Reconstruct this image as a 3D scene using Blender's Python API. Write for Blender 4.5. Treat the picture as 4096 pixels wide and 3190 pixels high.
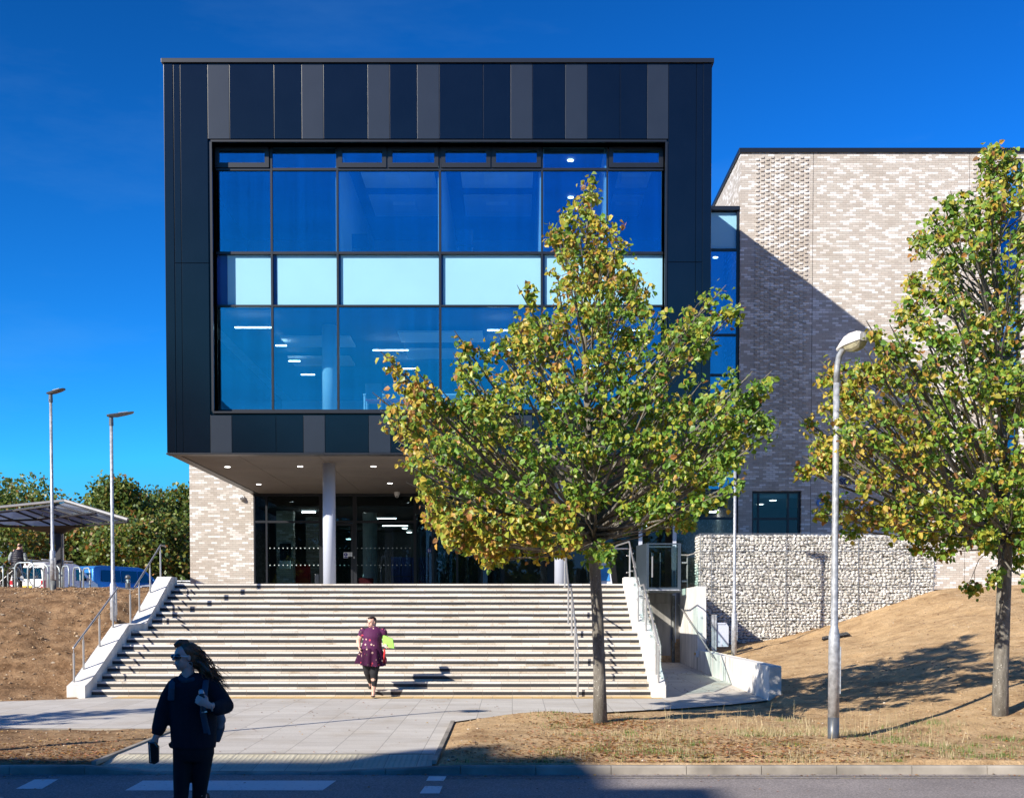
import bpy, bmesh, math, random
from mathutils import Vector, Matrix, noise
rnd = random.Random(11)
for o in list(bpy.data.objects): bpy.data.objects.remove(o)
scene = bpy.context.scene
COL = scene.collection
rad = math.radians

# ------------------------------------------------------------------ camera, sky, sun, exposure
PW, PH = 4096.0, 3190.0
FPX, CXP, VHP, EYE, PITCH = 4925.0, 2048.0, 2470.0, 1.6, rad(2.0)
CYP = VHP + FPX*math.tan(PITCH)
cam_data = bpy.data.cameras.new('camera'); cam = bpy.data.objects.new('camera', cam_data); COL.objects.link(cam)
cam_data.sensor_fit = 'HORIZONTAL'; cam_data.sensor_width = 36.0
cam_data.lens = 36.0*FPX/PW
cam_data.shift_y = (CYP-PH/2)/PW
cam_data.clip_end = 4000; cam_data.clip_start = 0.1
cam.location = (0, 0, EYE); cam.rotation_euler = (math.pi/2-PITCH, 0, 0)
scene.camera = cam
scene.render.resolution_x = 1024; scene.render.resolution_y = 797
SUNV = Vector((1.02, 1.0, -0.77)).normalized()
elev = math.asin(-SUNV.z)
world = bpy.data.worlds.new('World'); scene.world = world; world.use_nodes = True
nt = world.node_tree; nt.nodes.clear()
wo = nt.nodes.new('ShaderNodeOutputWorld'); bg = nt.nodes.new('ShaderNodeBackground')
sky = nt.nodes.new('ShaderNodeTexSky'); sky.sky_type = 'NISHITA'; sky.sun_disc = False
sky.sun_elevation = elev; sky.sun_rotation = math.atan2(-SUNV.x, -SUNV.y)
sky.air_density = 1.0; sky.dust_density = 0.0; sky.ozone_density = 4.0; sky.altitude = 100
EXPO = 0.62
# clear polarised autumn sky: steeper gradient and less red than the raw sky model
def vm(op, a, v):
    x = nt.nodes.new('ShaderNodeVectorMath'); x.operation = op; nt.links.new(a, x.inputs[0]); x.inputs[1].default_value = v; return x.outputs[0]
hs = nt.nodes.new('ShaderNodeHueSaturation'); hs.inputs['Saturation'].default_value = 1.15
nt.links.new(sky.outputs[0], hs.inputs['Color'])
c_ = vm('MULTIPLY', hs.outputs[0], (0.42*0.161, 0.86*0.161, 1.35*0.161))
c_ = vm('MAXIMUM', c_, (0, 0, 0)); c_ = vm('MINIMUM', c_, (0.38, 0.60, 1.2))
c_ = vm('POWER', c_, (1.85, 1.85, 1.85)) if False else c_
gmn = nt.nodes.new('ShaderNodeGamma'); gmn.inputs[1].default_value = 1.85; nt.links.new(c_, gmn.inputs[0])
k_ = 1.0/(0.11*2**EXPO)
gm2 = nt.nodes.new('ShaderNodeGamma'); gm2.inputs[1].default_value = 1.65; nt.links.new(c_, gm2.inputs[0])
ca_ = vm('MULTIPLY', gmn.outputs[0], (1.7*k_, 0.0, 0.79*k_)); cb_ = vm('MULTIPLY', gm2.outputs[0], (0.0, 1.37*k_, 0.0))
va_ = nt.nodes.new('ShaderNodeVectorMath'); va_.operation = 'ADD'; nt.links.new(ca_, va_.inputs[0]); nt.links.new(cb_, va_.inputs[1]); c_ = va_.outputs[0]
tc = nt.nodes.new('ShaderNodeTexCoord'); mpw = nt.nodes.new('ShaderNodeMapping'); mpw.inputs['Scale'].default_value = (1.2, 1.2, 5.0); mpw.inputs['Rotation'].default_value = (0.1, 0.25, 0.3)
nt.links.new(tc.outputs['Generated'], mpw.inputs[0]); nzw = nt.nodes.new('ShaderNodeTexNoise'); nzw.inputs['Scale'].default_value = 3.2; nzw.inputs['Detail'].default_value = 7; nzw.inputs['Roughness'].default_value = 0.62; nt.links.new(mpw.outputs[0], nzw.inputs['Vector'])
crw = nt.nodes.new('ShaderNodeValToRGB'); crw.color_ramp.elements[0].position = 0.50; crw.color_ramp.elements[0].color = (0, 0, 0, 1); crw.color_ramp.elements[1].position = 0.80; crw.color_ramp.elements[1].color = (0.06, 0.06, 0.06, 1)
nt.links.new(nzw.outputs[0], crw.inputs[0]); mxw = nt.nodes.new('ShaderNodeMix'); mxw.data_type = 'RGBA'; nt.links.new(crw.outputs[0], mxw.inputs[0]); nt.links.new(c_, mxw.inputs[6]); mxw.inputs[7].default_value = (0.35*k_, 0.70*k_, 1.0*k_, 1)
nt.links.new(mxw.outputs[2], bg.inputs['Color'])
bg.inputs['Strength'].default_value = 0.11
nt.links.new(bg.outputs[0], wo.inputs['Surface'])
sd = bpy.data.lights.new('sun', 'SUN'); sd.energy = 5.0; sd.angle = rad(0.5); sd.color = (1.0, 0.925, 0.81)
sun = bpy.data.objects.new('sun', sd); COL.objects.link(sun); sun.location = (-30, -30, 40)
sun.rotation_euler = SUNV.to_track_quat('-Z', 'Y').to_euler()
scene.view_settings.view_transform = 'Standard'; scene.view_settings.look = 'None'
scene.view_settings.exposure = EXPO; scene.view_settings.gamma = 1.0

def P(u, v, D):
    """photo pixel + world depth -> world point (used only to survey real positions)"""
    a = (u-CXP)/FPX; b = (CYP-v)/FPX
    y = math.cos(PITCH)+b*math.sin(PITCH)
    return Vector((a*D/y, D, EYE+(b*math.cos(PITCH)-math.sin(PITCH))*D/y))
def X(u, v, D): return P(u, v, D).x
def Z(v, D): return P(2048, v, D).z

# ------------------------------------------------------------------ helpers
OFF = {}
def tag(o, label=None, cat=None, group=None, kind=None):
    if label: o['label'] = label
    if cat: o['category'] = cat
    if group: o['group'] = group
    if kind: o['kind'] = kind
    return o
def thing(name, label, cat, loc=(0, 0, 0), rz=0.0, group=None):
    o = bpy.data.objects.new(name, None); COL.objects.link(o)
    o.empty_display_size = 0.2; o.location = loc; o.rotation_euler = (0, 0, rz)
    tag(o, label, cat, group)
    OFF[o.name] = Vector(loc) if rz == 0 else None
    return o
def obj(name, mb, mat, parent=None, label=None, cat=None, group=None, kind=None, local=False, smooth=False):
    """link one mesh; world-space verts are shifted into the parent's frame unless local"""
    me = bpy.data.meshes.new(name)
    bm = mb.bm if isinstance(mb, MB) else mb
    if isinstance(bm, bpy.types.Mesh): me = bm
    else:
        if len(bm.faces): bmesh.ops.recalc_face_normals(bm, faces=bm.faces)
        bm.to_mesh(me); bm.free()
    me.materials.clear()
    for m in (mat if isinstance(mat, (list, tuple)) else [mat]): me.materials.append(m)
    o = bpy.data.objects.new(name, me); COL.objects.link(o)
    if parent is not None:
        o.parent = parent
        if not local:
            off = OFF.get(parent.name) or Vector((0, 0, 0))
            me.transform(Matrix.Translation(-off)); OFF[o.name] = off
        else: OFF[o.name] = Vector((0, 0, 0))
    else: OFF[o.name] = Vector((0, 0, 0))
    if smooth:
        for p in me.polygons: p.use_smooth = True
    tag(o, label, cat, group, kind)
    return o
def copy_tree(o, parent=None, label=None):
    c = o.copy(); COL.objects.link(c)
    if parent is not None: c.parent = parent
    if label: c['label'] = label
    for ch in list(o.children): copy_tree(ch, c)
    return c

class MB:
    def __init__(s): s.bm = bmesh.new()
    def face(s, pts):
        vs = [s.bm.verts.new(p) for p in pts]
        try: return s.bm.faces.new(vs)
        except ValueError: return None
    def box(s, x0, x1, y0, y1, z0, z1, bev=0.0):
        r = bmesh.ops.create_cube(s.bm, size=1.0)
        vs = r['verts']
        bmesh.ops.scale(s.bm, vec=(abs(x1-x0), abs(y1-y0), abs(z1-z0)), verts=vs)
        bmesh.ops.translate(s.bm, vec=((x0+x1)/2, (y0+y1)/2, (z0+z1)/2), verts=vs)
        if bev:
            es = list({e for v in vs for e in v.link_edges})
            bmesh.ops.bevel(s.bm, geom=es, offset=bev, segments=2, affect='EDGES', profile=0.6)
        return s
    def prism(s, pts, vec, bev=0.0):
        vec = Vector(vec); n = len(pts)
        a = [s.bm.verts.new(p) for p in pts]; b = [s.bm.verts.new(Vector(p)+vec) for p in pts]
        fs = [s.bm.faces.new(a), s.bm.faces.new(list(reversed(b)))]
        for i in range(n): fs.append(s.bm.faces.new([a[i], b[i], b[(i+1) % n], a[(i+1) % n]]))
        if bev:
            es = list({e for f in fs for e in f.edges})
            bmesh.ops.bevel(s.bm, geom=es, offset=bev, segments=2, affect='EDGES', profile=0.6)
        return s
    def tube(s, pts, r, seg=10, cap=True, side=None):
        pts = [Vector(p) for p in pts]; n = len(pts)
        if not isinstance(r, (list, tuple)): r = [r]*n
        rings = []
        ref = None
        for i, p in enumerate(pts):
            t = (pts[min(i+1, n-1)]-pts[max(i-1, 0)]).normalized()
            if side is not None: a = Vector(side)
            elif ref is None: a = Vector((1, 0, 0)) if abs(t.x) < 0.9 else Vector((0, 0, 1))
            else: a = ref
            a = (a-t*a.dot(t))
            a = a.normalized() if a.length > 1e-5 else t.orthogonal().normalized()
            b = t.cross(a).normalized(); ref = a
            ra, rb = r[i] if isinstance(r[i], (tuple, list)) else (r[i], r[i])
            rings.append([s.bm.verts.new(p+a*ra*math.cos(2*math.pi*k/seg)+b*rb*math.sin(2*math.pi*k/seg)) for k in range(seg)])
        for i in range(n-1):
            for k in range(seg):
                s.bm.faces.new([rings[i][k], rings[i][(k+1) % seg], rings[i+1][(k+1) % seg], rings[i+1][k]])
        if cap:
            s.bm.faces.new(list(reversed(rings[0]))); s.bm.faces.new(rings[-1])
        return s
    def lathe(s, cx, cy, prof, seg=24):
        return s.tube([(cx, cy, z) for r, z in prof], [r for r, z in prof], seg=seg)
    def ball(s, c, r, sub=2, rot=None):
        m = Matrix.Translation(Vector(c))
        if rot is not None: m = m @ rot
        rr = r if isinstance(r, (tuple, list)) else (r, r, r)
        m = m @ Matrix.Diagonal((*rr, 1))
        bmesh.ops.create_icosphere(s.bm, subdivisions=sub, radius=1.0, matrix=m)
        return s
    def wall(s, x0, x1, z0, z1, y0, y1, holes):
        """upright wall in the XZ plane with rectangular holes (hx0,hx1,hz0,hz1)"""
        xs = sorted({x0, x1, *[h[0] for h in holes], *[h[1] for h in holes]})
        zs = sorted({z0, z1, *[h[2] for h in holes], *[h[3] for h in holes]})
        xs = [x for x in xs if x0 <= x <= x1]; zs = [z for z in zs if z0 <= z <= z1]
        def solid(i, j):
            if i < 0 or j < 0 or i >= len(xs)-1 or j >= len(zs)-1: return False
            mx, mz = (xs[i]+xs[i+1])/2, (zs[j]+zs[j+1])/2
            return not any(h[0] < mx < h[1] and h[2] < mz < h[3] for h in holes)
        for i in range(len(xs)-1):
            for j in range(len(zs)-1):
                if not solid(i, j): continue
                a, b, c, d = xs[i], xs[i+1], zs[j], zs[j+1]
                s.face([(a, y0, c), (b, y0, c), (b, y0, d), (a, y0, d)])
                s.face([(a, y1, c), (a, y1, d), (b, y1, d), (b, y1, c)])
                if not solid(i-1, j): s.face([(a, y0, c), (a, y0, d), (a, y1, d), (a, y1, c)])
                if not solid(i+1, j): s.face([(b, y0, c), (b, y1, c), (b, y1, d), (b, y0, d)])
                if not solid(i, j-1): s.face([(a, y0, c), (a, y1, c), (b, y1, c), (b, y0, c)])
                if not solid(i, j+1): s.face([(a, y0, d), (b, y0, d), (b, y1, d), (a, y1, d)])
        bmesh.ops.remove_doubles(s.bm, verts=s.bm.verts, dist=1e-5)
        return s

def text_bm(txt, size, depth=0.01, font=None, align='CENTER', bold=0.0):
    cu = bpy.data.curves.new('txt', 'FONT'); cu.body = txt; cu.size = size; cu.extrude = depth/2
    cu.align_x = align; cu.offset = bold
    to = bpy.data.objects.new('txt', cu); COL.objects.link(to)
    dg = bpy.context.evaluated_depsgraph_get(); me = bpy.data.meshes.new_from_object(to.evaluated_get(dg))
    bpy.data.objects.remove(to)
    bm = bmesh.new(); bm.from_mesh(me); bpy.data.meshes.remove(me)
    bmesh.ops.rotate(bm, cent=(0, 0, 0), matrix=Matrix.Rotation(math.pi/2, 3, 'X'), verts=bm.verts)
    return bm

def fused(mb, voxel, smooth=6, name='fused'):
    """closed overlapping shapes -> one continuous skin"""
    me = bpy.data.meshes.new(name); mb.bm.to_mesh(me); mb.bm.free()
    o = bpy.data.objects.new(name, me); COL.objects.link(o)
    m = o.modifiers.new('r', 'REMESH'); m.mode = 'VOXEL'; m.voxel_size = voxel; m.use_smooth_shade = True
    if smooth:
        q = o.modifiers.new('s', 'SMOOTH'); q.iterations = smooth; q.factor = 0.5
    dg = bpy.context.evaluated_depsgraph_get()
    out = bpy.data.meshes.new_from_object(o.evaluated_get(dg))
    bpy.data.objects.remove(o)
    for p in out.polygons: p.use_smooth = True
    return out

# ------------------------------------------------------------------ materials
def newmat(name):
    m = bpy.data.materials.new(name); m.use_nodes = True
    n = m.node_tree; b = n.nodes['Principled BSDF']
    return m, n, b
def nd(n, typ, **kw):
    x = n.nodes.new(typ)
    for k, v in kw.items():
        if k in x.inputs: x.inputs[k].default_value = v
        else: setattr(x, k, v)
    return x
def L(n, a, b): n.links.new(a, b)
def math_n(n, op, a, b=None, c=None):
    x = n.nodes.new('ShaderNodeMath'); x.operation = op
    for i, v in enumerate((a, b, c)):
        if v is None: continue
        if isinstance(v, (int, float)): x.inputs[i].default_value = v
        else: n.links.new(v, x.inputs[i])
    return x.outputs[0]
def mixc(n, fac, a, b, blend='MIX'):
    x = n.nodes.new('ShaderNodeMix'); x.data_type = 'RGBA'; x.blend_type = blend
    for i, v in ((0, fac), (6, a), (7, b)):
        if isinstance(v, (int, float)): x.inputs[i].default_value = v
        elif isinstance(v, tuple): x.inputs[i].default_value = (*v, 1) if len(v) == 3 else v
        else: n.links.new(v, x.inputs[i])
    return x.outputs[2]
def ramp(n, fac, stops):
    x = n.nodes.new('ShaderNodeValToRGB'); cr = x.color_ramp
    while len(cr.elements) < len(stops): cr.elements.new(0.5)
    for e, (p, c) in zip(cr.elements, stops):
        e.position = p; e.color = (*c, 1) if len(c) == 3 else c
    n.links.new(fac, x.inputs[0]); return x.outputs[0]
def geo(n): return n.nodes.new('ShaderNodeNewGeometry').outputs['Position']
def sepxyz(n, v):
    s = n.nodes.new('ShaderNodeSeparateXYZ'); n.links.new(v, s.inputs[0]); return s.outputs
def comb(n, x, y, z):
    s = n.nodes.new('ShaderNodeCombineXYZ')
    for i, v in enumerate((x, y, z)):
        if isinstance(v, (int, float)): s.inputs[i].default_value = v
        else: n.links.new(v, s.inputs[i])
    return s.outputs[0]
def noise_n(n, vec, scale, detail=4, rough=0.55, out=0):
    x = n.nodes.new('ShaderNodeTexNoise'); x.inputs['Scale'].default_value = scale
    x.inputs['Detail'].default_value = detail; x.inputs['Roughness'].default_value = rough
    n.links.new(vec, x.inputs['Vector']); return x.outputs[out]
def bump(n, b, h, strength, dist):
    x = n.nodes.new('ShaderNodeBump'); x.inputs['Strength'].default_value = strength
    x.inputs['Distance'].default_value = dist; n.links.new(h, x.inputs['Height']); n.links.new(x.outputs[0], b.inputs['Normal'])
def M(name, col, rough=0.5, metal=0.0, var=0.12, vs=3.0, bmp=None, spec=None, coat=0.0, stretch=None):
    m, n, b = newmat(name)
    g = geo(n)
    if stretch:
        mp = n.nodes.new('ShaderNodeMapping'); mp.inputs['Scale'].default_value = stretch
        n.links.new(g, mp.inputs[0]); g = mp.outputs[0]
    f = noise_n(n, g, vs)
    lo = tuple(c*(1-var*1.6) for c in col); hi = tuple(min(1, c*(1+var*1.6)) for c in col)
    L(n, ramp(n, f, [(0.3, lo), (0.7, hi)]), b.inputs['Base Color'])
    b.inputs['Roughness'].default_value = rough; b.inputs['Metallic'].default_value = metal
    if spec is not None: b.inputs['Specular IOR Level'].default_value = spec
    if coat: b.inputs['Coat Weight'].default_value = coat; b.inputs['Coat Roughness'].default_value = 0.08
    if bmp: bump(n, b, noise_n(n, g, bmp[0], 6), bmp[1], bmp[2])
    return m
def emis(name, col, s):
    m, n, b = newmat(name); b.inputs['Base Color'].default_value = (*col, 1)
    b.inputs['Emission Color'].default_value = (*col, 1); b.inputs['Emission Strength'].default_value = s
    return m
def glass(name, tint, refl, base, rough=0.0, wob=0.0, rcol=(1, 1, 1), streak=0.0):
    m, n, b = newmat(name); n.nodes.remove(b)
    out = n.nodes['Material Output']
    t = nd(n, 'ShaderNodeBsdfTransparent'); t.inputs[0].default_value = (*tint, 1)
    g = nd(n, 'ShaderNodeBsdfGlossy'); g.inputs['Color'].default_value = (*rcol, 1); g.inputs['Roughness'].default_value = rough
    gg = n.nodes.new('ShaderNodeNewGeometry'); dt = n.nodes.new('ShaderNodeVectorMath'); dt.operation = 'DOT_PRODUCT'
    L(n, gg.outputs['Incoming'], dt.inputs[0]); L(n, gg.outputs['Normal'], dt.inputs[1])
    om = math_n(n, 'SUBTRACT', 1.0, math_n(n, 'ABSOLUTE', dt.outputs['Value']))
    fac = math_n(n, 'ADD', math_n(n, 'MULTIPLY', math_n(n, 'POWER', om, 5.0), 0.9*refl), base)
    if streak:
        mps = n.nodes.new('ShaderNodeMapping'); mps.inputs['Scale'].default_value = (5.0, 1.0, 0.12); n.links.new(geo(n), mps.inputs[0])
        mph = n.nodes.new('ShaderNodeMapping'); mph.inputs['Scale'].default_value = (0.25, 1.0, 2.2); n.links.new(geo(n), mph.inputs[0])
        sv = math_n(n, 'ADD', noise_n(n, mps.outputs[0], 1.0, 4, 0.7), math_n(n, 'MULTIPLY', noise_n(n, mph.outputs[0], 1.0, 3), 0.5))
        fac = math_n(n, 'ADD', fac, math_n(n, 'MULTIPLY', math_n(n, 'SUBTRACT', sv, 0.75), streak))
    fac = math_n(n, 'MAXIMUM', math_n(n, 'MINIMUM', fac, 1.0), 0.0)
    mx = nd(n, 'ShaderNodeMixShader'); L(n, fac, mx.inputs[0]); L(n, t.outputs[0], mx.inputs[1]); L(n, g.outputs[0], mx.inputs[2])
    if wob:
        bm_ = n.nodes.new('ShaderNodeBump'); bm_.inputs['Strength'].default_value = wob; bm_.inputs['Distance'].default_value = 0.02
        mp = n.nodes.new('ShaderNodeMapping'); mp.inputs['Scale'].default_value = (1.0, 1.0, 0.25)
        n.links.new(geo(n), mp.inputs[0])
        n.links.new(noise_n(n, mp.outputs[0], 1.3, 2), bm_.inputs['Height']); n.links.new(bm_.outputs[0], g.inputs['Normal'])
    L(n, mx.outputs[0], out.inputs[0]); return m

def brick_mat(name, axis='x'):
    m, n, b = newmat(name); p = sepxyz(n, geo(n)); u = p[0] if axis == 'x' else p[1]
    bw, bh = 0.225, 0.075
    row = math_n(n, 'FLOOR', math_n(n, 'DIVIDE', p[2], bh))
    fz = math_n(n, 'FRACT', math_n(n, 'DIVIDE', p[2], bh))
    uu = math_n(n, 'ADD', math_n(n, 'DIVIDE', u, bw), math_n(n, 'MULTIPLY', math_n(n, 'MODULO', math_n(n, 'ADD', row, 1000.0), 2.0), 0.5))
    colm = math_n(n, 'FLOOR', uu); fx = math_n(n, 'FRACT', uu)
    idv = comb(n, colm, row, 3.0)
    wn = nd(n, 'ShaderNodeTexWhiteNoise'); wn.noise_dimensions = '3D'; L(n, idv, wn.inputs['Vector'])
    wn2 = nd(n, 'ShaderNodeTexWhiteNoise'); wn2.noise_dimensions = '3D'; L(n, comb(n, row, colm, 9.0), wn2.inputs['Vector'])
    # diagonal drift of the pale bricks
    diag = noise_n(n, comb(n, math_n(n, 'MULTIPLY', math_n(n, 'ADD', colm, math_n(n, 'MULTIPLY', row, 0.5)), 0.5), math_n(n, 'MULTIPLY', math_n(n, 'SUBTRACT', colm, math_n(n, 'MULTIPLY', row, 0.5)), 0.5), 0.0), 0.62, 2)
    sc = math_n(n, 'ADD', math_n(n, 'MULTIPLY', wn.outputs[0], 1.0), math_n(n, 'MULTIPLY', diag, 0.70))
    white = math_n(n, 'GREATER_THAN', sc, 1.04)
    buff = ramp(n, wn2.outputs[0], [(0.0, (0.46, 0.41, 0.36)), (0.4, (0.54, 0.485, 0.43)), (0.75, (0.51, 0.47, 0.42)), (1.0, (0.63, 0.58, 0.525))])
    pale = ramp(n, wn2.outputs[0], [(0.0, (0.66, 0.62, 0.58)), (1.0, (0.86, 0.84, 0.82))])
    col = mixc(n, white, buff, pale)
    spk = noise_n(n, geo(n), 60.0, 3)
    col = mixc(n, 0.55, col, ramp(n, spk, [(0.3, (0.72, 0.72, 0.72)), (0.7, (1.15, 1.15, 1.15))]), 'MULTIPLY')
    mz = math_n(n, 'LESS_THAN', fz, 0.13); mx_ = math_n(n, 'LESS_THAN', fx, 0.045)
    mort = math_n(n, 'MAXIMUM', mz, mx_)
    col = mixc(n, math_n(n, 'MULTIPLY', mort, 0.85), col, (0.33, 0.295, 0.26))
    stn = noise_n(n, geo(n), 0.5, 5, 0.6); col = mixc(n, 0.8, col, ramp(n, stn, [(0.3, (0.88, 0.86, 0.83)), (0.55, (1, 1, 1)), (0.8, (1.04, 1.04, 1.04))]), 'MULTIPLY')
    L(n, col, b.inputs['Base Color']); b.inputs['Roughness'].default_value = 0.9
    h = math_n(n, 'SUBTRACT', math_n(n, 'MULTIPLY', noise_n(n, geo(n), 40.0, 3), 0.4), mort)
    bump(n, b, h, 0.8, 0.006)
    return m
BRICK = brick_mat('buff_brick', 'x'); BRICKY = brick_mat('buff_brick_return', 'y')
DARK = M('dark_cladding', (0.0025, 0.0045, 0.009), 0.18, 0.0, 0.10, 1.2, spec=0.50)
GREYP = M('grey_cladding', (0.016, 0.021, 0.031), 0.32, 0.0, 0.05, 1.5, bmp=(120, 0.08, 0.002), spec=0.6)
FRAME = M('dark_frame', (0.005, 0.007, 0.012), 0.40, 0.0, 0.08, 2.0, spec=0.6)
BLACKIN = M('shadow_gap_black', (0.006, 0.006, 0.008), 0.8, var=0.05)
SOFFIT = M('soffit_panel_brown', (0.125, 0.105, 0.09), 0.7, 0.0, 0.07, 0.8)
SPANDREL = M('pale_cyan_spandrel', (0.40, 0.60, 0.74), 0.3, 0.0, 0.03, 0.5, spec=0.5)
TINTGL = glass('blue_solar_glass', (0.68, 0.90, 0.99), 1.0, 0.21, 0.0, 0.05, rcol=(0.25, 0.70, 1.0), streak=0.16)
SPGL = glass('clear_spandrel_glass', (0.93, 0.985, 0.99), 0.9, 0.01, 0.0, 0.0, rcol=(0.8, 0.95, 1.0))
CLEARGL = glass('lobby_glass', (0.62, 0.74, 0.76), 0.8, 0.03, 0.0, 0.05, rcol=(0.8, 0.93, 1.0))
RAILGL = glass('balustrade_glass', (0.86, 0.95, 0.95), 0.9, 0.02, 0.0)
STEEL = M('stainless_steel', (0.52, 0.50, 0.48), 0.30, 0.55, 0.05, 9.0)
GALV = M('galvanised_steel', (0.44, 0.46, 0.49), 0.45, 0.35, 0.22, 14.0, bmp=(30, 0.1, 0.002))
GALVD = M('stained_galvanised_steel', (0.16, 0.17, 0.165), 0.6, 0.4, 0.35, 7.0)
GREYMETAL = M('grey_lantern_metal', (0.13, 0.145, 0.165), 0.45, 0.5, 0.1, 8.0)
COLPAINT = M('pale_blue_grey_paint', (0.52, 0.56, 0.66), 0.38, 0.0, 0.04, 0.8, spec=0.5)
CONC = M('pale_concrete', (0.74, 0.715, 0.67), 0.85, 0.0, 0.13, 2.4, bmp=(24, 0.3, 0.008), spec=0.3, stretch=(1.3, 1.3, 0.5))
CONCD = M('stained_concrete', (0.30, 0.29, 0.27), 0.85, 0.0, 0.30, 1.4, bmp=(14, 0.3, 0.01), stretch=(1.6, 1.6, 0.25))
WHITEP = M('white_plastic', (0.75, 0.75, 0.74), 0.4, 0.0, 0.04)
BLACKP = M('black_plastic', (0.012, 0.012, 0.014), 0.4)
INTWHITE = M('interior_white_paint', (0.62, 0.64, 0.66), 0.8, var=0.04)
INTGREY = M('interior_grey', (0.12, 0.13, 0.15), 0.8, var=0.08)
INTDARK = M('interior_dark_ceiling', (0.055, 0.06, 0.07), 0.85, var=0.1)
INTBLUE = M('interior_blue_locker', (0.02, 0.06, 0.30), 0.5, var=0.08)
REDFAB = M('red_fabric', (0.55, 0.02, 0.025), 0.75, var=0.1)
LIGHT = emis('lit_lamp', (1.0, 0.98, 0.93), 4.5)
STRIP = emis('lit_strip_lamp', (1.0, 0.98, 0.95), 9.0)

def stair_mat(name, dark):
    m, n, b = newmat(name); p = sepxyz(n, geo(n))
    row = math_n(n, 'FLOOR', math_n(n, 'DIVIDE', math_n(n, 'ADD', p[2], 0.002), 0.145))
    sh = math_n(n, 'MULTIPLY', math_n(n, 'FRACT', math_n(n, 'MULTIPLY', row, 0.377)), 1.0)
    uu = math_n(n, 'ADD', math_n(n, 'DIVIDE', p[0], 0.60), sh)
    cid = math_n(n, 'FLOOR', uu); fx = math_n(n, 'FRACT', uu)
    upper = math_n(n, 'GREATER_THAN', math_n(n, 'FRACT', math_n(n, 'DIVIDE', math_n(n, 'ADD', p[2], 0.002), 0.145)), 0.5)
    wn = nd(n, 'ShaderNodeTexWhiteNoise'); wn.noise_dimensions = '3D'; L(n, comb(n, cid, row, upper), wn.inputs['Vector'])
    if dark: col = ramp(n, wn.outputs[0], [(0.0, (0.022, 0.022, 0.025)), (1.0, (0.05, 0.05, 0.052))])
    else:
        top = ramp(n, wn.outputs[0], [(0.0, (0.56, 0.53, 0.485)), (0.7, (0.63, 0.60, 0.555)), (1.0, (0.72, 0.70, 0.67))])
        low = ramp(n, wn.outputs[0], [(0.0, (0.46, 0.40, 0.32)), (0.6, (0.54, 0.475, 0.39)), (1.0, (0.62, 0.57, 0.50))])
        col = mixc(n, upper, low, top)
    st = noise_n(n, geo(n), 2.3, 6, 0.7)
    col = mixc(n, 0.9, col, ramp(n, st, [(0.28, (0.62, 0.52, 0.40) if not dark else (1.5, 1.5, 1.5)), (0.45, (1, 1, 1)), (0.75, (1.04, 1.04, 1.04))]), 'MULTIPLY')
    spk = noise_n(n, geo(n), 45, 4)
    col = mixc(n, 0.5, col, ramp(n, spk, [(0.3, (0.75, 0.75, 0.75)), (0.72, (1.25, 1.25, 1.25))]), 'MULTIPLY')
    col = mixc(n, math_n(n, 'MULTIPLY', math_n(n, 'LESS_THAN', fx, 0.014), 0.6), col, (0.12, 0.10, 0.08))
    L(n, col, b.inputs['Base Color']); b.inputs['Roughness'].default_value = 0.8
    bump(n, b, spk, 0.2, 0.003); return m
STONE = stair_mat('stair_stone', False); STONED = stair_mat('dark_nosing_stone', True)

def slab_mat(name, c1, c2, sx, sy, joint=(0.25, 0.23, 0.2), jw=0.012, bond=True):
    m, n, b = newmat(name); p = sepxyz(n, geo(n))
    colr = math_n(n, 'FLOOR', math_n(n, 'DIVIDE', p[0], sx)); fx = math_n(n, 'FRACT', math_n(n, 'DIVIDE', p[0], sx))
    off = math_n(n, 'MULTIPLY', math_n(n, 'MODULO', math_n(n, 'ADD', colr, 1000.0), 2.0), 0.5 if bond else 0.0)
    vy = math_n(n, 'ADD', math_n(n, 'DIVIDE', p[1], sy), off)
    row = math_n(n, 'FLOOR', vy); fy = math_n(n, 'FRACT', vy)
    wn = nd(n, 'ShaderNodeTexWhiteNoise'); wn.noise_dimensions = '3D'; L(n, comb(n, colr, row, 1.0), wn.inputs['Vector'])
    col = ramp(n, wn.outputs[0], [(0.0, c1), (1.0, c2)])
    st = noise_n(n, geo(n), 0.9, 6, 0.65)
    col = mixc(n, 0.9, col, ramp(n, st, [(0.25, (0.80, 0.74, 0.66)), (0.5, (1, 1, 1)), (0.8, (1.05, 1.05, 1.05))]), 'MULTIPLY')
    spk = noise_n(n, geo(n), 55, 4)
    col = mixc(n, 0.6, col, ramp(n, spk, [(0.3, (0.8, 0.8, 0.8)), (0.72, (1.2, 1.2, 1.2))]), 'MULTIPLY')
    j = math_n(n, 'MAXIMUM', math_n(n, 'LESS_THAN', fx, jw/sx), math_n(n, 'LESS_THAN', fy, jw/sy))
    col = mixc(n, math_n(n, 'MULTIPLY', j, 0.75), col, joint)
    L(n, col, b.inputs['Base Color']); b.inputs['Roughness'].default_value = 0.82
    bump(n, b, math_n(n, 'SUBTRACT', math_n(n, 'MULTIPLY', spk, 0.3), j), 0.4, 0.004); return m
PAVE = slab_mat('concrete_paving', (0.50, 0.465, 0.415), (0.58, 0.545, 0.49), 0.6, 0.45)
TACT = slab_mat('buff_tactile_paving', (0.50, 0.46, 0.35), (0.58, 0.54, 0.42), 0.4, 0.4, bond=False)
YELL = slab_mat('yellow_corduroy_paving', (0.62, 0.42, 0.17), (0.72, 0.50, 0.22), 0.4, 0.4, bond=False)

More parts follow.
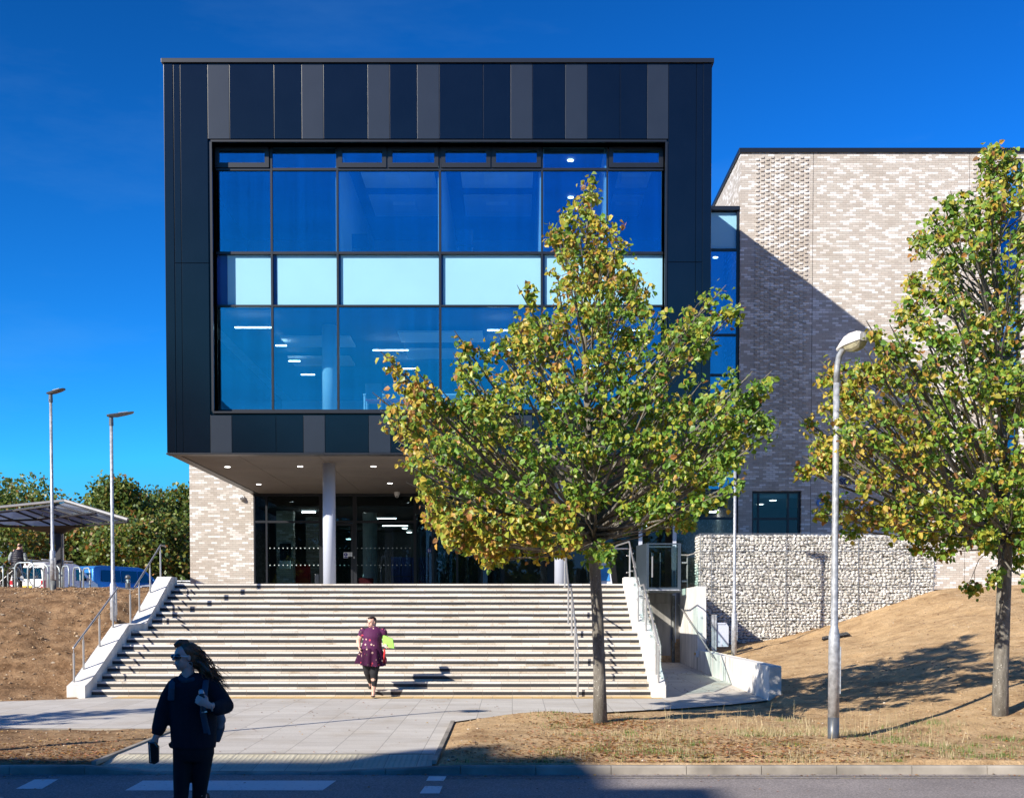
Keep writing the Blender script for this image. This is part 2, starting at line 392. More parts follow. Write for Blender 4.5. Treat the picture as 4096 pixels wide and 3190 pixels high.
def earth_mat():
    m, n, b = newmat('dry_sandy_earth'); g = geo(n)
    big = noise_n(n, g, 0.35, 5, 0.6); med = noise_n(n, g, 2.6, 8, 0.7); fine = noise_n(n, g, 22, 6, 0.75)
    px = sepxyz(n, g)
    # the left bank and the near left patch are darker damp loam than the right bank
    side = ramp(n, math_n(n, 'ADD', math_n(n, 'MULTIPLY', px[0], 0.08), math_n(n, 'ADD', math_n(n, 'MULTIPLY', big, 0.35), 0.45)), [(0.0, (0, 0, 0)), (0.45, (1, 1, 1))])
    sand = ramp(n, med, [(0.25, (0.40, 0.255, 0.13)), (0.5, (0.56, 0.385, 0.21)), (0.75, (0.68, 0.49, 0.29))])
    loam = ramp(n, med, [(0.3, (0.11, 0.062, 0.032)), (0.50, (0.30, 0.185, 0.10)), (0.72, (0.47, 0.31, 0.175))])
    col = mixc(n, side, loam, sand)
    col = mixc(n, 0.8, col, ramp(n, fine, [(0.32, (0.55, 0.5, 0.47)), (0.5, (1, 1, 1)), (0.72, (1.25, 1.25, 1.25))]), 'MULTIPLY')
    # turf litter next to the kerb on the right verge
    patch = noise_n(n, g, 1.1, 6, 0.75)
    col = mixc(n, 0.85, col, ramp(n, patch, [(0.36, (0.62, 0.56, 0.52)), (0.5, (1, 1, 1)), (0.68, (1.12, 1.10, 1.06))]), 'MULTIPLY')
    L(n, col, b.inputs['Base Color']); b.inputs['Roughness'].default_value = 0.97; b.inputs['Specular IOR Level'].default_value = 0.1
    h = math_n(n, 'ADD', math_n(n, 'MULTIPLY', fine, 0.5), med)
    bump(n, b, h, 0.9, 0.07); return m
EARTH = earth_mat()
def asphalt_mat():
    m, n, b = newmat('asphalt'); g = geo(n); p = sepxyz(n, g)
    fine = noise_n(n, g, 160, 3, 0.8); agg = noise_n(n, g, 45, 4, 0.7); big = noise_n(n, g, 0.8, 5)
    col = ramp(n, agg, [(0.3, (0.12, 0.105, 0.105)), (0.5, (0.25, 0.22, 0.21)), (0.72, (0.46, 0.41, 0.38))])
    col = mixc(n, 0.8, col, ramp(n, big, [(0.3, (0.8, 0.8, 0.8)), (0.7, (1.2, 1.2, 1.2))]), 'MULTIPLY')
    L(n, col, b.inputs['Base Color']); b.inputs['Roughness'].default_value = 0.9
    bump(n, b, agg, 0.6, 0.006); return m
ASPH = asphalt_mat()
KERBM = M('kerb_concrete', (0.30, 0.27, 0.225), 0.9, 0.0, 0.26, 1.7, bmp=(50, 0.35, 0.004))
def paint_mat(name, col, wear):
    m, n, b = newmat(name); g = geo(n)
    w = noise_n(n, g, 18, 6, 0.75)
    c = ramp(n, w, [(wear, (0.16, 0.145, 0.14)), (min(1, wear+0.06), col)])
    L(n, c, b.inputs['Base Color']); b.inputs['Roughness'].default_value = 0.8; bump(n, b, w, 0.2, 0.003); return m
WPAINT = paint_mat('white_road_paint', (0.72, 0.72, 0.70), 0.34)
YPAINT = paint_mat('worn_yellow_paint', (0.42, 0.36, 0.22), 0.50)

# ------------------------------------------------------------------ terrain
def ss(t): t = max(0.0, min(1.0, t)); return t*t*(3-2*t)
def lerp(a, b, t): return a+(b-a)*max(0.0, min(1.0, t))
def pave_z(x, y):
    z = lerp(-0.20, 0.0, (y-15.0)/10.0)
    if y > 25 and x > 2.9: z += lerp(0, 0.28, (y-25.0)/10.0)
    return z
HR, TR = 0.145, 0.33
def step_y(i): return 25+TR*i if i <= 8 else 25+TR*8+1.3+TR*(i-9)
def nose_z(y):
    if y <= 25: return 0.0+max(0, 0)
    if y < 27.64: return (y-25)/TR*HR+HR
    if y < 28.94: return 9*HR
    return min(17*HR, 9*HR+(y-28.94)/TR*HR+HR)
LAND = 17*HR
ZG = [(4.7, .64), (5.5, .73), (7.65, .98), (9.2, 1.38), (12.2, 2.38), (16, 2.62), (60, 2.75)]
def interp(tab, x):
    if x <= tab[0][0]: return tab[0][1]
    for (a, b), (c, d) in zip(tab, tab[1:]):
        if x <= c: return b+(d-b)*(x-a)/(c-a)
    return tab[-1][1]
def wallprof(y):   # top of the left flank wall
    return max(0.26, nose_z(y)+0.16)
def terr(x, y):
    if y < 14.96 and y > 7.4: return -0.36
    if y <= 7.4: return -0.20
    if -5.16 < x < -0.98 and 14.96 <= y < 16.05: return -0.32+(y-14.96)/1.1*0.09
    z = pave_z(0, y)-0.03
    if y > 44: return LAND-0.06
    if x < -8.62:
        y0 = 22.2+1.9*ss((x+13)/4.2)
        t = (y-y0)/(31.8-y0)
        h = 2.40*ss(t)**0.85 if t > 0 else 0.0
        zz = z+0.03+h-0.15*ss((y-y0+2)/1.0)*(1-ss((y-y0)/0.5)) if False else z+h
        if y > 19 and t > 0:
            n1 = noise.noise((x*0.7, y*0.7, 2.0)); n2 = noise.noise((x*2.4, y*2.4, 5.0))
            zz += (0.12*n1+0.08*n2+0.035*noise.noise((x*6, y*6, 1.0)))*min(1, t*4)*(1 if y < 31 else max(0, 1-(y-31)/1.5))
        if x > -11.5 and 24 < y < 31.4:
            zz = min(zz, wallprof(y)-0.10+max(0, -8.95-x)*0.75)
        elif x > -11.5 and y <= 24.6 and t > 0: zz = min(zz, z+0.10+max(0, -9.2-x)*0.5)
        if y > 31.8: zz = min(2.42, zz)
        if x < -5 and y <= 19: pass
        return zz
    if x > 5.12 and y > 21.0:
        zg = interp(ZG, x)
        if y <= 36.2:
            z21 = interp([(5.1, -0.04), (5.6, 0.0), (6.6, 0.16), (8.4, 0.40), (12.0, 0.55), (60, 0.6)], x)
            t = max(0, (y-21.0)/14.8)
            zz = z21+(zg-z21)*t**0.95
            zz += (0.07*noise.noise((x*0.6, y*0.6, 7.0))+0.035*noise.noise((x*2.1, y*2.1, 3.0))+0.012*noise.noise((x*7, y*7, 1.0)))*min(1, t*5)*(1 if y < 35 else 0.3)
            if x < 5.7 and y < 25: zz = min(zz, z+0.05+(y-21.5)*0.02+(x-5.0)*0.4)
            return zz
        return lerp(max(zg, LAND-0.05) if x > 12.2 else LAND-0.05, max(zg, LAND-0.05), (y-36.2)/4)
    if y > 36.9: return LAND-0.05
    if -8.62 <= x <= 2.95 and y > 31.8: return LAND-0.05
    if y > 31.8 and x < -8.6: return 2.42
    # verge east of the path with its low mound, and the near left patch
    if -0.97 < x <= 4.9 and 15.0 < y < 21.6:
        e = ss((x+0.95)/0.4)
        lim = 20.05+0.9*ss((x+0.9)/1.2)+0.5*ss((x-2)/3)
        if y < lim+0.6:
            k = ss((lim+0.15-y)/0.55)*e
            z += 0.03+k*(0.05+0.10*math.exp(-((x-0.6)/1.1)**2-((y-20.0)/0.8)**2)+0.05*noise.noise((x*0.9, y*0.9, 3.0))+0.02*noise.noise((x*4, y*4, 1.0)))
            if y < 15.3: z = min(z, -0.2+0.02)
            return z if k > 0.02 or e < 0.05 else z-0.03
    elif x > 4.98 and y >= 15: z += 0.05
    if x > 4.9 and 15.0 < y <= 21.0:
        z21 = interp([(4.9, -0.04), (5.6, 0.0), (6.6, 0.16), (8.4, 0.40), (12.0, 0.55), (60, 0.6)], x)
        z = pave_z(0, y)+0.05+0.03*noise.noise((x*0.9, y*0.9, 3.0))
        q = ss((y-17.0)/1.2)*min(1.0, (y-17.0)/4.0) if y > 17 else 0.0
        z = z+(z21-z)*q*ss((x-4.9)/0.8)+0.02*noise.noise((x*2.5, y*2.5, 8.0))*q
    if x < -5.12 and 15.0 < y < 19.0:
        k = ss((-5.15-x)/0.3)*ss((19.0-y)/0.25)
        z += 0.045*k+0.03*k*noise.noise((x*1.5, y*1.5, 9.0))+0.012*noise.noise((x*6, y*6, 1.0))*k
    return z
def axis(segs):
    out = []
    for a, b, d in segs:
        n = max(1, int(round((b-a)/d)))
        out += [a+(b-a)*i/n for i in range(n)]
    out.append(segs[-1][1]); return out
xs = axis([(-1500, -200, 130), (-200, -50, 10), (-50, -24, 1.5), (-24, -13, 0.25), (-13, -8.62, 0.11), (-8.62, -4.9, 0.16), (-4.9, -1.0, 0.5), (-1.0, 5.18, 0.11), (5.18, 12.0, 0.13), (12.0, 20, 0.2), (20, 50, 1.5), (50, 200, 10), (200, 1500, 130)])
ys = axis([(-1200, -150, 120), (-150, -20, 10), (-20, 7.4, 3), (7.4, 7.5, 0.1), (7.5, 14.95, 1.5), (14.95, 15.04, 0.09), (15.04, 31.9, 0.12), (31.9, 38, 0.2), (38, 46, 0.5), (46, 130, 6), (130, 400, 30), (400, 2500, 200)])
gm = bmesh.new(); grid = [[gm.verts.new((x, y, terr(x, y))) for x in xs] for y in ys]
for j in range(len(ys)-1):
    for i in range(len(xs)-1):
        gm.faces.new([grid[j][i], grid[j][i+1], grid[j+1][i+1], grid[j+1][i]])
obj('ground', gm, EARTH, kind='structure', smooth=True)

def sheet(poly, zf, thick=0.0, ystep=None):
    m = MB(); m.face([(x, y, zf(x, y)) for x, y in poly]); return m
# paving sheets (split where the fall of the ground changes)
m = MB()
def pq(pts): m.face([(x, y, pave_z(0.0, y)+0.004) for x, y in pts])
pq([(-5.15, 16.0), (-1.0, 16.0), (-1.0, 20.0), (-0.6, 20.6), (0.4, 21.2), (1.6, 21.7), (3.0, 22.4), (4.2, 23.3), (5.1, 24.2), (5.1, 25.0), (-8.6, 25.0), (-8.6, 24.5), (-12, 22.9), (-22, 22.2), (-22, 19.0), (-5.15, 19.0)])
m.face([(2.8, 25.0, 0.004), (5.1, 25.0, 0.004), (5.1, 37.2, pave_z(5, 37.2)+0.004), (2.8, 37.2, pave_z(5, 37.2)+0.004)])
obj('pavement', m, PAVE, kind='structure')
m = MB(); m.box(-8.85, 3.08, 31.58, 45.6, LAND-0.12, LAND-0.004); m.box(3.08, 30, 36.95, 45.6, LAND-0.12, LAND-0.006)
obj('landing_pavement', m, PAVE, kind='structure')
m = MB(); m.face([(-8.0, 24.5, pave_z(0, 24.5)+0.008), (3.0, 24.5, pave_z(0, 24.5)+0.008), (3.0, 25.02, 0.008), (-8.0, 25.02, 0.008)])
obj('hazard_warning_pavement', m, YELL, kind='structure')
m = MB()
m.face([(-5.15, 15.04, -0.272), (-1.0, 15.04, -0.272), (-1.0, 16.0, pave_z(0, 16.0)+0.008), (-5.15, 16.0, pave_z(0, 16.0)+0.008)])
yy = 15.2
while yy < 15.97:
    xx = -5.1
    while xx < -1.03:
        z = -0.272+(yy-15.04)/0.96*(pave_z(0, 16.0)+0.008+0.272)
        a = [m.bm.verts.new((xx+0.0125*math.cos(k*math.pi/3), yy+0.0125*math.sin(k*math.pi/3), z+0.006)) for k in range(6)]
        b = [m.bm.verts.new((xx+0.018*math.cos(k*math.pi/3), yy+0.018*math.sin(k*math.pi/3), z)) for k in range(6)]
        m.bm.faces.new(a)
        for k in range(6): m.bm.faces.new([b[k], b[(k+1) % 6], a[(k+1) % 6], a[k]])
        xx += 0.067
    yy += 0.067
obj('tactile_pavement', m, TACT, kind='structure')
m = MB(); m.box(-5.0, -1.02, 16.0, 16.035, pave_z(0, 16)-0.02, pave_z(0, 16)+0.012)
obj('drainage_channel', m, BLACKIN, kind='structure')
# edging strips beside the path
m = MB()
m.prism([(-1.0, 15.3, -0.22), (-0.94, 15.3, -0.22), (-0.94, 15.3, -0.17), (-1.0, 15.3, -0.17)], (0, 4.8, 0.096))
m.prism([(-5.21, 15.2, -0.22), (-5.15, 15.2, -0.22), (-5.15, 15.2, -0.17), (-5.21, 15.2, -0.17)], (0, 3.8, 0.076))
m.box(-22, -5.15, 18.97, 19.02, -0.2, -0.105)
obj('path_edging', m, KERBM, kind='structure')
# kerb of separate stones, dropped at the crossing
def kerb_top(x):
    if x < -5.2: return -0.195
    if x < -4.3: return lerp(-0.195, -0.275, (x+5.2)/0.9)
    if x < -2.0: return -0.275
    if x < -1.1: return lerp(-0.275, -0.195, (x+2.0)/0.9)
    return -0.195
m = MB(); x = -5.2-0.915*60
while x < 40:
    a, b = x+0.004, x+0.911
    za, zb = kerb_top(a), kerb_top(b); j = rnd.uniform(-0.003, 0.003)
    m.prism([(a, 14.92+j, -0.37), (a, 14.905+j, za-0.012), (a, 14.92+j, za), (a, 15.05, za), (a, 15.05, -0.37)], (0.0, 0, 0)) if False else None
    va = [(a, 14.915+j, -0.37), (a, 14.92+j, za-0.02), (a, 14.935+j, za), (a, 15.05, za), (a, 15.05, -0.37)]
    vb = [(b, y_, zb+(z_-za) if z_ > -0.36 else z_) for _, y_, z_ in va]
    A = [m.bm.verts.new(p) for p in va]; B = [m.bm.verts.new(p) for p in vb]
    m.bm.faces.new(A); m.bm.faces.new(list(reversed(B)))
    for i in range(5): m.bm.faces.new([A[i], B[i], B[(i+1) % 5], A[(i+1) % 5]])
    x += 0.915
obj('kerb', m, KERBM, kind='structure')
def roadz(y): return -0.30-0.004*(14.9-y)
m = MB(); m.face([(-120, 7.5, roadz(11)), (120, 7.5, roadz(11)), (120, 11, roadz(11)), (-120, 11, roadz(11))])
m.face([(-120, 11, roadz(11)), (120, 11, roadz(11)), (120, 14.93, roadz(14.93)), (-120, 14.93, roadz(14.93))])
obj('road', m, ASPH, kind='structure')
def G(u, v, z=-0.30):
    """where the sight line through a photo pixel meets the road"""
    D = FPX*(EYE-z)/(v-VHP)
    for _ in range(6):
        p = P(u, v, D); D *= (EYE-z)/(EYE-p.z)
    return P(u, v, D)
def marking(name, quads, mat):
    m = MB()
    for q in quads:
        m.face([(*G(u, v).xy, roadz(G(u, v).y)+0.004) for u, v in q])
    return obj(name, m, mat, kind='structure')
marking('crossing_bar_marking', [[(62, 3152), (168, 3152), (233, 3115), (140, 3115)]], WPAINT)
marking('stop_bar_marking', [[(500, 3158), (1290, 3158), (1345, 3120), (572, 3120)]], WPAINT)
marking('give_way_marking', [[(1704, 3121), (1775, 3121), (1786, 3103), (1716, 3103)], [(1678, 3170), (1758, 3170), (1770, 3141), (1700, 3141)]], WPAINT)
marking('left_bay_marking', [[(-60, 3200), (18, 3184), (-20, 3184), (-90, 3200)]], WPAINT)
m = MB()
for yy in (14.52, 14.72):
    m.face([(-0.9, yy, roadz(yy)+0.004), (30, yy, roadz(yy)+0.004), (30, yy+0.045, roadz(yy)+0.004), (-0.9, yy+0.045, roadz(yy)+0.004)])
    m.face([(-30, yy, roadz(yy)+0.004), (-5.6, yy, roadz(yy)+0.004), (-5.6, yy+0.045, roadz(yy)+0.004), (-30, yy+0.045, roadz(yy)+0.004)])
obj('double_line_marking', m, YPAINT, kind='structure')

# ------------------------------------------------------------------ staircase
XL, XR = -8.55, 2.82
st = thing('outdoor_staircase', 'wide flight of pale stone steps with dark edge strips climbing to the glazed entrance', 'staircase', (-2.9, 25, 0))
for i in range(17):
    y0 = step_y(i); y1 = step_y(i+1)+0.02 if i < 16 else 31.6
    z0, z1 = i*HR-(0.3 if i == 0 else 0.02), (i+1)*HR-0.0015
    m = MB(); m.box(XL, XR, y0, y1, z0, z1, bev=0.004)
    s = obj('step', m, STONE, st)
    m = MB(); m.box(XL+0.001, XR-0.001, y0-0.003, y0+0.02, z1-0.107, z1-0.042)
    obj('contrast_strip', m, STONED, s)
def flank(x0, x1, yfront, extra, name, label):
    prof = [(yfront, -0.3), (yfront, 0.25), (25.0, 0.30)]
    def wt(y): return nose_z(y)
    prof = [(yfront, -0.3), (yfront, 0.24), (24.98, 0.33), (27.50, 9*HR+extra-0.02), (28.80, 9*HR+extra+0.0), (31.0, LAND+extra), (31.5, LAND+extra), (31.5, -0.3)]
    m = MB(); m.prism([(x0, y, z) for y, z in prof], (x1-x0, 0, 0), bev=0.012)
    return obj(name, m, CONC, st, label=label)
flank(-8.92, -8.55, 24.62, 0.17, 'flank_wall', 'pale concrete flank wall with sloping top on the left of the steps')
flank(2.82, 3.10, 24.72, 0.16, 'flank_wall', 'bright concrete flank wall between the steps and the lift recess')

def railing(x, zoff, name, label, posts, r=0.021, glassp=False, hx=None, extra_pts=None):
    t = thing(name, label, 'handrail', (x, 25, 0))
    path = [(24.86, 0+zoff-0.02), (27.72, 9*HR+zoff-0.06), (28.86, 9*HR+zoff-0.06), (31.15, LAND+zoff-0.06)]
    pts = [(x, 24.86, path[0][1]-0.03), (x, 24.90, path[0][1]), (x, 27.72, path[1][1]), (x, 28.86, path[2][1]), (x, 31.15, path[3][1])]
    if extra_pts: pts += extra_pts
    else: pts += [(x, 31.5, LAND+zoff-0.06), (x, 31.56, LAND+zoff-0.09)]
    m = MB(); m.tube(pts, r, 12); obj('rail', m, STEEL, t, smooth=True)
    def rz(y):
        for (a, b), (c, d) in zip(path, path[1:]):
            if y <= c: return b+(d-b)*(y-a)/(c-a)
        return path[-1][1]
    for y, zb in posts:
        top = rz(y)
        m = MB(); m.tube([(x, y, zb), (x, y, top-0.13)], 0.022, 12); m.tube([(x, y, top-0.13), (x, y, top-0.01)], 0.010, 8)
        m.tube([(x, y, zb), (x, y, zb+0.012)], 0.045, 12)
        obj('post', m, STEEL, t, smooth=False)
    if glassp:
        for ya, yb in ((25.0, 25.85), (25.9, 26.75), (26.8, 27.6), (27.75, 28.85), (28.95, 29.65), (29.7, 30.4), (30.45, 31.15), (31.3, 32.3)):
            m = MB(); zb0 = nose_z(ya)+0.12 if ya > 25.1 else 0.3
            za, zb_ = rz(ya)-0.1, rz(yb)-0.1
            base_a = za-0.80; base_b = zb_-0.80
            m.prism([(x+0.06, ya, base_a), (x+0.06, yb, base_b), (x+0.06, yb, zb_), (x+0.06, ya, za)], (0.012, 0, 0))
            obj('glass_panel', m, RAILGL, t)
            for yy, zz in ((ya+0.02, za-0.18), (ya+0.02, za-0.62), (yb-0.02, zb_-0.18), (yb-0.02, zb_-0.62)):
                m = MB(); m.ball((x+0.045, yy, zz), 0.022, 1); obj('glass_clamp', m, STEEL, t, smooth=True)
    return t
railing(-8.86, 1.03, 'stair_handrail', 'steel handrail along the left flank wall of the steps, beside the earth bank',
        [(24.88, -0.05), (25.45, 0.50), (26.45, 0.9), (27.35, 1.3), (28.6, 1.45), (29.3, 1.65), (30.2, 2.1), (31.1, 2.6)])
railing(1.33, 1.03, 'stair_handrail', 'freestanding steel handrail dividing the right part of the steps',
        [(24.88, 0.0), (26.0, 0.5), (27.4, 9*HR-0.1), (29.1, 9*HR), (31.1, LAND-0.1)])
railing(2.96, 1.10, 'stair_handrail', 'steel handrail with glass panels on the bright flank wall beside the lift recess',
        [(24.86, 0.0), (25.25, 0.4), (27.2, 1.2), (28.9, 1.45), (31.0, 2.6)], glassp=True,
        extra_pts=[(2.96, 31.25, LAND+1.06), (2.78, 32.6, LAND+1.05), (2.78, 34.2, LAND+1.05), (3.2, 34.2, LAND+1.05)])
# ------------------------------------------------------------------ black clad building
YF, YG, YR = 34.0, 44.8, 34.42      # front of the cladding, ground floor glazing, recessed glazing
SOF = Z(1817, YF); TOP = Z(236, YF)
xL = (X(653, 260, YF)+X(669, 1800, YF))/2; xRt = (X(2849.5, 260, YF)+X(2838, 1800, YF))/2
def gx(u): return X(u, 400, YF)
seams = [720, 830, 917, 1095, 1206, 1293, 1470, 1558, 1668, 1757, 1932, 2042, 2129.5, 2261, 2349, 2480, 2589, 2674, 2785.6, 2812.6]
greys = {830, 1206, 1470, 1668, 2042, 2261, 2589}
bb = thing('clad_building', 'large black clad building with a wide blue window wall overhanging the glazed entrance', 'building', ((xL+xRt)/2, YF, LAND))
zt0, zt1 = Z(556, YF), Z(254, YF); zb0, zb1 = Z(1810, YF), Z(1660, YF)
opL, opR = gx(846), X(2662, 400, YF); opB, opT = Z(1645, YF), Z(568, YF)
sx = [gx(s) for s in seams]
def panel(x0, x1, z0, z1, mat, lab=None, y=YF):
    m = MB(); m.box(x0+0.006, x1-0.006, y, y+0.06, z0+0.006, z1-0.006, bev=0.004); return obj('cladding_panel', m, mat, bb, label=lab)
for i in range(1, len(seams)-3):
    g = seams[i] in greys
    for za, zb in ((zt0, zt1), (zb0, zb1)):
        panel(sx[i], sx[i+1], za, zb, GREYP if g else DARK, 'lighter grey cladding panel' if g else None)
seamL, seamR = Z(1052, YF), Z(1048, YF)
xc0 = gx(693)
for x0, x1, zs in ((xc0, sx[0], seamL), (sx[0], sx[1], seamL), (sx[-3], sx[-2], seamR), (sx[-2], sx[-1], seamR)):
    panel(x0, x1, zs, zt1, DARK); panel(x0, x1, zb0, zs, DARK)
# rounded corner trims, continuous from soffit to coping
for a, b in ((xL, xc0), (sx[-1], xRt)):
    m = MB(); m.box(a, b-0.006 if a == xL else b, YF-0.01, YF+0.07, zb0+0.005, zt1-0.005, bev=0.01)
    obj('corner_trim', m, DARK, bb)
m = MB(); m.box(xL-0.05, xRt+0.05, YF-0.06, YF+0.5, zt1+0.004, TOP, bev=0.008); obj('coping', m, FRAME, bb)
m = MB(); m.box(xL-0.02, xRt+0.02, YF-0.03, YF+0.35, SOF, zb0-0.004, bev=0.006); obj('fascia_trim', m, FRAME, bb)
# body behind the panels
YB = 62.0
m = MB()
m.wall(xL+0.02, xRt-0.02, SOF+0.02, TOP-0.05, YF+0.065, YF+0.40, [(opL, opR, opB, opT)])
m.box(xL+0.005, xL+0.35, YF+0.41, YB, SOF+0.03, TOP-0.03); m.box(xRt-0.35, xRt-0.005, YF+0.41, YB, SOF+0.03, TOP-0.03)
m.box(xL+0.36, xRt-0.36, YF+0.41, YB, TOP-0.5, TOP-0.12); m.box(xL+0.36, xRt-0.36, YB-0.3, YB, LAND, TOP-0.6)
obj('outer_shell', m, DARK, bb)
# window reveal lining
m = MB(); rv = 0.05
m.box(opL-0.03, opR+0.03, YF-0.025, YR+0.02, opT, opT+0.05); m.box(opL-0.03, opR+0.03, YF-0.045, YR+0.02, opB-0.05, opB)
m.box(opL-0.06, opL, YF-0.025, YR+0.02, opB+0.003, opT-0.003); m.box(opR, opR+0.06, YF-0.025, YR+0.02, opB+0.003, opT-0.003)
obj('window_reveal', m, FRAME, bb)
# curtain wall
cw = thing('cw_dummy', 'x', 'x') if False else None
zr = lambda v: Z(v, YR); xr = lambda u: X(u, 1000, YR)
frame = MB()
vm = [(846, 864), (1084, 1092), (1347, 1355), (1756, 1765), (2164, 2172), (2425, 2431), (2652, 2664)]
vm = [(xr(a), xr(b)) for a, b in vm]; vm[0] = (opL, vm[0][1]); vm[-1] = (vm[-1][0], opR)
hz = [(zr(592), opT), (zr(684), zr(674)), (zr(1018), zr(1008)), (zr(1228), zr(1220)), (opB, zr(1638))]
for a, b in vm: frame.box(a, b, YR-0.05, YR+0.10, opB+0.004, opT-0.004)
for a, b in hz: frame.box(opL+0.004, opR-0.004, YR-0.045, YR+0.095, a+(0.003 if a == opB else 0), b-(0.003 if b == opT else 0))
winf = obj('window_wall_frame', frame, FRAME, bb)
rows = [(hz[1][1], hz[0][0], 'top'), (hz[2][1], hz[1][0], 'up'), (hz[3][1], hz[2][0], 'sp'), (hz[4][1], hz[3][0], 'low')]
openers = {0: [(863, 1080)], 2: [(1355, 1547), (1555, 1755)], 3: [(1766, 1962), (1968, 2163)], 5: [(2434, 2650)]}
for c in range(6):
    x0, x1 = vm[c][1], vm[c+1][0]
    for z0, z1, kind in rows:
        if kind == 'sp':
            xi = x0+(0.30 if c == 0 else 0.09 if c == 1 else 0.05)
            m = MB(); m.box(xi, x1-0.01, YR+0.06, YR+0.09, z0, z1); obj('spandrel_panel', m, SPANDREL, bb)
            m = MB(); m.box(x0, xi-0.003, YR+0.085, YR+0.095, z0, z1); obj('spandrel_return', m, INTBLUE, bb)
            m = MB(); m.box(x0-0.001, x1+0.001, YR, YR+0.012, z0-0.001, z1+0.001); obj('window_pane', m, SPGL if 'SPGL' in globals() else CLEARGL, bb)
            continue
        if kind == 'top' and c in openers:
            for a, b in openers[c]:
                xa, xb = max(x0, xr(a)), min(x1, xr(b))
                f = MB(); f.wall(xa, xb, z0+0.002, z1-0.002, YR-0.085, YR+0.02, [(xa+0.115, xb-0.115, z0+0.13, z1-0.10)])
                fo = obj('opening_sash', f, FRAME, bb)
                m = MB(); m.box(xa+0.11, xb-0.11, YR-0.03, YR-0.018, z0+0.125, z1-0.095); obj('pane', m, TINTGL, fo)
            if len(openers[c]) == 2:
                m = MB(); xm = xr(openers[c][0][1]); m.box(xm, xr(openers[c][1][0]), YR-0.05, YR+0.09, z0, z1); obj('sash_mullion', m, FRAME, bb)
            continue
        m = MB(); m.box(x0-0.001, x1+0.001, YR, YR+0.012, z0-0.001, z1+0.001); obj('window_pane', m, TINTGL, bb)
# floors, ceilings and partitions seen through the glass
IY = YF+0.42
FLOORP = M('pale_bounce_floor', (0.55, 0.55, 0.54), 0.5)  # floors coloured pale so sunlight bounces up to the ceilings
m = MB(); m.box(xL+0.36, xRt-0.36, IY, YB-0.35, SOF+0.20, opB-0.02); obj('first_floor_slab', m, FLOORP, bb)
m = MB(); m.box(xL+0.36, xRt-0.36, IY+0.14, YB-0.35, zr(1222), zr(1022)); obj('second_floor_slab', m, FLOORP, bb)
m = MB(); m.box(xL+0.36, xRt-0.36, IY+0.14, YB-0.35, zr(578), TOP-0.51); obj('top_ceiling', m, INTDARK, bb)
m = MB(); m.box(opL-0.5, opR+0.4, IY+0.15, YB-0.4, zr(1232), zr(1223)-0.004); obj('first_floor_ceiling', m, INTDARK, bb)
m = MB(); m.box(xL+0.37, xRt-0.37, 43.0, 43.15, zr(1020), zr(580)); obj('back_wall', m, INTWHITE, bb)
m = MB(); m.box(xL+0.37, xRt-0.37, 49.0, 49.15, opB-0.01, zr(1232)); obj('back_wall', m, INTWHITE, bb)
for u in (1350, 1760, 2168, 2428):
    m = MB(); x = xr(u); m.box(x-0.06, x+0.06, YR+0.13, 42.95, zr(1018), zr(582)); obj('partition_wall', m, INTWHITE, bb)
# ceiling rafts with a light box in each bay (upper floor) and hung strip lights (lower floor)
RAFT = M('pale_acoustic_raft', (0.66, 0.70, 0.72), 0.7, var=0.03)
zc = zr(580)-0.28
for (a, b) in ((1370, 1740), (1785, 2150), (2440, 2640)):
    for y0, y1 in ((35.3, 37.0), (37.7, 39.6)):
        m = MB(); xa, xb = xr(a), xr(b); m.box(xa+0.35, xb-0.1, y0, y1, zc, zc+0.05); r_ = obj('ceiling_raft', m, RAFT, bb)
        m = MB(); xm = (xa+xb)/2+0.1; m.box(xm-0.35, xm+0.35, y0+0.5, y0+1.1, zc-0.10, zc-0.004); obj('light_box', m, WHITEP, r_)
for (u0, u1, v, y_) in ((940, 1087, 1311, 38.0), (1103, 1146, 1383, 41), (1155, 1200, 1445, 44), (1205, 1259, 1499, 47), (1492, 1632, 1402, 40.5), (1535, 1663, 1475, 44), (1950, 2035, 1322, 38), (1953, 2040, 1400, 40.5), (2480, 2560, 1322, 38), (2490, 2570, 1400, 41), (2360, 2400, 1473, 44)):
    y = 8.28*4925/(2470-v); m = MB(); z = Z(v, y); xa, xb = X(u0, v, y), X(u1, v, y)
    m.box(xa, xb, y-0.04, y+0.04, z, z+0.022); so_ = obj('strip_light', m, STRIP, bb)
    m = MB(); m.tube([(xa+0.1, y, z+0.025), (xa+0.1, y, zr(1236))], 0.003, 5); obj('hanger', m, INTGREY, so_); m = MB(); m.tube([(xb-0.1, y, z+0.025), (xb-0.1, y, zr(1236))], 0.003, 5); obj('hanger', m, INTGREY, so_)
for x0, x1, y_, v in ((1590, 1930, 37.5, 1330), (1620, 1935, 39.5, 1400), (2000, 2350, 37.5, 1330), (1120, 1400, 39.5, 1350), (1150, 1400, 42, 1430)):
    y = 8.45*4925/(2470-v); m = MB(); z = Z(v, y); m.box(X(x0, v, y), X(x1, v, y), y, y+1.3, z, z+0.06); obj('ceiling_raft', m, RAFT, bb)
for u, v in ((2283, 793), (2265, 868), (2282, 690)):
    y = 35.5+(v-690)*0.03; m = MB(); m.tube([(X(u, v, y), y, zr(582)-0.02), (X(u, v, y), y, zr(582)-0.001)], 0.09, 16); obj('downlight', m, LIGHT, bb)
